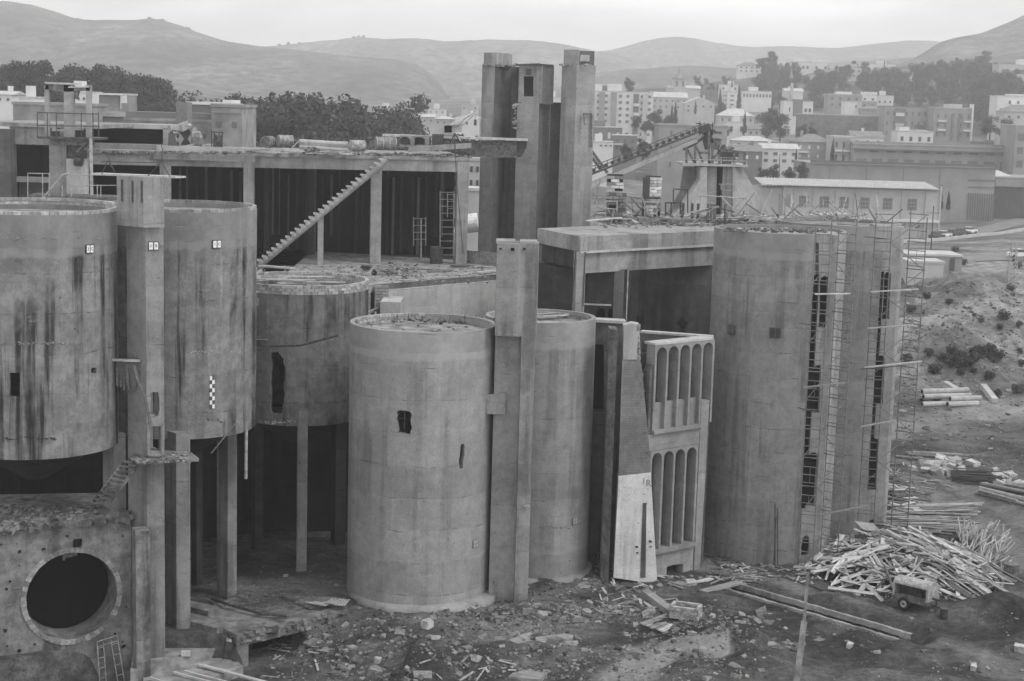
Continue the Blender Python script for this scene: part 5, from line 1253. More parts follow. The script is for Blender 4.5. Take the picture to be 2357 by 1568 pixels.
# inside back wall and side wall
bk0 = base0 - na * 4.2
mb = MB(); h0_, h1_ = P(1474, 766, 101.9), P(1638, 779, 100.4)
e0, e1 = V((h0_.x, h0_.y, 0)), V((h1_.x, h1_.y, 0)); de = (e1 - e0).normalized(); ne = V((de.y, -de.x, 0))
zc_ = (h0_.z + h1_.z) / 2
m_ = MB(); m_.prism([((e0).x, e0.y), (e1.x, e1.y), ((e1 - ne * .5).x, (e1 - ne * .5).y), ((e0 - ne * .5).x, (e0 - ne * .5).y)], -.5, zc_); ob = m_.build('rear_wall', 'concrete_silo_shaded', ab)
cuts = []
for j in range(6):
    c = e0 + de * ((e1 - e0).length * (.09 + .16 * j)); r = .27; k = MB()
    pts = [c + de * (r * math.cos(a)) + V((0, 0, zc_ - .75 + r * math.sin(a))) for a in [math.pi * q / 8 for q in range(9)]] + [c - de * r + V((0, 0, zc_ - 4)), c + de * r + V((0, 0, zc_ - 4))]
    k.plate([q + ne * .4 for q in pts], -ne * 1.4); cuts.append(k)
carve(ob, cuts)
mb = MB(); mb.prism([((e0 + ne * .06).x, (e0 + ne * .06).y), ((e1 + ne * .06).x, (e1 + ne * .06).y), ((e1 - ne * .56).x, (e1 - ne * .56).y), ((e0 - ne * .56).x, (e0 - ne * .56).y)], zc_ + .001, zc_ + .13); mb.build('rear_coping', 'concrete_pale', ab)
mb = MB(); mb.prism([(base0.x - .45, base0.y + .3), (base0.x - .2, base0.y + .3), (e0.x, e0.y), (e0.x - .3, e0.y)], -.5, zt_ - 1.4); mb.build('left_wall', 'concrete_dark', ab)
q0 = base0 - na * 1.6
mb = MB(); mb.prism([(q0.x, q0.y), ((q0 + da * (xe - .3)).x, (q0 + da * (xe - .3)).y), ((q0 + da * (xe - .3) - na * .2).x, (q0 + da * (xe - .3) - na * .2).y), ((q0 - na * .2).x, (q0 - na * .2).y)], -.5, zt_ - .75); mb.build('inner_wall', 'concrete_dark', ab)  # wall colour darkened to stand for shade behind the arches
# ------------------------------------------------------------------ number boards
def board(label, c, n, w, h, chars, tilt=0., mat='sign_white', back='sign_black', chmat='sign_black', gap=.06):
    """two plates side by side on a dark back board, fixed to a wall"""
    n = V(n).normalized(); t = V((-n.y, n.x, 0)).normalized(); t = t if t.x > 0 else -t; u = V((0, 0, 1))
    q = Quaternion(n, tilt); t = q @ t; u = q @ u
    o = thing('number_board', label, 'sign', c)
    def rc(x0, x1, y0, y1, z, d, m, nm): return MB().plate([c + t * x + u * y + n * z for x, y in ((x0, y0), (x1, y0), (x1, y1), (x0, y1))], n * d).build(nm, m, o)
    rc(-w / 2, w / 2, -h / 2, h / 2, .02, .05, back, 'back_board')
    b = .035; pw_ = (w - 2 * b - gap) / 2
    for i, ch in enumerate(chars):
        x0 = -w / 2 + b + i * (pw_ + gap); p_ = rc(x0, x0 + pw_, -h / 2 + b, h / 2 - b, .071, .015, mat, 'plate')
        if ch:
            v_, f_ = text_mesh(ch, h * .52 if len(ch) == 1 else h * .48, .004); cx_ = x0 + pw_ / 2; sx = .8 if len(ch) == 1 else .7
            MB().add([c + t * (cx_ + a.x * sx) + u * (a.y) + n * (.095 + a.z) for a in v_], f_).build('character', chmat, p_)
    return o
def cb(label, px, py, S_, w, h, chars, **k):
    p, n = cylhit(px, py, S_[0], S_[1], (R8 if S_ is S8 else R0) + .02); board(label, p, n, w, h, chars, **k)
cb('white number board reading 2 C high on the left raised silo', 205, 573, S2, .50, .44, ('2', 'C'), tilt=-.03)
h, n = onface(353, 566, (X_(336, Yp + .3), Yp + .3), (X_(377, Yp + .65), Yp + .65))
pbd = pil(292, 336, 377, 700, Yp + .3, 1.3, .35); h, n = onface(353, 566, pbd[0], pbd[1])
board('white number board reading 11 B on the square pillar', h, n, .54, .44, ('11', 'B'))
cb('white number board reading 1 C high on the right raised silo', 498, 562, S1, .53, .44, ('1', 'C'))
cb('small pale number board low on the front silo', 1093, 1251, S3, .44, .46, ('8', '7'), mat='concrete_pale', back='paint_grey', chmat='paint_grey', tilt=.04)
cb('small pale number board low on the silo right of the slim pillar', 1322, 1199, S8, .42, .42, ('6', '7'), mat='concrete_pale', back='paint_grey', chmat='paint_grey', tilt=.04)
cb('dark number board hung upright on the tall streaked silo, left of two', 1684, 759, S5, .62, .66, ('', ''), mat='sign_grey', back='sign_grey', chmat='paint_grey')
cb('grey faded number board on the tall streaked silo, right of two', 1784, 766, S5, .72, .68, ('', ''), mat='concrete_dark', back='sign_grey')
cb('dark tilted number board hanging askew on the shaded silo', 1571, 744, S7, .66, .6, ('', ''), tilt=-.62, mat='sign_black', back='sign_black')
cb('dark square number board on the shaded silo, left of the tilted one', 1473, 736, S7, .62, .55, ('', ''), mat='sign_black', back='sign_black')
cb('blackened faint number panel on the rear tall silo behind scaffold poles', 1938, 756, S6, .7, .66, ('', ''), mat='concrete_silo_tall', back='sign_grey')
# black and white levelling strip
p0, n = cylhit(488, 903, S1[0], S1[1], R0 + .02); t = V((-n.y, n.x, 0)); t = t if t.x > 0 else -t
lv = thing('measuring_strip', 'vertical black and white chequered measuring strip on the silo marked 1 C', 'gauge', p0)
hh_ = .225
for i in range(8):
    for j in (0, 1):
        x0 = -.145 + j * .145; z0 = .9 - i * hh_
        MB().plate([p0 + t * x + V((0, 0, z)) + n * .02 for x, z in ((x0, z0), (x0 + .143, z0), (x0 + .143, z0 - hh_ + .003), (x0, z0 - hh_ + .003))], n * .012).build('square', 'sign_white' if (i + j) % 2 == 0 else 'sign_grey', lv)
# ------------------------------------------------------------------ conveyor and hopper on legs
Yv = 158.
def V_(px, py, dy=0.): return P(px, py, Yv + dy)
cv_ = thing('conveyor', 'long inclined conveyor rising to the hopper platform', 'conveyor', V_(1360, 400))
L0_, L1_ = (1300, 424), (1622, 297)
def al(t, dy_px=0.): return (L0_[0] + (L1_[0] - L0_[0]) * t, L0_[1] + (L1_[1] - L0_[1]) * t + dy_px)
for dy in (-.5, .9):
    mb = MB(); mb.bar(V_(*al(0), dy), V_(*al(1), dy), .1, .14); mb.bar(V_(*al(0, -9), dy), V_(*al(1, -7), dy), .08, .09); mb.bar(V_(*al(0, -17), dy), V_(*al(1, -13), dy), .07, .08)
    for i in range(24):
        t_ = i / 23; mb.bar(V_(*al(t_), dy), V_(*al(t_, -15), dy), .08)
    mb.build('side_rail', 'metal_rusty', cv_)
mb = MB(); mb.plate([V_(*al(0, 4), -.4), V_(*al(1, 4), -.4), V_(*al(1, 4), .8), V_(*al(0, 4), .8)], V((0, 0, .12))); mb.build('belt', 'metal_dark', cv_)
mb = MB()
for i in range(22):
    t_ = (i + .5) / 22; mb.tube(V_(*al(t_, -6), -.55), V_(*al(t_, -6), .95), .2, 8)
mb.build('roller', 'metal_dark', cv_)
mb = MB(); mb.plate([V_(*al(0, 22), -.3), V_(*al(.95, 14), -.3), V_(*al(.95, 24), -.3), V_(*al(0, 36), -.3)], V((0, 1.0, 0))); mb.build('beam', 'concrete_pale', cv_)
mb = MB(); mb.box(V_(1622, 296, .2), (1.0, 1.6, .7), 0, 0, -.4); mb.build('head_drum_cover', 'metal_dark', cv_)
mb = MB()
for x0, y0, x1, y1 in ((1362, 348, 1398, 398), (1362, 362, 1384, 392)): mb.bar(V_(x0, y0, 2), V_(x1, y1, 2), .3, .3)
mb.build('second_conveyor', 'metal_rusty', label='short end of another conveyor peeping out beside the slim tower', cat='conveyor')
hp = thing('hopper_platform', 'concrete hopper stand with splayed legs and machinery on its deck', 'hopper', (X_(1660, Yv), Yv, 2))
def hs2(pts, dy, d, mat, nm): return MB().plate([V_(x, y, dy) for x, y in pts], V((0, d, 0))).build(nm, mat, hp)
zb2 = 496
hs2([(1571, 376), (1722, 380), (1722, 385), (1571, 381)], -1.2, 6.5, 'concrete_pale', 'deck')
hs2([(1612, 384), (1628, 384), (1628, zb2), (1577, zb2), (1577, 468), (1612, 414)], -1., 5.2, 'concrete_pale', 'leg')
hs2([(1628.5, 384), (1650, 384), (1648, zb2), (1628.5, zb2)], -.7, 1.2, 'concrete_frame', 'web_wall')
hs2([(1650.5, 384), (1664, 384), (1660, zb2), (1648.5, zb2)], .9, .6, 'concrete_dark', 'slot')
hs2([(1664.5, 384), (1686, 384), (1686, zb2), (1660.5, zb2)], -.7, 1.2, 'concrete_frame', 'web_wall')
hs2([(1686.5, 384), (1692, 384), (1742, zb2), (1686.5, zb2)], -.9, 1.0, 'concrete_pale', 'splayed_leg')
hs2([(1692.5, 386), (1708, 386), (1772, zb2), (1742.5, zb2)], .4, 4., 'concrete_pale', 'splayed_leg')
hs2([(1574, 384), (1611, 384), (1611, 414), (1576, 466), (1540, zb2), (1536, zb2), (1565, 440)], 2.4, 1., 'concrete_tower', 'rear_leg')
def hb(nm, mat, segs, w=.14):
    mb = MB()
    for a in segs: mb.bar(V_(a[0], a[1], a[4] if len(a) > 4 else -.6), V_(a[2], a[3], a[5] if len(a) > 5 else (a[4] if len(a) > 4 else -.6)), w)
    return mb.build(nm, mat, hp)
hb('steel_frame', 'metal_rusty', [(1580, 376, 1580, 340), (1600, 376, 1600, 334), (1582, 344, 1598, 374), (1602, 336, 1618, 374), (1632, 376, 1632, 300), (1640, 376, 1640, 330), (1656, 378, 1656, 345), (1654, 346, 1690, 348), (1690, 378, 1690, 348), (1608, 352, 1632, 352), (1632, 376, 1655, 350), (1690, 350, 1716, 352), (1714, 380, 1714, 352)], .22)
hb('railing', 'metal_light', [(1574, 366, 1720, 371, -1.1), (1574, 376, 1574, 364, -1.1), (1612, 376, 1612, 366, -1.1), (1650, 376, 1650, 367, -1.1), (1690, 378, 1690, 369, -1.1), (1718, 380, 1718, 370, -1.1), (1660, 437, 1690, 439, -1.3), (1660, 424, 1660, 437, -1.3), (1690, 424, 1690, 440, -1.3), (1655, 424, 1692, 424, -1.3)], .08)
hs2([(1622, 296), (1640, 300), (1638, 330), (1632, 345), (1626, 345), (1620, 320)], .4, 1.6, 'metal_dark', 'chute')
hs2([(1640, 318), (1662, 320), (1655, 345), (1643, 345)], .6, 1.4, 'metal_rusty', 'chute')
hs2([(1656, 346), (1700, 347), (1700, 362), (1656, 362)], .4, 1.6, 'metal_dark', 'crusher')
hs2([(1664, 364), (1684, 364), (1684, 377), (1664, 377)], -.2, 1., 'concrete_silo_shaded', 'motor')
hs2([(1640, 300), (1662, 304), (1662, 310), (1640, 308)], .1, 1., 'metal_rusty', 'catwalk')
hs2([(1573, 342), (1602, 328), (1622, 312), (1622, 318), (1602, 334), (1575, 346)], -.2, 1.4, 'metal_dark', 'lower_roof')
mb = MB()
for i in range(12): mb.rock(V_(rnd.uniform(1664, 1698), 344 - rnd.random() * 6, .8), rnd.uniform(.2, .4), 1.)
tag(mb.build('aggregate', 'stone_loose', hp), kind='stuff')
for px, y0 in ((1611, 285), (1640, 288)):
    mb = MB(); mb.tube(V_(px, 312, 1), V_(px, y0 - 6, 1), .05); mb.box(V_(px - 3, y0, 1), (.5, .2, .12)); mb.box(V_(px + 1, y0 + 12, 1), (.4, .2, .12)); mb.build('lamp_mast', 'metal_dark', hp)
# ------------------------------------------------------------------ brick stacks and litter on the deck of the tall silos
zD = 20.75
def DG(px, py): return G(px, py, zD)
def bstack(px0, px1, y0, y1, Y, lab, mat, n=1):
    q0, q1 = P(px0, y1, Y), P(px1, y1, Y); z0_, z1_ = q0.z, P(px0, y0, Y).z
    mb = MB(); brickwall(mb, q0[:2], q1[:2], z0_, z1_, th=.5, bl=.44, bh=.2, gap=.03, drop=.1)
    o = mb.build('brick_stack', mat, label=lab, cat='brick stack')
    m2 = MB(); m2.prism([(q0.x + .05, q0.y + .12), (q1.x - .05, q0.y + .12), (q1.x - .05, q0.y + .9), (q0.x + .05, q0.y + .9)], z0_, z1_ - .1); m2.build('core', 'concrete_dark', o)
    return o
bstack(1396, 1435, 398, 440, 119.5, 'narrow upper brick stack beside the slim tower', 'brick_mixed'); bstack(1393, 1440, 441, 500, 119, 'dark brick stack under the narrow one beside the slim tower', 'brick_old')
bstack(1484, 1522, 402, 450, 120.5, 'bright brick stack standing tallest left of the hopper legs', 'brick_bright'); bstack(1486, 1521, 452, 500, 120, 'stained brick stack below the bright one', 'brick_mixed')
for x0, x1, Y in ((1470, 1485, 120), ):
    mb = MB(); mb.prism([(X_(x0, Y), Y), (X_(x1, Y), Y), (X_(x1, Y), Y + .5), (X_(x0, Y), Y + .5)], Z_(x0, 505, Y), Z_(x0, 408, Y)); mb.build('steel_stanchion', 'metal_dark', label='dark steel stanchion attached beside the bright brick stack', cat='post')
mb = MB(); mb.prism([(X_(1366, 114.5), 114.6), (Br.x - .05, Br.y + .05), (B.x + .6, B.y + 7.05), (S5[0] + 9, 121), (S5[0] + 9, 126.5), (X_(1366, 126), 126.5)], zD - 1.2, zD - .04); mb.build('rear_deck', 'slab_top', label='rear deck behind the bridge slab, littered with building scrap', cat='deck')
gF = 'thin scaffold frames on the rear deck'
def fr2(pts, Y, r, mat, lab, g=gF):
    mb = MB()
    for a in pts: mb.tube(P(a[0], a[1], Y), P(a[2], a[3], Y), r, 5)
    return mb.build('trestle', mat, label=lab, cat='trestle', group=g)
fr2([(1394, 462, 1394, 505), (1420, 462, 1420, 505), (1392, 463, 1422, 464), (1394, 480, 1420, 482)], 118.5, .045, 'metal_light', 'scaffold frame before the dark brick stack')
fr2([(1484, 460, 1484, 505), (1512, 460, 1512, 505), (1480, 465, 1520, 466)], 119., .045, 'metal_light', 'scaffold frame before the bright brick stack')
fr2([(1532, 466, 1532, 500), (1566, 463, 1566, 500), (1531, 467, 1568, 466), (1545, 467, 1545, 498), (1531, 488, 1550, 500)], 119.5, .06, 'metal_dark', 'dark square frame standing right of the bright brick stack')
fr2([(1550, 435, 1583, 437), (1550, 437, 1550, 470), (1583, 437, 1583, 490)], 124., .05, 'metal_dark', 'dark goalpost frame standing before the hopper legs')
fr2([(1436, 450, 1480, 458), (1440, 470, 1475, 500), (1452, 455, 1490, 500), (1460, 500, 1485, 470)], 121., .06, 'metal_light', 'leaning struts between the two brick stacks')
fr2([(1610, 450, 1718, 457), (1612, 450, 1612, 480), (1716, 455, 1690, 480), (1718, 452, 1718, 480)], 121., .045, 'metal_light', 'rail of thin tubes before the hopper legs')
fr2([(1362, 455, 1388, 456), (1372, 415, 1378, 470), (1382, 410, 1368, 470)], 121., .06, 'metal_light', 'crossed light struts at the slim tower')
mb = MB()
for i in range(150):
    px = rnd.uniform(1372, 2040); q = P(px, 515, rnd.uniform(116.5, 124) if px < 1660 else rnd.uniform(113, 119)); q.z = zD if px < 1660 else z5t + .05
    L = rnd.uniform(.5, 2.4); d = V((rnd.gauss(0, .6), rnd.gauss(0, .4), abs(rnd.gauss(.3, .5)))).normalized() * L; w_ = rnd.choice((.03, .05, .08, .12)); mb.bar(q, q + d, w_, w_ * .6)
mb.build('tangled_laths', 'wood_scrap', label='tangle of tilted laths and tubes left over the rear deck', cat='scrap', kind='stuff')
gW = 'scrap boards on the rear deck'
for i in range(110):
    px = rnd.uniform(1380, 1800); py = rnd.uniform(492, 519) + max(0, (px - 1640) * .02); q = DG(px, py); a = rnd.gauss(.2, .7)
    if q.y > 126: q.y = 126 - rnd.random() * 6
    mb = MB(); mb.box((q.x, q.y, zD + .08 + rnd.random() * .4), (rnd.uniform(.9, 3.2), rnd.uniform(.14, .32), .07), a, rnd.gauss(0, .08), rnd.gauss(0, .12)); mb.build('board', 'wood_plank' if rnd.random() < .8 else 'wood_dark', label='scrap board strewn over the rear deck before the hopper', cat='board', group=gW)
gT = 'short posts standing on the rear deck'
for px in (1570, 1592, 1605, 1628, 1636, 1644, 1668):
    q = P(px, 520, 118.5); mb = MB(); mb.box((q.x, q.y, zD + .75), (.16, .16, 1.6), .2, 0, rnd.uniform(-.05, .05)); mb.build('post', 'wood_dark', label='short dark post standing on the rear deck before the hopper', cat='post', group=gT)
for x0, y0, x1, y1, lab in ((1560, 508, 1640, 478, 'long slanting board across the deck posts'), (1586, 490, 1655, 476, 'board lodged on top of the deck posts'), (1650, 478, 1690, 488, 'dark board at the right end of the deck posts'), (1372, 500, 1455, 505, 'pale plank along the foot of the dark brick stack')):
    mb = MB(); mb.bar(P(x0, y0, 117.5), P(x1, y1, 117.5), .3, .1); mb.build('plank', 'wood_dark' if 'dark board' in lab else 'wood_plank', label=lab, cat='plank')
mb = MB()
for i in range(520):
    q = DG(rnd.uniform(1370, 2060), rnd.uniform(500, 526));
    if q.y > 124: q.y = 124 - rnd.random() * 4
    mb.rock((q.x, q.y, zD + .06 + rnd.random() * .15), rnd.uniform(.04, .17))
for i in range(200):
    px = rnd.uniform(1670, 1900); q = G(px, 529 + (px - 1670) * .012, z5t + .1); mb.rock((q.x, q.y, z5t + .05 + rnd.random() * .15), rnd.uniform(.06, .2))
mb.build('deck_rubble', 'stone_loose', label='broken brick and plaster littering the rear deck and tall silo tops', cat='rubble', kind='stuff')
mb = MB(); mb.prism([(X_(1462, 118), 118), (X_(1600, 118), 118), (X_(1600, 118), 120.2), (X_(1462, 118), 120.2)], zD + .004, zD + .4); mb.build('kerb_block', 'concrete_wall', label='low concrete kerb block on the bridge slab', cat='block')
mb = MB(); mb.tube(P(1485 - 80, 503, 118), P(1512 - 80, 503, 118), .5, 12); mb.build('drum', 'metal_dark', label='dark tub lying beside the slim tower on the rear deck', cat='drum')
# machine-house canopy far right of the deck
mb = MB(); mb.prism([(X_(1830, 119), 119), (X_(1960, 119), 119), (X_(1960, 119), 121), (X_(1830, 119), 121)], Z_(1890, 535, 119), Z_(1890, 505, 119)); mb.build('upstand_wall', 'concrete_block', label='stained upstand wall on the rear deck right of the hopper', cat='wall')
mb = MB(); mb.plate([P(1850, 500, 118), P(1955, 498, 118), P(1940, 494, 121), P(1862, 494, 121)], V((0, 0, .15))); mb.build('roof_sheet', 'concrete_pale', label='pale sheet roofing the upstand wall right of the hopper', cat='sheet')
# ------------------------------------------------------------------ helper: where a photo ray meets the terrain
def T(px, py, y0=62., y1=4000.):
    d = ray(px, py); Y = y0; pY = y0
    while Y < y1:
        p = O + d * (Y / d.y)
        if p.z <= H(p.x, p.y, False):
            a, b = pY, Y
            for _ in range(12):
                m_ = (a + b) / 2; p = O + d * (m_ / d.y)
                if p.z <= H(p.x, p.y, False): b = m_
                else: a = m_
            p = O + d * (b / d.y); p.z = H(p.x, p.y); return p
        pY = Y; Y += max(.6, Y * .006)
    return None
# ------------------------------------------------------------------ scaffolds
def scaffold(label, cols, ztop, zb=0.):
    """cols: four (px at row 880, Y): two ladder frames tied by diagonal braces"""
    b = [V((X_(px, Y, 880), Y, zb)) for px, Y in cols]
    s = thing('scaffold_tower', label, 'scaffold', (b[0] + b[3]) / 2)
    for q in b: MB().tube(q, V((q.x, q.y, ztop + rnd.uniform(-.3, .5))), .042, 6).build('standard', 'scaffold_steel', s)
    n = int((ztop - zb) / 1.75); lift = (ztop - zb) / n
    for i in range(n):
        z0 = zb + i * lift
        for a, c in ((0, 1), (2, 3)):
            mb = MB(); p, q = b[a], b[c]
            for k in (.12, .4, .68):
                mb.tube(V((p.x, p.y, z0 + k * lift)), V((q.x, q.y, z0 + k * lift)), .03, 5)
            m_ = p.lerp(q, .5); mb.tube(V((m_.x, m_.y, z0 + .12 * lift)), V((m_.x, m_.y, z0 + .68 * lift)), .016, 5)
            mb.tube(V((p.x, p.y, z0 + lift)) - (q - p) * .12, V((q.x, q.y, z0 + lift)) + (q - p) * .08, .034, 5); mb.build('ladder_frame', 'scaffold_steel', s)
        mb = MB(); p, q = (b[1], b[3]) if i % 2 else (b[1], b[3])
        za, zc = (z0, z0 + lift) if i % 2 else (z0 + lift, z0)
        mb.tube(V((p.x, p.y, za)), V((q.x, q.y, zc)), .034, 5)
        if i % 2 == 0: mb.tube(V((b[0].x, b[0].y, zc)), V((b[2].x, b[2].y, za)), .02, 5)
        mb.build('brace', 'scaffold_steel', s)
    return s
scaffold('slender scaffold tower in front of the nearer tall silo', [(1858, 100.3), (1894, 100.0), (1911, 101.5), (1951, 100.7)], z5t + .7)
scaffold('slender scaffold tower at the right edge of the rear tall silo', [(1994, 108.2), (2031, 108.0), (2072, 109.6), (2110, 108.7)], z5t + 1.0)
for x0, y0, x1, y1, Y, lab in ((1876, 677, 1957, 676, 100.1, 'topmost bright plank on the nearer scaffold'), (1850, 892, 1945, 882, 100., 'long plank halfway up the nearer scaffold'), (1884, 1186, 1995, 1165, 100.4, 'lowest plank slung between the two scaffolds'),
                               (2004, 672, 2114, 666, 107.8, 'topmost plank on the rear scaffold'), (1996, 756, 2102, 748, 107.8, 'second plank down on the rear scaffold'), (1990, 846, 2122, 832, 107.8, 'tilted longest plank on the rear scaffold'), (1982, 982, 2062, 968, 107.8, 'fourth plank down on the rear scaffold')):
    mb = MB(); mb.bar(P(x0, y0, Y), P(x1, y1, Y - .5), .34, .07); mb.build('plank', 'wood_plank', label=lab, cat='plank')
for x0, y0, x1, y1, Y, lab in ((1840, 744, 1890, 752, 100.2, 'short dark tube sticking out left of the nearer scaffold, upper'), (1836, 938, 1878, 950, 100.2, 'short dark tube sticking out left of the nearer scaffold, lower'), (1980, 850, 2080, 842, 108, 'dark ledger tube behind the rear scaffold planks'), (1990, 545, 2040, 550, 108, 'loose tube across the top of the rear scaffold')):
    mb = MB(); mb.tube(P(x0, y0, Y), P(x1, y1, Y), .035, 6); mb.build('tube', 'metal_dark', label=lab, cat='tube')
gR = 'rods leaning on the tall silo'
for a in ((1788, 1153, 1781, 1304), (1784, 1160, 1784, 1306), (1790, 1170, 1790, 1308), (1816, 1164, 1782, 1296)):
    q = G(a[2], a[3], 0); mb = MB(); mb.tube(q, P(a[0], a[1], q.y + .4), .035, 6); mb.build('rod', 'metal_dark', label='thin dark rod leaning against the foot of the tall streaked silo', cat='rod', group=gR)
# ------------------------------------------------------------------ the heap of planks
hc = G(2078, 1316, 0); HX, HY, HH = 6.4, 6.2, 1.8
def heap(x, y):
    d = ((x - hc.x) / HX) ** 2 + ((y - hc.y) / HY) ** 2
    return H(x, y) + HH * max(0, 1 - d) ** .8 * .8
gH = 'planks of the big wood heap'
for i in range(285):
    a = rnd.uniform(0, 6.283); k = math.sqrt(rnd.random()) * .98
    x, y = hc.x + HX * k * math.cos(a), hc.y + HY * k * math.sin(a)
    if y > hc.y + 3.4: y = hc.y + rnd.uniform(-5, 3)
    L = rnd.choice((1.2, 1.6, 2., 2.4, 3., 3.6, 4.4)) * rnd.uniform(.85, 1.1); w_ = rnd.choice((.1, .14, .18, .22, .3)); th = rnd.choice((.03, .04, .06, .08))
    right = (x - hc.x) > -.5
    if rnd.random() < .14: L, w_, th = rnd.uniform(.8, 1.8), rnd.uniform(.3, .5), .04
    base = math.atan2(y - hc.y, x - hc.x)
    ang = -.95 + rnd.gauss(0, .22) if right and rnd.random() < .75 else base + rnd.gauss(0, 1.1)
    dx, dy = math.cos(ang), math.sin(ang)
    p0 = V((x - dx * L / 2, y - dy * L / 2, 0)); p1 = V((x + dx * L / 2, y + dy * L / 2, 0))
    p0.z = heap(p0.x, p0.y) + rnd.uniform(0, .35); p1.z = heap(p1.x, p1.y) + rnd.uniform(0, .35)
    c = (p0 + p1) / 2; mz = heap(c.x, c.y) + .03
    if c.z < mz: p0.z += mz - c.z; p1.z += mz - c.z
    d = p1 - p0; mb = MB(); mb.box((0, 0, 0), (d.length, w_, th))
    o = mb.build('plank', 'wood_plank' if rnd.random() < .88 else 'wood_dark', loc=(0, 0, 0), label='weathered loose plank in the big wood heap behind the compressor trailer', cat='plank', group=gH)
    o.location = (p0 + p1) / 2; q = d.to_track_quat('X', 'Z'); o.rotation_euler = (q @ Quaternion((1, 0, 0), rnd.uniform(-.7, .7))).to_euler()
mb = MB()
for i in range(900):
    a = rnd.uniform(0, 6.283); k = math.sqrt(rnd.random()); x, y = hc.x + HX * k * math.cos(a), hc.y + HY * k * math.sin(a)
    L = rnd.uniform(.3, 1.3); z = heap(x, y) - rnd.uniform(0, .25); an = rnd.uniform(0, 6.3)
    mb.box((x, y, z), (L, rnd.uniform(.05, .16), rnd.uniform(.02, .06)), an, rnd.gauss(0, .3), rnd.gauss(0, .3))
mb.build('wood_scrap', 'wood_scrap', label='splinters and short offcuts filling the big wood heap', cat='scrap wood', kind='stuff')
for px, py, rz in ((2000, 1262, .4), (1985, 1280, 1.2), (2030, 1245, 2.0)):
    q = T(px, py); q.z = heap(q.x, q.y) + .35; mb = MB(); mb.box(q, (1.9, 1.2, .05), rz, .25, .2); mb.build('panel', 'wood_plank', label={2000: 'broad buckled panel lying on the left flank of the wood heap', 1985: 'lower buckled panel on the left flank of the wood heap', 2030: 'panel at the top of the wood heap by the scaffold'}[px], cat='panel')
# a few long clear planks on the heap, as pictured
for x0, y0, x1, y1, lab in ((2058, 1228, 2210, 1315, 'longest plank sliding down the right flank of the wood heap'), (1878, 1330, 1960, 1270, 'long plank at the far left tip of the wood heap'), (2010, 1240, 2100, 1320, 'bright plank crossing the middle of the wood heap'), (1970, 1320, 2040, 1360, 'low slanting plank at the front of the wood heap'), (2000, 1230, 2005, 1290, 'upright plank at the crest of the wood heap'), (2028, 1300, 2022, 1372, 'upright pale plank in front of the heap, left of the trailer'), (2192, 1310, 2205, 1384, 'plank standing steeply at the right front of the heap'), (1905, 1368, 2010, 1376, 'long flat board along the front foot of the heap')):
    a, b = T(x0, y0), T(x1, y1); a.z = heap(a.x, a.y) + .3; b.z = heap(b.x, b.y) + .25
    mb = MB(); mb.bar(a, b, .24, .05, (0, -.5, 1)); mb.build('plank', 'wood_plank', label=lab, cat='plank')
# short props, round, to the right of the heap
gS = 'short props beside the wood heap'
for i in range(120):
    px, py = rnd.uniform(2195, 2312), rnd.uniform(1236, 1325); q = T(px, py)
    if (px < 2250 and rnd.random() < .35): pass
    L = rnd.uniform(1.0, 1.7); an = .95 + rnd.gauss(0, .35); d = V((math.cos(an), math.sin(an), rnd.uniform(.1, .75))).normalized() * L
    z0 = .1 + .5 * rnd.random(); mb = MB(); mb.tube((0, 0, 0), d, rnd.uniform(.04, .065), 7)
    o = mb.build('prop', 'wood_pole', loc=(0, 0, 0), label='short round prop in the bristling stack right of the wood heap', cat='prop', group=gS); o.location = q + V((0, 0, z0))
# long poles behind the heap
gL = 'long poles stacked behind the wood heap'
for i in range(70):
    px, py = rnd.uniform(2085, 2190), rnd.uniform(1170, 1228); q = T(px, py); L = rnd.uniform(3.6, 5.6); an = rnd.gauss(.08, .1) if rnd.random() < .8 else rnd.uniform(-.3, .5)
    mb = MB(); mb.tube((-L / 2, 0, 0), (L / 2, 0, rnd.gauss(0, .12)), rnd.uniform(.05, .08), 7)
    o = mb.build('pole', 'wood_pole', loc=(0, 0, 0), label='long round pole in the flat stack between silo and dirt track', cat='pole', group=gL); o.location = q + V((0, 0, .1 + .55 * rnd.random())); o.rotation_euler = (0, 0, an)
gK = 'boards tipped beside the rear silo'
for i in range(85):
    px = rnd.uniform(2035, 2130); py = 1100 + (px - 2035) * .75 + rnd.uniform(-8, 40); q = T(px, py); L = rnd.uniform(1.2, 3.6); an = rnd.gauss(-.35, .5)
    mb = MB(); mb.box((0, 0, 0), (L, rnd.uniform(.12, .26), .06))
    o = mb.build('board', 'wood_plank' if rnd.random() < .8 else 'wood_dark', loc=(0, 0, 0), label='loose board in the slope of boards right of the rear scaffold', cat='board', group=gK); o.location = q + V((0, 0, .1 + .6 * rnd.random())); o.rotation_euler = (rnd.uniform(-.5, .5), rnd.uniform(-.15, .25), an)
gG = 'logs lying at the right edge'
for i, (x0, y0, x1, y1) in enumerate(((2248, 1138, 2380, 1172), (2254, 1130, 2385, 1160), (2262, 1126, 2390, 1150), (2270, 1124, 2385, 1142), (2285, 1122, 2400, 1138), (2252, 1143, 2340, 1166), (2300, 1120, 2400, 1130), (2265, 1135, 2370, 1165))):
    a, b = T(x0, y0), T(x1, y1); r = rnd.uniform(.12, .19); mb = MB(); mb.tube(a + V((0, 0, .15 + .12 * (i % 3))), b + V((0, 0, .15 + .12 * (i % 3))), r, 9, r * .8); mb.build('log', 'wood_pole', label='long pale log in the row beside the track at the right edge', cat='log', group=gG)
mb = MB()
for i in range(60):
    y_ = rnd.uniform(1088, 1112); a, b = T(2190 + rnd.uniform(-4, 6), y_), T(2275 + rnd.uniform(-6, 10), y_ + 9); h_ = rnd.random() * .7; mb.tube(a + V((0, 0, h_)), b + V((0, 0, h_)), .03, 5)
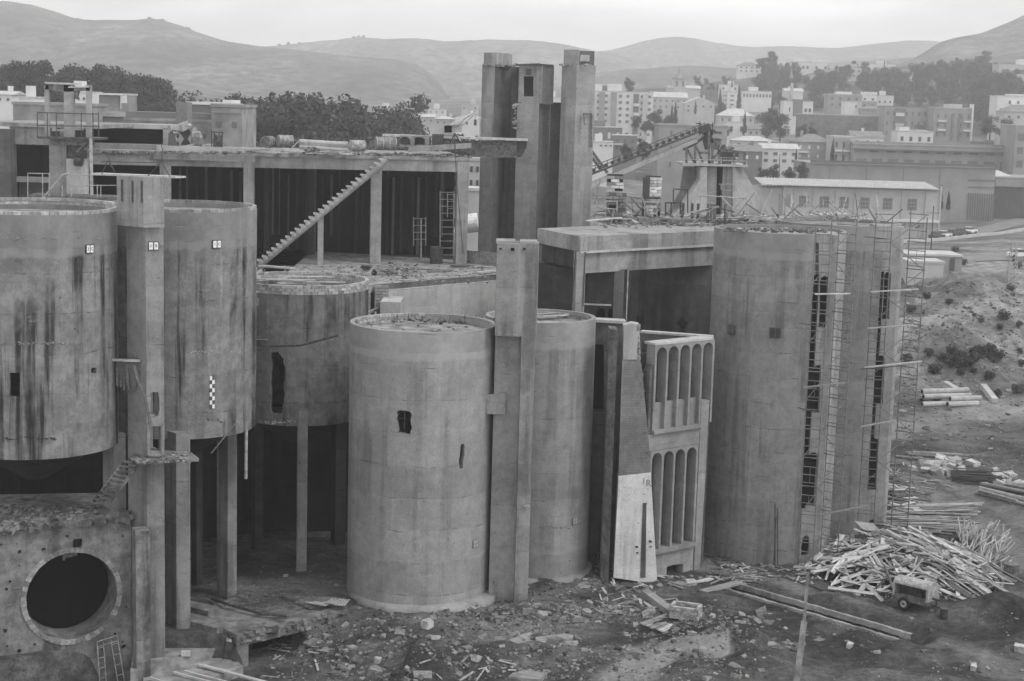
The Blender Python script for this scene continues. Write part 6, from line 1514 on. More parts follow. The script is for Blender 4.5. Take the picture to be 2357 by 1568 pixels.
for i in range(50):
    q = T(rnd.gauss(2285, 9), rnd.gauss(1112, 4)); a = rnd.uniform(0, 6.3); mb.tube(q + V((0, 0, rnd.random() * .6)), q + V((math.cos(a) * .7, math.sin(a) * .7, rnd.random() * .6)), .03, 5)
mb.build('rebar_bundle', 'rebar', label='dark bundle of steel rods beside pale stone blocks across the track', cat='rebar', kind='stuff')
gO = 'pale stone blocks across the track'
for i in range(70):
    px, py = (rnd.gauss(2160, 24), rnd.gauss(1076, 6)) if i < 46 else ((rnd.gauss(2312, 15), rnd.gauss(1106, 6)) if i < 62 else (rnd.uniform(2070, 2320), rnd.uniform(1060, 1110)))
    q = T(px, py); mb = MB(); mb.rock((0, 0, .15), rnd.uniform(.25, .62), .95); o = mb.build('stone_block', 'rubble_concrete', loc=(0, 0, 0), label='pale angular stone block dumped in the piles across the track', cat='stone', group=gO); o.location = q
gM = 'poles lying beyond the track'
for i, (x0, y0, x1, y1) in enumerate(((2085, 1043, 2232, 1056), (2090, 1048, 2228, 1060), (2060, 1052, 2170, 1066), (2100, 1040, 2215, 1050))):
    a, b = T(x0, y0), T(x1, y1); mb = MB(); mb.tube(a + V((0, 0, .15)), b + V((0, 0, .15)), .13, 8); mb.build('pole', 'wood_pole', label='long pole lying beyond the track above the pale stones', cat='pole', group=gM)
gC = 'pale concrete pipes on the bank'
for i, (x0, y0, x1, y1, z) in enumerate(((2122, 944, 2215, 941, 0), (2124, 939, 2232, 937, .5), (2120, 937, 2225, 934, .95), (2180, 947, 2250, 943, 0), (2185, 944, 2256, 940, .3))):
    a, b = T(x0, y0), T(x1, y1); b.z = a.z; u = V((0, 0, z + .35)); mb = MB(); mb.tube(a + u, b + u, .27, 14)
    o = mb.build('concrete_pipe', 'concrete_pale', label='pale concrete pipe in the small stack at the foot of the bank', cat='pipe', group=gC)
    m2 = MB(); d = (a - b).normalized() * .01; m2.tube(a + u + d, a + u + d * 3, .2, 14); m2.build('pipe_bore', 'black_void', o)
for x0, y0, x1, y1, lab in ((2175, 892, 2212, 912, 'pale beam tipped on the bank above the pipes'), (2262, 902, 2290, 930, 'pale beam end sticking out of the right bank')):
    a, b = T(x0, y0), T(x1, y1); mb = MB(); mb.bar(a + V((0, 0, .5)), b + V((0, 0, .3)), .6, .5); mb.build('beam', 'concrete_pale', label=lab, cat='beam')
# ------------------------------------------------------------------ compressor trailer
tq = T(2104, 1402); td0, td1 = G(2068, 1392, 0), G(2150, 1412, 0); an = -.72
tr = thing('compressor_trailer', 'old two-wheeled compressor trailer with rounded hood in front of the heap', 'trailer', tq)
RT = Matrix.Rotation(an, 3, 'Z')
def lp(x, y, z): return tq + RT @ V((x, y, z))
def lbox(c, s, nm, mat, par=tr):
    mb = MB(); h_ = V(s) / 2
    k = [lp(c[0] + sx * h_.x, c[1] + sy * h_.y, c[2] + sz * h_.z) for sz in (-1, 1) for sx, sy in ((-1, -1), (1, -1), (1, 1), (-1, 1))]; mb.hexa(k[:4], k[4:]); return mb.build(nm, mat, par)
prof = [(-.62, .62), (-.62, 1.5)] + [(-.62 + .62 * (1 - math.cos(a)), 1.5 + .32 * math.sin(a)) for a in [math.pi * k / 10 for k in range(1, 10)]] + [(.62, 1.5), (.62, .62)]
lbox((0, 0, .62), (2.3, 1.24, .22), 'chassis', 'metal_rusty')
MB().plate([lp(1.0, y, z) for y, z in prof], RT @ V((.14, 0, 0))).build('end_panel', 'metal_light', tr)
MB().plate([lp(-1.15, y, z) for y, z in prof], RT @ V((.12, 0, 0))).build('end_panel', 'metal_light', tr)
mb = MB(); top = prof[2:-2]
for (y0, z0), (y1, z1) in zip([prof[1]] + top, top + [prof[-2]]):
    mb.hexa([lp(-1.02, y0, z0), lp(.99, y0, z0), lp(.99, y1, z1), lp(-1.02, y1, z1)], [lp(-1.02, y0 * .97, z0 - .03), lp(.99, y0 * .97, z0 - .03), lp(.99, y1 * .97, z1 - .03), lp(-1.02, y1 * .97, z1 - .03)])
mb.build('hood', 'metal_light', tr, smooth=False)
lbox((0, .55, 1.1), (2.0, .04, .85), 'side_panel', 'metal_dark'); lbox((0, -.58, .83), (2.0, .05, .2), 'side_panel', 'metal_rusty'); lbox((-.1, .2, 1.05), (1.7, .5, .6), 'engine', 'metal_dark'); lbox((.35, -.15, 1.0), (.4, .3, .3), 'engine', 'metal_dark')
for s in (-1, 1):
    w_ = MB().tube(lp(-.35, s * .62 - .1, .36), lp(-.35, s * .62 + .1, .36), .37, 20).build('wheel', 'tyre_rubber', tr)
    MB().tube(lp(-.35, s * .62 - .115, .36), lp(-.35, s * .62 + .115, .36), .21, 16).build('rim', 'metal_light', w_); MB().tube(lp(-.35, s * .62 - .125, .36), lp(-.35, s * .62 + .125, .36), .08, 12).build('hub', 'metal_dark', w_)
mb = MB(); mb.bar(lp(1.1, 0, .5), lp(1.75, -.1, .45), .1); mb.build('drawbar', 'metal_dark', tr)
mb = MB(); mb.tube(lp(1.5, -.25, 0), lp(1.5, -.25, .95), .05); mb.box(lp(1.5, -.25, .95), (.5, .16, .1), an); mb.build('jack', 'metal_dark', tr)
mb = MB()
for i in range(3): mb.path([lp(-1.2 - .1 * i + .35 * math.cos(a), -.4 + .3 * math.sin(a), .35 + .08 * i + .25 * math.sin(a)) for a in [k * .6 for k in range(11)]], .03, 5)
mb.path([lp(-1.3, -.6, .2), lp(-2.0, -.5, .05), lp(-4, .5, .06), lp(-6.5, 1.4, .08), lp(-9, 2.2, .06)], .035, 5); mb.build('air_hose', 'metal_dark', label='dark air hose coiled behind the compressor trailer and trailing left', cat='hose')
def drum(px, py, r, h, lab, mat='drum_paint'):
    q = T(px, py); o = MB().tube(q, q + V((0, 0, h)), r, 18).build('drum', mat, label=lab, cat='drum')
    for k in (.33, .66, .99): MB().tube(q + V((0, 0, h * k - .02)), q + V((0, 0, h * k + .02)), r + .02, 18).build('rib', mat, o)
drum(2172, 1423, .22, .55, 'small dark can standing right of the compressor trailer', 'metal_dark'); drum(2326, 1335, .48, 1.1, 'large rusty drum standing right of the props', 'metal_rusty')
# ------------------------------------------------------------------ foreground post, planks, slabs
mb = MB(); a, b = P(1830, 1600, 75.6), P(1851, 1430, 77.2); c = P(1860, 1318, 78.2)
mb.bar(a, b, .28, .2); po = mb.build('post', 'concrete_block', label='tall leaning timber post in the foreground before the trench', cat='post')
MB().bar(b - (b - a) * .06, c, .15, .13).build('upper_section', 'concrete_block', po)
for x0, y0, x1, y1, w_, lab in ((1584, 1346, 1638, 1332, .4, 'short thick plank at the left end of the trench'), (1618, 1362, 1704, 1340, .62, 'wide pale planks laid across the trench')):
    a, b = G(x0, y0, .12), G(x1, y1, .12); mb = MB(); mb.bar(a, b, w_, .1); mb.build('plank', 'wood_plank', label=lab, cat='plank')
mb = MB(); a, b = G(1484, 1366, .5), G(1545, 1412, .15); mb.bar(a, b, .55, .5); mb.build('fallen_beam', 'concrete_wall', label='fallen square concrete beam beside the small brick chamber', cat='beam')
g_ = 'short boards near the brick chamber'
for i in range(8):
    a = G(1474 + i * 7 + rnd.uniform(-3, 3), 1436 + i * 2.6, .08 + .02 * i); b = G(1524 + i * 6, 1418 + i * 2.2, .1 + .02 * i); mb = MB(); mb.bar(a, b, .2, .05); mb.build('board', 'wood_plank', label='short board in the row lying left of the brick chamber', cat='board', group=g_)
q = T(1578, 1420); bc = thing('brick_chamber', 'small open-topped brick chamber in the dirt before the arcade', 'brick box', q)
for i, (x0, y0, x1, y1) in enumerate(((-.75, -.5, .75, -.5), (-.75, .5, .75, .5), (-.75, -.5, -.75, .5), (.75, -.5, .75, .5))):
    mb = MB(); R2 = Matrix.Rotation(-.35, 3, 'Z'); a, b = q + R2 @ V((x0, y0, 0)), q + R2 @ V((x1, y1, 0)); brickwall(mb, a[:2], b[:2], q.z - .1, q.z + .62, th=.18, bl=.26, bh=.1, gap=.02, drop=.0); mb.build('brick_side', 'brick_light', bc)
mb = MB(); mb.box(q + V((0, 0, .05)), (1.3, .8, .1), -.35); mb.build('dark_floor', 'black_void', bc)
for pts, z0, h_, lab in (([(1128, 1500), (1230, 1478), (1228, 1462), (1205, 1458), (1140, 1490)], .1, .5, 'large tilted broken slab left in the heap before the slim pillar'), ([(1236, 1494), (1325, 1462), (1312, 1450), (1232, 1474)], .25, .55, 'long broken slab, middle of the three in the heap'), ([(1284, 1502), (1335, 1490), (1330, 1474), (1295, 1478)], .1, .4, 'flat broken slab at the right end of the heap'), ([(1170, 1560), (1240, 1570), (1260, 1548), (1190, 1538)], .05, .35, 'half-buried pale slab at the bottom edge'), ([(1480, 1418), (1510, 1404), (1500, 1396), (1476, 1408)], 0, .3, 'little broken slab left of the fallen beam')):
    c = sum((G(x, y, 0) for x, y in pts), V((0, 0, 0))) / len(pts); zg = H(c.x, c.y) + z0
    tilt = V((rnd.uniform(-.12, .12), rnd.uniform(-.12, .1), 0))
    P3 = [G(x, y, zg) for x, y in pts]; P3 = [p + V((0, 0, (p - c).dot(tilt))) for p in P3]
    MB().plate(P3, V((0, 0, -h_ - .2))).build('broken_slab', 'concrete_wall', label=lab, cat='slab')
for px, py, r, lab in ((1535 + 55, 1352, .34, 'rounded pale boulder at the arcade foot opening'), (1618, 1568 - 74, .28, 'pale stone on the mound by the track'), (985, 1443, .42, 'pale boulder under the front silo plinth'), (1003, 1470, .34, 'flat boulder below the front silo'), (1095, 1525, .4, 'boulder beside the broken slabs'), (870, 1525, .3, 'boulder in the rubble slope left of centre'), (2018, 1503, .22, 'small pale brick block by the pit'), (1955, 1494, .26, 'pale slab stone left of the pit'), (2240, 1540, .3, 'pale stone at the lower right'), (2345, 1500, .4, 'white stone at the right edge of the yard'), (1640, 1420, .25, 'pale lump on the mound before the brick chamber')):
    q = T(px, py); mb = MB(); mb.rock((0, 0, r * .3), r, 1.); o = mb.build('boulder', 'rubble_concrete', loc=(0, 0, 0), label=lab, cat='boulder'); o.location = q
# trench kerbs
for k, lab in ((-.62, 'near pale kerb of the long trench'), (.62, 'far pale kerb of the long trench')):
    mb = MB(); sd_ = V((-TRD.y, TRD.x, 0)); n = 90
    for i in range(n + 1):
        a = TR0 + TRD * (TRL * i / n) + sd_ * (k * 1.12 + .05 * nz(i * .13, k, 1., 2.)); z = .07 + .04 * nz(i * .4, k, 1., 6.); w_ = .1 + .05 * nz(i * .3, k, 1., 5.)
        for q, zq in ((-w_ - .05, z - .3), (-w_, z), (w_, z + .01), (w_ + .05, z - .3)): mb.v.append(V(((a + sd_ * q).x, (a + sd_ * q).y, zq)))
        if i: o_ = 4 * i; mb.f += [[o_ + j - 4, o_ + j, o_ + j + 1, o_ + j - 3] for j in range(3)]
    tag(mb.build('kerb', 'concrete_wall', label=lab, cat='kerb'), kind='structure')
for pts, lab in (([(1640, 1298), (1700, 1312), (1800, 1338), (1900, 1362), (1990, 1382)], 'cable lying along the silo foot towards the heap'), ([(1640, 1290), (1740, 1302), (1830, 1320), (1880, 1338)], 'second cable lying close to the tall silo foot')):
    P3 = []
    for (x0, y0), (x1, y1) in zip(pts, pts[1:]):
        for k in range(5): q = T(x0 + (x1 - x0) * k / 5, y0 + (y1 - y0) * k / 5 + rnd.uniform(-2, 2)); P3.append(q + V((0, 0, .04)))
    MB().path(P3, .035, 5).build('cable', 'metal_dark', label=lab, cat='cable')
q = T(1775, 1298); mb = MB(); brickwall(mb, (q.x - .3, q.y), (q.x + .3, q.y), q.z, q.z + .7, th=.5); mb.build('brick_stack', 'brick_old', label='small stack of bricks at the foot of the tall streaked silo', cat='brick stack')
# ------------------------------------------------------------------ loose stone everywhere
mb = MB(); mg = MB()
ZONES = [((620, 1395, 1720, 1568), 5600), ((1130, 1330, 1480, 1440), 2400), ((1360, 1220, 1500, 1340), 700), ((800, 1390, 1150, 1450), 300), ((1620, 1285, 1900, 1345), 600), ((1440, 1380, 1700, 1470), 500), ((1720, 1400, 2357, 1568), 300), ((2060, 900, 2357, 1100), 900), ((2080, 650, 2357, 900), 1600), ((480, 1280, 800, 1400), 220), ((1660, 1430, 1850, 1520), 200)]
for (x0, y0, x1, y1), n in ZONES:
    for i in range(n):
        px, py = rnd.uniform(x0, x1), rnd.uniform(y0, y1); q = T(px, py)
        if q is None: continue
        if q.y < 130 and nz(q.x, q.y, .55, 9.) < -.12 and rnd.random() < .8: continue
        r = min(.3, .025 + rnd.expovariate(1) * .045) * (1 + max(0, q.y - 110) / 110)
        if (px - 1170) ** 2 / 90000 + (py - 1450) ** 2 / 3600 < 1: r *= 1.25
        (mb if rnd.random() < .55 else mg).rock(q + V((0, 0, -r * .12)), r, .8)
for (cx, cy, sx, sy), n in [((1235, 1465, 60, 18), 70), ((720, 1500, 70, 22), 60), ((930, 1455, 70, 14), 40), ((1440, 1385, 60, 20), 60), ((1130, 1405, 60, 12), 50), ((1560, 1330, 30, 12), 25), ((860, 1540, 80, 20), 50), ((1310, 1400, 50, 16), 40), ((1850, 1480, 30, 10), 18), ((1740, 1425, 24, 9), 24), ((1690, 1310, 50, 8), 30), ((2170, 860, 60, 40), 70), ((2100, 960, 30, 40), 50)]:
    for i in range(n):
        q = T(rnd.gauss(cx, sx), rnd.gauss(cy, sy))
        if q is not None: r = min(.55, .12 + rnd.expovariate(1) * .11); (mb if rnd.random() < .75 else mg).rock(q + V((0, 0, -r * .15)), r, .75)
mb.build('loose_stones', 'stone_loose', loc=(0, 0, 0), label='pale broken stones scattered over yard and bank', cat='stones', kind='stuff'); mg.build('gravel', 'gravel', loc=(0, 0, 0), label='darker gravel and clods scattered over yard and bank', cat='gravel', kind='stuff')
mb = MB()
for (x0, y0, x1, y1), n in [((1640, 1300, 1960, 1345), 90), ((1860, 1240, 2000, 1300), 60), ((980, 1520, 1200, 1568), 14), ((1380, 1330, 1560, 1420), 60), ((2040, 1060, 2200, 1130), 60), ((600, 1480, 900, 1560), 18)]:
    for i in range(n):
        q = T(rnd.uniform(x0, x1), rnd.uniform(y0, y1)); a = rnd.uniform(0, 6.3); L = rnd.uniform(.3, 1.6); d = V((math.cos(a), math.sin(a), rnd.uniform(-.1, .15))) * L / 2
        mb.bar(q - d + V((0, 0, .06)), q + d + V((0, 0, .06)), rnd.uniform(.04, .16), .04)
mb.build('wood_scrap', 'wood_scrap', loc=(0, 0, 0), label='splintered sticks and laths strewn over the yard', cat='scrap wood', kind='stuff')
# ------------------------------------------------------------------ foliage
def leafmat(name, lo, hi):
    m, t, b = newmat(name, .9, .1)
    g = t.new('ShaderNodeNewGeometry'); n = t.noise(t.obj(), .38, 3, .5); ob = t.new('ShaderNodeObjectInfo').outputs['Random']
    gray(t, b, t.math('MULTIPLY', t.mix(g.outputs['Random Per Island'], lo, hi), t.math('MULTIPLY', t.ramp(n, .36, .64, .5, 1.5), t.ramp(ob, 0, 1, .7, 1.35))))
leafmat('foliage_dark', .03, .05); leafmat('foliage_mid', .045, .075); plain('bark', .07, .95, .1, 0, .3, 3)
def crown_mb(blobs, n, s, squash=1.):
    mb = MB(); tot = sum(r ** 2 for _, r in blobs)
    for c, r in blobs:
        for i in range(int(n * r * r / tot)):
            d = V((rnd.gauss(0, 1), rnd.gauss(0, 1), rnd.gauss(0, 1))).normalized(); k = r * rnd.uniform(.5, 1.0) if rnd.random() < .8 else r * rnd.random()
            p = V(c) + V((d.x * k, d.y * k, d.z * k * squash)); q = s * rnd.uniform(.5, 1.3)
            u = (d + V((rnd.gauss(0, .7), rnd.gauss(0, .7), rnd.gauss(0, .7)))).normalized(); a = u.orthogonal().normalized(); b_ = u.cross(a)
            an = rnd.uniform(0, 6.3); a, b_ = a * math.cos(an) + b_ * math.sin(an), b_ * math.cos(an) - a * math.sin(an)
            o = len(mb.v); mb.v += [p - a * q, p + b_ * q * .7, p + a * q, p - b_ * q * .7]; mb.f.append([o, o + 1, o + 2, o + 3])
    return mb
def trunk_mb(h, r, limbs):
    mb = MB(); pts = [V((0, 0, -1)), V((rnd.uniform(-.1, .1), rnd.uniform(-.1, .1), h * .4)), V((rnd.uniform(-.3, .3), rnd.uniform(-.3, .3), h))]
    mb.tube(pts[0], pts[1], r * 1.2, 7, r); mb.tube(pts[1], pts[2], r, 7, r * .5)
    for e in limbs: mb.tube(pts[1].lerp(pts[2], rnd.uniform(.3, .95)), V(e), r * .4, 5, r * .12)
    return mb
PROTO = {}
def proto(kind, hgt, blobs, n, s, mat, tr_h, tr_r, squash=1.):
    me = crown_mb(blobs, n, s, squash); tm = trunk_mb(tr_h, tr_r, [c for c, _ in blobs[:6]])
    PROTO[kind] = (me, tm, mat)
def rb(n, rx, ry, z0, z1, r0, r1):
    out = []
    for i in range(n):
        a = rnd.uniform(0, 6.3); k = math.sqrt(rnd.random()); out.append((V((rx * k * math.cos(a), ry * k * math.sin(a), rnd.uniform(z0, z1))), rnd.uniform(r0, r1)))
    return out
proto('umbrella_pine', 12, rb(13, 3.6, 3.6, 8.2, 10.6, 1.3, 2.2), 3600, .24, 'foliage_dark', 8.5, .28, .7)
proto('umbrella_pine2', 12, rb(10, 3.0, 3.0, 7.4, 11.0, 1.4, 2.4), 3400, .24, 'foliage_dark', 8, .25, .75)
proto('broadleaf_tree', 10, rb(16, 3.0, 3.0, 1.8, 8.6, 1.3, 2.4), 4200, .23, 'foliage_mid', 4.5, .3)
proto('broadleaf_tree2', 10, rb(15, 2.6, 2.6, 1.6, 9.2, 1.2, 2.1), 4000, .23, 'foliage_dark', 4.5, .3)
proto('cypress', 11, [(V((rnd.uniform(-.12, .12), rnd.uniform(-.12, .12), z)), 1.15 * (1 - (z / 11.5) ** 1.6) + .12) for z in [.8 + .62 * i for i in range(17)]], 2200, .2, 'foliage_dark', 3, .15, 1.15)
proto('shrub', 2, rb(7, 1.0, 1.0, .3, 1.1, .5, .9), 420, .2, 'foliage_mid', .5, .06)
BUILT = {}
def plant(kind, p, sc, label, group, cat='tree', name=None, sz=None):
    if kind not in BUILT:
        me, tm, mat = PROTO[kind]
        o = thing(name or kind.rstrip('2'), label, cat, (0, 0, 0), group)
        me.build('crown', mat, o); tm.build('trunk' if kind != 'shrub' else 'stem', 'bark', o); BUILT[kind] = o
    else:
        o = copy_tree(BUILT[kind]); o['label'] = label
        if group: o['group'] = group
        elif 'group' in o: del o['group']
    o.location = p; o.scale = (sc, sc, (sz or sc)); o.rotation_euler = (0, 0, rnd.uniform(0, 6.3)); return o
def on(px, Y):
    x = X_(px, Y, 300); return V((x, Y, H(x, Y, False)))
# dark belt behind the left roofs: (px, top row, Y)
gA = 'pines of the belt behind the left roofs'; lA = 'dark bushy pine in the belt of trees behind the left roofs'
for px, yt, Y in [(-60, 150, 345), (-20, 143, 340), (15, 146, 345), (45, 144, 335), (75, 150, 350), (100, 141, 340), (130, 139, 345), (152, 141, 338), (172, 152, 350), (190, 160, 335), (210, 150, 342), (235, 153, 336), (258, 158, 345), (282, 156, 338), (305, 162, 346), (322, 164, 336), (345, 176, 330), (362, 186, 342), (380, 192, 333), (398, 210, 328), (330, 190, 320), (290, 195, 318), (240, 190, 322), (180, 190, 318), (120, 180, 320), (60, 178, 318), (10, 180, 322), (365, 215, 318), (310, 215, 310), (30, 170, 330), (90, 168, 330), (150, 170, 330), (215, 172, 330), (270, 176, 328), (-40, 180, 320)]:
    p = on(px, Y); top = Z_(px, yt + rnd.uniform(-6, 5), Y); h = max(6, top - p.z); plant(rnd.choice(('umbrella_pine', 'umbrella_pine2', 'broadleaf_tree2')), p, h / 12., lA, gA)
gB2 = 'trees of the clump behind the shed roof'; lB2 = 'leafy tree in the dense clump behind the shed roof'
for px, yt, Y in [(452, 205, 300), (470, 218, 305), (492, 214, 300), (515, 216, 305), (538, 214, 300), (560, 218, 296), (585, 208, 290), (610, 203, 292), (635, 200, 288), (655, 196, 290), (682, 200, 286), (705, 204, 292), (730, 206, 286), (752, 212, 290), (775, 222, 286), (798, 226, 282), (820, 230, 288), (832, 240, 280), (600, 235, 270), (640, 240, 268), (690, 245, 266), (740, 250, 270), (790, 258, 266), (565, 255, 268), (840, 272, 272), (660, 225, 276), (715, 232, 276), (770, 245, 274)]:
    p = on(px, Y); top = Z_(px, yt + rnd.uniform(-10, 3), Y); h = max(5, top - p.z); plant(rnd.choice(('broadleaf_tree', 'broadleaf_tree2', 'broadleaf_tree')), p, h / 10.5, lB2, gB2)
gS2 = 'pale shrubs below the clump'
for px, yt, Y in [(640, 300, 250), (690, 296, 250), (740, 300, 250), (790, 290, 255), (830, 292, 255), (870, 288, 262), (900, 286, 262), (930, 286, 262), (965, 288, 265), (1000, 292, 265), (610, 305, 245), (1030, 296, 262)]:
    p = on(px, Y); top = Z_(px, yt, Y); plant('broadleaf_tree', p, max(3, top - p.z) / 10.5, 'lighter shrubby tree in the row in front of the dense clump', gS2)
plant('broadleaf_tree2', on(925, 380), (Z_(925, 219, 380) - on(925, 380).z) / 10., 'single round-headed dark tree left of the twin towers', None)
plant('cypress', on(883, 400), (Z_(883, 246, 400) - on(883, 400).z) / 11., 'small lone cypress just left of the round-headed tree', None)
# ------------------------------------------------------------------ town
plain('house_white', .62, .8, .1, 0, .07, .3); plain('house_cream', .44, .85, .1, 0, .1, .3); plain('house_grey', .27, .9, .1, 0, .12, .3); plain('house_brick', .165, .9, .1, 0, .12, .4); plain('house_dark', .13, .9, .1, 0, .12, .3)
plain('house_dull', .24, .9, .1, 0, .3, .5); plain('roof_tile', .2, .9, .1, 0, .2, .8); plain('roof_pale', .45, .9, .1, 0, .15, .6); plain('window_glass', .07, .3, .4, 0, .2, .5); plain('shutter', .14, .7, .2, 0, .2, .5)
WINME = MB().box((0, 0, 0), (1, .12, 1))
def building(px0, px1, yt, yb, Y, depth, kind, label, wall='house_white', roof='roof_tile', wins=None, rz=0., cat='house', name='house', sink=9., winmat='window_glass', extra=None, over=.35, rh=None):
    """px/row box of the visible front; wins = (columns, rows, width share, height share, v0, v1)"""
    ym = (yt + yb) / 2; a, b = P(px0, ym, Y), P(px1, ym, Y); W_ = (b.x - a.x); zt_, zb_ = P((px0 + px1) / 2, yt, Y).z, P((px0 + px1) / 2, yb, Y).z
    c = V(((a.x + b.x) / 2, Y, zb_)); R2 = Matrix.Rotation(rz, 3, 'Z')
    o = thing(name, label, cat, c)
    hgt = zt_ - zb_; W_ /= math.cos(rz) if abs(rz) < 1 else 1
    wh_ = hgt if kind == 'flat' else hgt * (.72 if rh is None else 1 - rh)
    def L(x, y, z): return c + R2 @ V((x, y, z))
    def bx(x0, x1, y0, y1, z0, z1, nm, mat, par=o):
        k = [L(x, y, z) for z in (z0, z1) for x, y in ((x0, y0), (x1, y0), (x1, y1), (x0, y1))]; return MB().hexa(k[:4], k[4:]).build(nm, mat, par)
    bx(-W_ / 2, W_ / 2, 0, depth, -sink, wh_, 'wall', wall)
    e = over
    if kind == 'flat':
        bx(-W_ / 2 - .12, W_ / 2 + .12, -.12, depth + .1, wh_ + .002, wh_ + .3, 'roof', roof)
        if not extra and cat == 'house': x0 = W_ * rnd.uniform(-.4, .05); bx(x0, x0 + W_ * .3, depth * .2, depth * .7, wh_ + .3, wh_ + 2.2, 'roof_house', wall)
    elif kind in ('hip', 'gable', 'gablefront'):
        x0, x1, y0, y1 = -W_ / 2 - e, W_ / 2 + e, -e, depth + e; z0 = wh_ + .003; z1 = hgt
        if kind == 'gablefront': v_ = [L(x0, y0, z0), L(x1, y0, z0), L(x1, y1, z0), L(x0, y1, z0), L(0, y0, z1), L(0, y1, z1)]; f_ = [(0, 1, 4), (2, 3, 5), (1, 2, 5, 4), (3, 0, 4, 5), (3, 2, 1, 0)]
        else:
            k = 0 if kind == 'gable' else min(depth, W_) * .42
            v_ = [L(x0, y0, z0), L(x1, y0, z0), L(x1, y1, z0), L(x0, y1, z0), L(x0 + k, depth / 2, z1), L(x1 - k, depth / 2, z1)]; f_ = [(0, 1, 5, 4), (1, 2, 5), (2, 3, 4, 5), (3, 0, 4), (3, 2, 1, 0)]
        if kind == 'gablefront':
            MB().add([L(-W_ / 2, .02, wh_ + .004), L(W_ / 2, .02, wh_ + .004), L(0, .02, hgt - .25), L(-W_ / 2, .3, wh_ + .004), L(W_ / 2, .3, wh_ + .004), L(0, .3, hgt - .25)], [(0, 1, 2), (5, 4, 3), (0, 3, 4, 1), (1, 4, 5, 2), (2, 5, 3, 0)]).build('gable_wall', wall, o)
            v_[0], v_[1], v_[4] = L(x0, .3, z0), L(x1, .3, z0), L(0, .3, z1)
        rf_ = MB().add(v_, f_).build('roof', roof, o)
        cx_ = W_ * rnd.uniform(-.3, .3); k = [L(cx_ + x, depth * .5 + y, z) for z in (wh_ + .3, hgt + .9) for x, y in ((-.4, -.4), (.4, -.4), (.4, .4), (-.4, .4))]; MB().hexa(k[:4], k[4:]).build('chimney', wall, rf_)
    if wins:
        nc, nr, ws, hs_, v0, v1 = wins; ww, wh2 = W_ / nc * ws, wh_ * (v1 - v0) / nr * hs_
        first = None
        for r in range(nr):
            for i in range(nc):
                if rnd.random() < .06: continue
                x = -W_ / 2 + W_ * (i + .5) / nc; z = wh_ * (v0 + (v1 - v0) * (r + .5) / nr)
                if first is None:
                    first = MB().box((0, 0, 0), (ww, .14, wh2)).build('window', winmat, loc=(0, 0, 0)); w_ = first
                else: w_ = first.copy(); COL.objects.link(w_)
                w_.parent = o; w_.location = R2 @ V((x, -.05, z)); w_.rotation_euler = (0, 0, rz)
        if depth > 4 and abs(rz) > .08 and first is not None:
            s_ = 1 if rz < 0 else -1
            for r in range(nr):
                for i in range(2):
                    w_ = first.copy(); COL.objects.link(w_); w_.parent = o; w_.location = R2 @ V((s_ * (W_ / 2 + .05), depth * (.3 + .4 * i), wh_ * (v0 + (v1 - v0) * (r + .5) / nr))); w_.rotation_euler = (0, 0, rz + math.pi / 2)
    if extra:
        for q in extra:
            x0, x1, z0, z1, nm, mat = q[:6]; y0, y1 = (q[6], q[7]) if len(q) > 6 else (depth * .2, depth * .8)
            bx(-W_ / 2 + W_ * x0, -W_ / 2 + W_ * x1, y0, y1, wh_ * z0, wh_ * z1, nm, mat)
    return o
Bd = building
# high apartment block beside the slim tower
ap = Bd(1352, 1502, 212, 318, 650, 14, 'flat', 'tall white apartment block rising right of the slim tower', 'house_white', 'roof_pale', (9, 7, .42, .42, .02, .98), cat='apartment block', name='apartment_block', winmat='shutter',
        extra=[(.07, .22, 1.02, 1.16, 'roof_house', 'house_white'), (.30, .52, 1.02, 1.17, 'roof_house', 'house_white'), (.23, .29, 1.02, 1.13, 'roof_house', 'house_dark'), (0, .08, 0, .97, 'bay', 'house_cream', -1.0, -.002), (.17, .26, 0, .99, 'stair_bay', 'house_grey', -.9, -.002), (.36, .44, 0, .99, 'stair_bay', 'house_grey', -.9, -.002), (.70, .78, .1, .97, 'balcony_bay', 'house_dark', -.5, -.002), (.70, .79, .30, .36, 'balcony', 'house_white', -1.6, -.52), (.70, .79, .50, .56, 'balcony', 'house_white', -1.6, -.52), (.70, .79, .70, .76, 'balcony', 'house_white', -1.6, -.52), (.84, .92, 0, .98, 'bay', 'house_cream', -1.0, -.002)])
# church
ch = Bd(1538, 1612, 196, 222, 800, 12, 'gable', 'pale church with a square bell tower and short spire', 'house_cream', 'roof_pale', None, cat='church', name='church', extra=[(.16, .52, .2, 2.1, 'bell_tower', 'house_cream', -1, 5), (.13, .55, 2.1, 2.25, 'tower_cornice', 'house_grey', -1.6, 5.6), (.23, .28, 1.2, 1.85, 'belfry_opening', 'window_glass', -1.12, -1.02), (.42, .47, 1.2, 1.85, 'belfry_opening', 'window_glass', -1.12, -1.02)])
c_ = P(1563, 181, 802); MB().lathe([(1.9, c_.z), (.9, c_.z + 1.8), (.45, c_.z + 2.2), (.05, c_.z + 5.5)], c_.x, c_.y, 10).build('spire', 'house_grey', ch)
Bd(1576, 1645, 223, 263, 700, 12, 'gablefront', 'white gabled house left of the tall dark cypress', 'house_cream', 'roof_pale', (4, 2, .28, .4, .1, .95), rh=.4)
Bd(1500, 1582, 212, 256, 730, 11, 'gable', 'long cream house with a broad pale gable right of the apartment block', 'house_cream', 'roof_pale', (6, 2, .25, .35, .1, .95))
Bd(1700, 1749, 143, 169, 980, 10, 'hip', 'white hilltop villa with a hipped roof, leftmost on the crest', 'house_white', 'roof_tile', (4, 2, .3, .45, .05, .95), rh=.3)
Bd(1658, 1699, 196, 214, 840, 8, 'flat', 'small white terrace house among the cypresses', 'house_white', 'roof_pale', (3, 1, .3, .4, .2, .9))
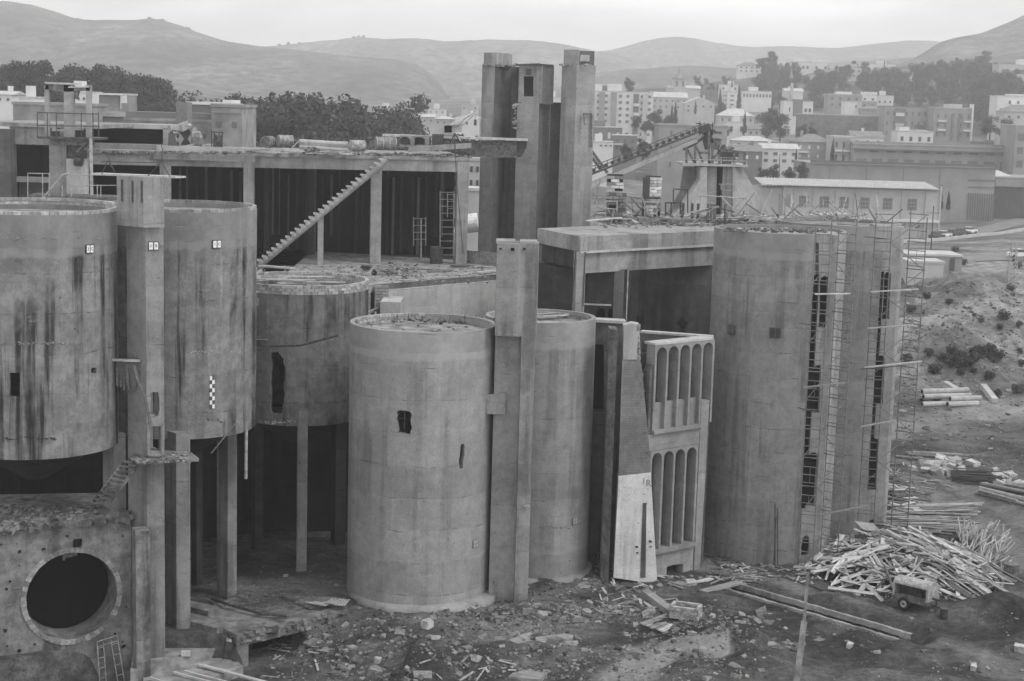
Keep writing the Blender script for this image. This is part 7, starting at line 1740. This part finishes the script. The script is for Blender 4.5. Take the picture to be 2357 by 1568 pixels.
Bd(1709, 1776, 211, 228, 790, 9, 'flat', 'long low white building with a row of arches', 'house_white', 'roof_pale', (9, 1, .5, .6, .1, .8))
Bd(1674, 1696, 212, 250, 760, 8, 'flat', 'narrow stepped white house between two cypresses', 'house_white', 'roof_pale', (1, 3, .4, .3, .1, .9), rz=.2)
Bd(1655, 1736, 250, 288, 610, 11, 'hip', 'wide house with a low tiled roof left of the big round trees', 'house_cream', 'roof_pale', (5, 1, .25, .5, .2, .9), rh=.45)
Bd(1671, 1719, 282, 312, 570, 8, 'flat', 'white house with two shuttered windows beside the lone dark cypress', 'house_white', 'roof_pale', (2, 1, .3, .55, .15, .85))
Bd(1722, 1761, 290, 315, 560, 8, 'hip', 'small cream house half hidden by the big round trees', 'house_cream', 'roof_tile', (3, 1, .3, .5, .15, .85))
Bd(1352, 1432, 294, 330, 520, 10, 'flat', 'dark flat-roofed house below the tall apartment block', 'house_brick', 'roof_pale', (4, 1, .3, .55, .15, .85), winmat='house_white')
Bd(1411, 1466, 313, 352, 480, 9, 'flat', 'small dark house with a balcony behind the conveyor', 'house_brick', 'roof_pale', (3, 2, .35, .5, .1, .9), extra=[(0, .5, .45, .55, 'balcony', 'house_cream', -1.2, -.1)])
Bd(1355, 1411, 328, 372, 440, 9, 'flat', 'white-walled yard building seen between slim tower and conveyor', 'house_white', 'roof_pale', (5, 1, .5, .25, .7, .98))
Bd(1515, 1672, 291, 391, 285, 10, 'flat', 'large blank grey building behind the conveyor', 'house_grey', 'house_grey', None, cat='building', name='warehouse', extra=[(.17, .2, .75, .88, 'window', 'house_brick', -.06, .05), (.17, .2, .42, .55, 'window', 'house_brick', -.06, .05), (.17, .2, .05, .17, 'window', 'house_brick', -.06, .05)])
Bd(1689, 1784, 314, 344, 520, 11, 'hip', 'cream house with long hipped roof behind the hopper', 'house_cream', 'roof_pale', (4, 1, .14, .4, .3, .9), rh=.35)
Bd(1684, 1755, 334, 375, 420, 10, 'gable', 'dark brick house with white window frames right of the hopper', 'house_brick', 'roof_tile', (3, 1, .25, .5, .2, .8), rh=.35, winmat='house_white')
Bd(1753, 1838, 331, 378, 430, 10, 'gable', 'white two-storey house with three shuttered windows, right of the dark brick one', 'house_white', 'roof_pale', (4, 2, .42, .42, .0, .9), rh=.25, winmat='shutter')
Bd(1832, 1914, 309, 370, 465, 11, 'hip', 'grey-fronted house with hipped roof and balcony, left of the tall thin cypress', 'house_grey', 'roof_tile', (4, 2, .24, .4, .0, .95), rh=.3, winmat='house_white', extra=[(0, .35, .42, .5, 'balcony', 'house_white', -1.3, -.1)])
Bd(1916, 1968, 316, 378, 455, 10, 'flat', 'flat-roofed house with a deep loggia, right of the tall thin cypress', 'house_cream', 'roof_pale', (3, 2, .3, .45, .0, .95), extra=[(.02, .75, .55, .95, 'loggia', 'house_grey', -.1, .05), (0, 1, .46, .53, 'balcony', 'house_white', -1.2, -.1)])
# industrial sheds
up = Bd(1963, 2345, 338, 420, 450, 22, 'flat', 'long grey factory with a band of big windows under a ledge', 'house_grey', 'house_grey', None, cat='factory', name='factory', sink=12,
   extra=[(0, 1, .86, .9, 'ledge', 'house_dark', -.9, -.002), (0, 1, 1.04, 1.1, 'parapet', 'house_grey', -.2, .4)] + [(x, x + .062, .36, .62, 'window', 'shutter', -.12, .04) for x in (.02, .112, .21, .304, .4, .495, .59, .69, .79, .885)] + [(.1 + .1 * k, .15 + .1 * k, .8, .85, 'grille', 'house_dark', -.1, .03) for k in range(9)])
Bd(1863, 2288, 384, 512, 380, 24, 'flat', 'broad windowless factory hall with a fluted right end', 'house_grey', 'house_grey', None, cat='factory', name='factory', sink=12,
   extra=[(-.004, 1.004, 1.03, 1.08, 'roof_edge', 'house_dark', -.7, 0), (-.08, 0, .2, .82, 'low_wing', 'house_grey', .5, 10)] + [(.2 * k + .1, .2 * k + .103, .0, 1, 'joint', 'house_brick', -.06, -.002) for k in range(4)] + [(.855, 1.0, .78, .81, 'panel_rib', 'house_brick', -.12, -.002), (.855, 1.0, .66, .68, 'panel_rib', 'house_brick', -.12, -.002)] + [(.86 + .0125 * k, .866 + .0125 * k, .08, .56, 'flute', 'house_brick', -.18, -.002) for k in range(12)])
Bd(2289, 2420, 412, 505, 386, 20, 'flat', 'dark fluted shed running off the right edge', 'house_brick', 'house_grey', None, cat='factory', name='factory', sink=12, extra=[(-.01, 1, .8, .98, 'fascia', 'house_grey', -.6, -.002)] + [(.02 + .037 * k, .036 + .037 * k, 0, .78, 'flute', 'house_dark', -.2, -.002) for k in range(26)])
c0 = P(2290, 405, 388); MB().plate([P(2290, 408, 388), P(2328, 408, 388), P(2300, 396, 404), P(2290, 394, 404)], V((0, 0, .3))).build('roof_sheet', 'roof_pale', label='pale sloping roof sheet behind the fluted shed', cat='roof')
Bd(2335, 2440, 290, 400, 440, 14, 'flat', 'tall factory tower cut off by the right edge', 'house_grey', 'roof_pale', (4, 3, .5, .5, .05, .9), cat='factory', name='factory', sink=12, winmat='shutter')
# long hut with corrugated roof
wr = Bd(1800, 2164, 436, 552, 335, 16, 'flat', 'long pale two-storey hut with barred windows and white corrugated roof', 'house_cream', 'house_grey', None, cat='building', name='hut', sink=8,
   extra=[(x, x + .058, .62, .84, 'barred_window', 'shutter', -.1, .04) for x in (.105, .235, .36, .49, .635, .79)] + [(x, x + .05, .12, .32, 'barred_window', 'shutter', -.1, .04) for x in (.52, .66)] + [(-.15, .0, .3, .98, 'left_wing', 'house_cream', .6, 12), (.02, .06, .60, .86, 'window', 'house_grey', -.08, .04)] + [(x, x + .008, 0, .97, 'buttress', 'house_cream', -.35, -.002) for x in (.07, .19, .33, .45, .6, .75, .9)] + [(.42, .99, .38, .43, 'ledge', 'house_white', -.8, -.002), (.99, 1.0, 0, 1.1, 'end_wall', 'house_cream', -.3, 0)])
for k in range(2):
    pass
wro = WL[wr.name]
for i, w_ in enumerate([c for c in wr.children if c.name.startswith('barred')]):
    xs = [v.co.x for v in w_.data.vertices]; zs = [v.co.z for v in w_.data.vertices]; yy_ = min(v.co.y for v in w_.data.vertices); mb = MB()
    for k in range(6): x = min(xs) + (max(xs) - min(xs)) * (k + .5) / 6; mb.box(wro + V((x, yy_ - .05, (min(zs) + max(zs)) / 2)), (.06, .06, max(zs) - min(zs)))
    for k in (.3, .65): mb.box(wro + V(((min(xs) + max(xs)) / 2, yy_ - .05, min(zs) + (max(zs) - min(zs)) * k)), (max(xs) - min(xs), .06, .06))
    mb.build('bars', 'house_cream', w_)
mb = MB(); xa, xb = X_(1752, 334, 430), X_(2160, 334, 430); zr0 = Z_(1960, 431, 334); n = 110
for i in range(n):
    x0, x1 = xa + (xb - xa) * i / n, xa + (xb - xa) * (i + 1) / n; u = .1 if i % 2 else -.1
    mb.hexa([(x0, 333.6, zr0 - u), (x1, 333.6, zr0 + u), (x1, 346, zr0 + .95 + u), (x0, 346, zr0 + .95 - u)], [(x0, 333.6, zr0 - u + .08), (x1, 333.6, zr0 + u + .08), (x1, 346, zr0 + 1.03 + u), (x0, 346, zr0 + 1.03 - u)])
mb.build('corrugated_roof', 'roof_pale', wr)
Bd(1961, 2034, 302, 334, 505, 9, 'gable', 'low white house with broad gable behind the long grey factory', 'house_white', 'roof_tile', (3, 1, .2, .3, .2, .8), rh=.45)
Bd(2066, 2148, 304, 336, 505, 9, 'flat', 'white flat house with stepped roof rooms behind the long grey factory', 'house_white', 'roof_pale', (4, 1, .3, .45, .15, .85), extra=[(.08, .36, 1, 1.35, 'roof_room', 'house_white'), (.5, .85, 1.0, 1.15, 'balustrade', 'house_cream')])
Bd(1845, 2036, 266, 322, 600, 13, 'flat', 'long three-storey brick apartments with small balconies, left part of the row', 'house_brick', 'house_cream', (12, 3, .3, .42, .0, .95), cat='apartment block', name='apartment_block', winmat='shutter', extra=[(x, x + .07, z, z + .05, 'balcony', 'house_dark', -1.1, -.1) for x in (.1, .28, .55, .75) for z in (.33, .66)])
Bd(2035, 2150, 247, 322, 590, 13, 'flat', 'four-storey brick apartments with a glazed stair bay, middle of the row', 'house_grey', 'house_brick', (8, 3, .3, .42, .05, .95), cat='apartment block', name='apartment_block', winmat='shutter', extra=[(.2, .41, .05, .95, 'stair_bay', 'house_brick', -.5, -.1), (.22, .39, .72, .82, 'glazing', 'house_white', -.6, -.51), (.22, .39, .42, .5, 'glazing', 'house_cream', -.6, -.51), (.62, .82, .42, .46, 'balcony', 'house_dark', -1.2, -.1)])
Bd(2149, 2238, 250, 324, 580, 13, 'flat', 'cream-framed apartments with a roof house, right end of the brick row', 'house_grey', 'house_cream', (5, 3, .28, .5, .05, .9), cat='apartment block', name='apartment_block', winmat='shutter', extra=[(.42, .76, 1.02, 1.14, 'roof_house', 'house_cream'), (.96, 1.0, 0, 1.15, 'end_fin', 'house_white', -.8, 3), (.46, .5, 0, .85, 'duct', 'house_brick', -.5, -.1), (.64, .68, 0, .85, 'duct', 'house_brick', -.5, -.1), (.1, .3, .3, .35, 'balcony', 'house_white', -1.2, -.1), (.1, .3, .58, .63, 'balcony', 'house_white', -1.2, -.1), (.76, .95, .3, .35, 'balcony', 'house_white', -1.2, -.1), (.76, .95, .58, .63, 'balcony', 'house_white', -1.2, -.1)])
Bd(1804, 1871, 234, 268, 680, 9, 'flat', 'white cubic house with a grey middle strip above the big round trees', 'house_white', 'roof_pale', None, extra=[(.32, .64, 0, 1.15, 'grey_strip', 'house_brick', -.3, 4), (.72, .8, .3, .55, 'window', 'window_glass', -.1, .05), (.86, .94, .3, .55, 'window', 'window_glass', -.1, .05), (.18, .22, .3, .6, 'window', 'window_glass', -.1, .05)])
Bd(1906, 2018, 219, 252, 720, 10, 'flat', 'grey three-storey house with white roof terrace on the mid slope', 'house_grey', 'roof_pale', (6, 2, .3, .35, .1, .95), extra=[(.2, .5, 1.02, 1.22, 'roof_house', 'house_white'), (.7, 1.0, .6, 1.25, 'roof_house', 'house_white', -.1, 4)])
Bd(1945, 1982, 235, 262, 670, 8, 'flat', 'bright white blank cube house in the middle of the slope', 'house_white', 'roof_pale', None, extra=[(.78, .95, .2, 1.0, 'side_strip', 'house_cream', -.2, -.002), (.65, .72, .5, .75, 'window', 'window_glass', -.1, .03)])
Bd(2008, 2054, 221, 248, 720, 8, 'flat', 'white stepped house at the right of the mid-slope group', 'house_white', 'roof_pale', (4, 1, .3, .35, .2, .8), rz=-.25)
Bd(1985, 2040, 244, 262, 660, 7, 'hip', 'low dark-roofed house in front of the stepped white house', 'house_grey', 'roof_tile', None, rh=.4)
Bd(1823, 1905, 144, 170, 985, 10, 'flat', 'long white hilltop house with arcaded front, top centre of the slope', 'house_white', 'roof_pale', (8, 1, .5, .5, .3, .8), extra=[(.05, .45, 1.02, 1.25, 'upper_floor', 'house_white'), (.55, .98, 1.02, 1.3, 'upper_floor', 'house_white')])
Bd(1862, 1896, 167, 182, 900, 7, 'hip', 'little white cottage just below the long hilltop house', 'house_white', 'roof_tile', None)
Bd(1935, 1983, 156, 182, 930, 9, 'flat', 'pale two-storey house right of the long hilltop house', 'house_cream', 'roof_tile', (4, 2, .4, .4, .1, .9))
Bd(1898, 1922, 160, 180, 940, 7, 'gable', 'grey gabled cottage between the two hilltop houses', 'house_grey', 'roof_tile', None)
Bd(1996, 2062, 148, 170, 1010, 9, 'flat', 'very pale long house high up behind the pylon', 'house_white', 'roof_pale', (6, 1, .4, .4, .2, .8))
Bd(2096, 2129, 170, 192, 850, 8, 'flat', 'small white box house with two dark windows on the right slope', 'house_white', 'roof_pale', (2, 1, .45, .4, .25, .75))
Bd(2104, 2138, 139, 156, 1110, 9, 'hip', 'faint cream house highest on the right slope', 'house_cream', 'roof_tile', (3, 1, .3, .5, .2, .9))
Bd(2295, 2372, 222, 268, 600, 10, 'flat', 'white house with stacked terraces at the right edge', 'house_white', 'roof_pale', (4, 2, .25, .4, .1, .9), extra=[(.4, 1, .55, .62, 'terrace', 'house_white', -2, -.1), (.4, 1, .95, 1.12, 'upper_room', 'house_white')])
Bd(2312, 2400, 242, 282, 565, 10, 'hip', 'hip-roofed house in front of the terraced white one at the right edge', 'house_cream', 'roof_tile', (4, 1, .25, .4, .2, .8), rh=.4)
Bd(2298, 2400, 150, 178, 800, 11, 'flat', 'flat-roofed villa among dark trees at the upper right edge', 'house_cream', 'roof_pale', (3, 1, .5, .5, .1, .8), over=1., extra=[(.5, .9, 1.02, 1.5, 'roof_room', 'house_white')])
tq_ = Bd(1806, 1848, 203, 230, 805, 8, 'gable', 'white house with a pointed little tower amid dark trees', 'house_white', 'roof_pale', None, extra=[(.3, .42, 0, 2.0, 'turret', 'house_cream', -2, 0)])
c_ = P(1821, 180, 803); MB().lathe([(.9, c_.z), (.05, c_.z + 5)], c_.x, c_.y, 8).build('turret_spire', 'house_grey', tq_)
# left and middle
Bd(-10, 28, 209, 240, 300, 8, 'gable', 'small pale gabled house at the far left edge', 'house_white', 'roof_pale', (2, 1, .3, .4, .2, .8))
Bd(44, 78, 226, 246, 290, 7, 'flat', 'little white hut under the pines at the left', 'house_white', 'roof_pale', None)
Bd(150, 212, 214, 240, 300, 7, 'flat', 'white terrace house glimpsed behind the portal frame', 'house_white', 'roof_pale', (5, 1, .4, .4, .2, .8))
Bd(228, 292, 219, 250, 262, 7, 'flat', 'white pavilion with a flat canopy below the pines', 'house_dull', 'house_cream', None, name='pavilion', cat='pavilion', extra=[(.0, .7, .2, .9, 'open_front', 'house_grey', -.06, .02), (-.06, .86, 1.0, 1.08, 'canopy', 'house_white', -2, 0), (.8, 1.0, 0, .98, 'white_end', 'house_white', -.6, -.002)])
Bd(30, 205, 243, 300, 172, 8, 'flat', 'long low wall building with blank sides behind the portal frame', 'house_dull', 'house_dull', None, name='outbuilding', cat='building', sink=14)
Bd(200, 300, 256, 300, 178, 8, 'gable', 'low shed with sooty wall right of the portal frame', 'house_grey', 'roof_tile', None, name='outbuilding', cat='building', sink=14)
fb = Bd(487, 557, 247, 340, 166, 9, 'flat', 'flat-roofed office block with two tall windows at the shed roof end', 'house_dull', 'house_dull', (2, 1, .3, .3, .35, .8), name='office', cat='building', sink=14, winmat='shutter', extra=[(0, 1, .86, .89, 'cornice', 'house_grey', -.3, -.1), (.25, .55, 1.02, 1.18, 'roof_box', 'house_white'), (.04, .22, 1.02, 1.1, 'water_tank', 'house_white'), (-.02, 1.02, 1.03, 1.1, 'parapet', 'house_cream', -.1, .2)])
Bd(287, 486, 280, 345, 168, 8, 'flat', 'low workshop wing with a long grey roof left of the office block', 'house_dull', 'house_dull', (5, 1, .35, .35, .3, .75), name='workshop', cat='building', sink=14, winmat='shutter', extra=[(0, 1, 1.04, 1.32, 'grey_roof', 'house_brick', .5, 7)])
Bd(430, 490, 241, 262, 178, 7, 'flat', 'brick upper room with a white roof edge behind the broken vaults', 'house_brick', 'house_white', None, name='penthouse', cat='building', sink=20)
for px0, px1, yt, yb, Y, kd, lab in ((845, 902, 262, 288, 420, 'gable', 'cream gabled house between the dense clump and the lone tree'), (955, 1000, 263, 286, 520, 'gable', 'pale house right of the round-headed tree'), (1000, 1045, 268, 290, 480, 'hip', 'hip-roofed house in the gap left of the twin towers'), (1048, 1102, 262, 296, 470, 'gablefront', 'white gabled house tight against the left tower'), (985, 1025, 252, 264, 620, 'flat', 'far white strip of houses left of the twin towers'), (870, 910, 250, 262, 640, 'flat', 'far low white house behind the lone cypress'), (1062, 1100, 240, 258, 640, 'flat', 'far pale block peeping over the winch cab'), (1268, 1289, 225, 250, 560, 'flat', 'white house seen between the two towers')):
    Bd(px0, px1, yt, yb, Y, 9, kd, lab, 'house_white' if 'white' in lab else 'house_cream', 'roof_pale', (3, 1, .25, .4, .2, .8), sink=14)
Bd(1078, 1106, 370, 440, 175, 6, 'flat', 'pale building in the slot between shed and left tower', 'house_cream', 'roof_pale', (2, 2, .4, .4, .05, .95), name='outbuilding', cat='building', sink=14)
Bd(1066, 1106, 440, 600, 160, 4, 'flat', 'pale wall low in the slot between shed and left tower', 'house_cream', 'roof_pale', None, name='outbuilding', cat='wall', sink=14)
# trees of the town, each placed on its own slope: (px, base row, height m, kind)
gT2 = 'dark trees on the town slope'; lT2 = 'dark bushy tree among the houses on the town slope'
def grove(x0, y0, x1, y1, n, h0, h1):
    for i in range(n):
        p = T(rnd.uniform(x0, x1), rnd.uniform(y0, y1), 240)
        if p is None: continue
        k = rnd.choice(('broadleaf_tree', 'broadleaf_tree2', 'broadleaf_tree', 'broadleaf_tree2', 'umbrella_pine2')); plant(k, p, rnd.uniform(h0, h1) / 10.5, lT2, gT2)
for g in ((1738, 175, 1830, 222, 16, 9, 13), (1850, 200, 1990, 226, 18, 8, 12), (1995, 205, 2110, 228, 14, 8, 12), (2105, 190, 2300, 245, 34, 9, 13), (2240, 205, 2357, 245, 12, 10, 14), (2140, 165, 2240, 195, 10, 8, 11), (1960, 180, 2080, 198, 10, 6, 9), (1560, 195, 1680, 220, 12, 5, 8), (1900, 165, 1990, 190, 8, 5, 8), (1640, 262, 1700, 285, 7, 5, 8), (1770, 225, 1810, 250, 7, 6, 9), (1870, 232, 1910, 262, 8, 5, 8), (2050, 235, 2120, 250, 8, 6, 9), (2240, 255, 2310, 300, 10, 8, 12), (1500, 262, 1580, 290, 9, 5, 8), (1585, 262, 1650, 290, 7, 4, 7), (2030, 312, 2070, 330, 4, 5, 7), (1840, 330, 1870, 372, 5, 5, 7), (1960, 296, 2010, 312, 5, 4, 7), (2100, 160, 2357, 200, 22, 6, 10)): grove(*g)
for px, Y, yt, yb, lab in ((1765, 545, 248, 318, 'big round dark tree, largest of the pair in mid slope'), (1795, 540, 252, 320, 'big round dark tree, right one of the pair in mid slope'), (1845, 520, 284, 322, 'round tree spreading at the foot of the brick apartments'), (1870, 525, 292, 324, 'smaller tree right at the foot of the brick apartments'), (1462, 500, 266, 300, 'round tree at the foot of the tall apartment block'), (1505, 505, 250, 305, 'dense tree in the middle of the group below the apartment block'), (1530, 500, 262, 305, 'dense tree at the right of the group below the apartment block'), (1485, 495, 276, 308, 'low tree in front of the group below the apartment block'), (1447, 700, 178, 215, 'round tree peeping over the tall apartment block'), (2278, 480, 262, 318, 'large pale tree right of the brick apartments'), (2315, 470, 270, 322, 'second pale tree by the right-hand factory tower'), (1775, 350, 376, 432, 'shrubby tree left of the windowless factory hall'), (1815, 352, 384, 430, 'shrubby tree by the end of the windowless factory hall'), (1845, 356, 372, 420, 'bush between the flat house and windowless hall'), (1755, 360, 385, 425, 'bush below the white two-storey house'), (1440, 330, 330, 372, 'scrubby tree under the conveyor'), (1480, 330, 318, 365, 'scrubby tree behind the middle of the conveyor'), (1660, 360, 290, 345, 'slim tree behind the hopper machinery')):
    p = P(px, yb, Y); plant(rnd.choice(('broadleaf_tree', 'broadleaf_tree2')), p, (Z_(px, yt, Y) - p.z) / 10.2, lab, None, sz=(Z_(px, yt, Y) - p.z) / 10.2)
for px, Y, yt, yb, lab in ((1656, 660, 200, 262, 'tall dark cypress right of the white gabled house'), (1684, 800, 180, 214, 'cypress rising behind the small white terrace house'), (1700, 730, 192, 250, 'broad cypress right of the stepped white house'), (1713, 545, 253, 310, 'thin dark cypress beside the two shuttered windows'), (1755, 950, 133, 168, 'pointed cypress beside the hilltop villa'), (1915, 440, 315, 378, 'tall thin cypress in front of the loggia house'), (1545, 560, 240, 300, 'pointed conifer on the left in the group below the church'), (1553, 565, 230, 300, 'pointed conifer on the right in the group below the church'), (2163, 345, 424, 482, 'left one of the two dark cypresses by the factory hall'), (2182, 346, 438, 482, 'right one of the two dark cypresses by the factory hall'), (1600, 660, 228, 262, 'short cypress before the white gabled house'), (1832, 420, 340, 372, 'slim conifer at the corner of the grey-fronted house')):
    p = P(px, yb, Y); h = Z_(px, yt, Y) - p.z; plant('cypress', p, h / 11.3 * (1.25 if 'two dark' in lab else 1.), lab, None, sz=h / 11.3)
# crest pines
gX = 'tiny pines along the far ridges'; lX = 'tiny far pine silhouetted on the mountain crest'
for px, py, Y in [(172, 44, 2080), (180, 42, 2080), (188, 44, 2080), (330, 44, 2080), (345, 41, 2080), (365, 44, 2080), (375, 43, 2080), (420, 62, 2080), (430, 66, 2080), (560, 104, 2080), (595, 108, 2660), (602, 106, 2660), (640, 104, 2660), (662, 102, 2660), (690, 97, 2660), (700, 96, 2660), (735, 94, 2660), (760, 92, 2660), (775, 90, 2660), (800, 87, 2660), (815, 84, 2660), (828, 84, 2660), (838, 85, 2660), (850, 87, 2660), (865, 90, 2660), (930, 88, 2660), (1000, 94, 2660), (1040, 95, 2660), (1085, 94, 2660), (1100, 93, 2660), (1130, 92, 2660), (1160, 91, 2660), (1190, 93, 2660), (1215, 94, 2660), (1240, 97, 2660), (1258, 99, 2660)]:
    p = P(px + rnd.uniform(-3, 3), py + 3, Y - 5); p.z -= rnd.uniform(7.5, 11); plant(rnd.choice(('umbrella_pine', 'umbrella_pine2', 'broadleaf_tree2')), p, rnd.uniform(.75, 1.2), lX, gX)
gY = 'scrubby bushes on the right bank'
for i in range(62):
    px, py = (rnd.uniform(2075, 2357), rnd.uniform(575, 700)) if i < 16 else ((rnd.gauss(2225, 38), rnd.gauss(838, 13)) if i < 40 else (rnd.uniform(2080, 2357), rnd.uniform(720, 960)))
    p = T(px, py)
    if p: plant('shrub', p, rnd.uniform(.2, .62), 'low scrubby bush on the broken bank at the right', gY, 'bush', 'bush')
# ------------------------------------------------------------------ road, cars, hut, poles on the plateau
def ribbon(name, A_, B_, mat, label, cat, lift=.12, n=40):
    def samp(L_):
        out = []
        for k in range(n + 1):
            t_ = k / n * (len(L_) - 1); i = min(int(t_), len(L_) - 2); f = t_ - i; out.append(L_[i].lerp(L_[i + 1], f))
        return out
    a, b = samp(A_), samp(B_); mb = MB(); m_ = 6; vs = []
    for p, q in zip(a, b):
        for j in range(m_ + 1): c = p.lerp(q, j / m_); vs.append(V((c.x, c.y, H(c.x, c.y) + lift)))
    mb.v = vs; mb.f = [[i * (m_ + 1) + j, i * (m_ + 1) + j + 1, (i + 1) * (m_ + 1) + j + 1, (i + 1) * (m_ + 1) + j] for i in range(n) for j in range(m_)]
    return mb.build(name, mat, label=label, cat=cat, kind='structure')
plain('road_surface', .2, .95, .1, 0, .12, .3); plain('car_white', .75, .4, .5, 0, .03, 1); plain('car_dark', .06, .4, .5, 0, .1, 1)
def gp_(px, Y): x = X_(px, Y, 520); return V((x, Y, 0))
ribbon('road', [gp_(2040, 300), gp_(2130, 318), gp_(2240, 345), gp_(2357, 372), gp_(2500, 395)], [gp_(2040, 316), gp_(2130, 334), gp_(2240, 362), gp_(2357, 392), gp_(2500, 416)], 'road_surface', 'pale sloping road climbing past the parked cars', 'road')
mb = MB(); pts = [gp_(2040 + 24 * k, 299 + 4.6 * k) for k in range(18)]
for a, b in zip(pts, pts[1:]): a.z = H(a.x, a.y) + .3; b = V((b.x, b.y, H(b.x, b.y) + .3)); mb.bar(a, b, .5, .6)
tag(mb.build('kerb', 'house_cream', label='pale kerb wall along the near side of the road', cat='kerb'), kind='structure')
def car(px, Y, rz, mat, label):
    p = gp_(px, Y); p.z = H(p.x, p.y) + .14; o = thing('parked_car', label, 'car', p, 'cars parked on the road'); R2 = Matrix.Rotation(rz, 3, 'Z')
    def L(x, y, z): return p + R2 @ V((x, y, z))
    def pr(sec, y0, y1, nm, m_): return MB().plate([L(x, y0, z) for x, z in sec], R2 @ V((0, y1 - y0, 0))).build(nm, m_, o)
    pr([(-1.95, .35), (1.95, .35), (2.0, .62), (1.9, .86), (.85, .95), (-1.5, .95), (-1.95, .85)], -.78, .78, 'body', mat)
    pr([(-1.45, .951), (.8, .951), (.3, 1.42), (-1.1, 1.44)], -.68, .68, 'cabin', 'car_dark'); pr([(-1.12, 1.441), (.32, 1.421), (.25, 1.48), (-1.05, 1.5)], -.66, .66, 'roof', mat)
    for x in (-1.2, 1.2):
        for s in (-1, 1): MB().tube(L(x, s * .8 - .1, .3), L(x, s * .8 + .1, .3), .3, 12).build('wheel', 'tyre_rubber', o)
car(2174, 335, .75, 'car_white', 'white car, lower of the two white cars on the slope'); car(2233, 352, .75, 'car_white', 'white car, upper of the two white cars on the slope')
car(2158, 330, .75, 'car_dark', 'dark car at the bottom of the parked row'); car(2196, 341, .75, 'car_dark', 'dark car just above the lower white car'); car(2214, 347, .75, 'car_dark', 'dark car just below the upper white car')
car(2352, 262, .1, 'car_white', 'white car on the lower track at the right edge')
ribbon('track', [gp_(2250, 256), gp_(2357, 258), gp_(2450, 260)], [gp_(2250, 268), gp_(2357, 270), gp_(2450, 272)], 'road_surface', 'pale lower track at the right edge', 'track')
# low bunker and hut on the brow
q = P(2130, 640, 224); bk_ = Bd(2090, 2172, 606, 640, 224, 5, 'flat', 'low pale concrete bunker on the brow of the bank', 'house_cream', 'house_cream', None, name='bunker', cat='bunker', sink=1.2)
ht_ = Bd(2075, 2214, 590, 622, 236, 7, 'flat', 'flat open hut roofed with a sagging pale sheet behind the bunker', 'house_grey', 'roof_pale', None, name='hut', cat='hut', sink=1, extra=[(.02, .3, .35, .7, 'pierced_bricks', 'house_cream', -.15, -.01), (.8, .88, 0, .9, 'doorway', 'window_glass', -.1, .02), (.42, .47, 0, .9, 'doorway', 'window_glass', -.1, .02)])
mb = MB(); mb.plate([P(2178, 652, 222), P(2196, 630, 222), P(2222, 628, 222), P(2230, 640, 222)], V((0, 2, 0))); mb.build('scrap_frame', 'metal_rusty', label='rusty scrap chassis lying beside the bunker', cat='scrap')
def pole(px, yb, yt, Y, arm, label, r=.12):
    a, b = P(px, yb, Y), P(px, yt, Y); b.x, b.y = a.x, a.y; o = MB().tube(a - V((0, 0, 1)), b, r, 7, r * .7).build('utility_pole', 'metal_dark' if 'dark' in label else 'metal_rusty', label=label, cat='pole')
    for k in arm: MB().bar(b - V((k[0], 0, k[1])), b + V((k[0], 0, -k[1])), .12).build('cross_arm', 'metal_rusty', o)
pole(2141, 600, 474, 272, [(1.0, 1.2)], 'dark utility pole with cross-arm in front of the cypresses'); pole(2213, 252, 158, 700, [(2.5, .5)], 'tall dark power pole on the right hill', .3); pole(2034, 175, 140, 950, [(3, 1), (2.4, 3)], 'dark lattice power mast on the hill crest', .45)
pole(1737, 165, 146, 985, [], 'thin dark mast beside the hilltop cypress', .18); pole(1955, 380, 322, 430, [(.6, .5)], 'thin dark pole in front of the loggia house', .12); pole(1938, 380, 325, 432, [(.6, .5)], 'thin dark pole right of the tall thin cypress', .12); pole(1793, 400, 355, 400, [], 'thin dark pole before the white two-storey house', .12); pole(2268, 300, 310 - 60, 560, [], 'thin dark pole by the right end of the brick row', .15)
pb_ = T(2328, 650); py_ = thing('lattice_mast', 'slim lattice mast standing on the bank at the right edge', 'mast', pb_); ph_ = Z_(2328, 556, pb_.y) - pb_.z
MB4 = [V((sx * .62, sy * .62, 0)) for sx, sy in ((-1, -1), (1, -1), (1, 1), (-1, 1))]
mb = MB()
for c in MB4: mb.bar(pb_ + c, pb_ + c * .45 + V((0, 0, ph_)), .09)
mb.build('leg', 'metal_light', py_); mb = MB()
for i in range(9):
    z0, z1 = ph_ * i / 9, ph_ * (i + 1) / 9
    for j in range(4): a, b = MB4[j], MB4[(j + 1) % 4]; mb.bar(pb_ + a * (1 - .55 * i / 9) + V((0, 0, z0)), pb_ + b * (1 - .55 * (i + 1) / 9) + V((0, 0, z1)), .05)
mb.build('lattice', 'metal_light', py_); mb = MB(); mb.bar(pb_ + V((-1.5, 0, ph_)), pb_ + V((2.6, 0, ph_ + .1)), .1); mb.build('cross_arm', 'metal_light', py_)
for o in list(bpy.data.objects):
    if o.parent is None and o.type in ('MESH', 'EMPTY') and 'kind' not in o and o.name != 'camera': o['kind'] = 'thing'
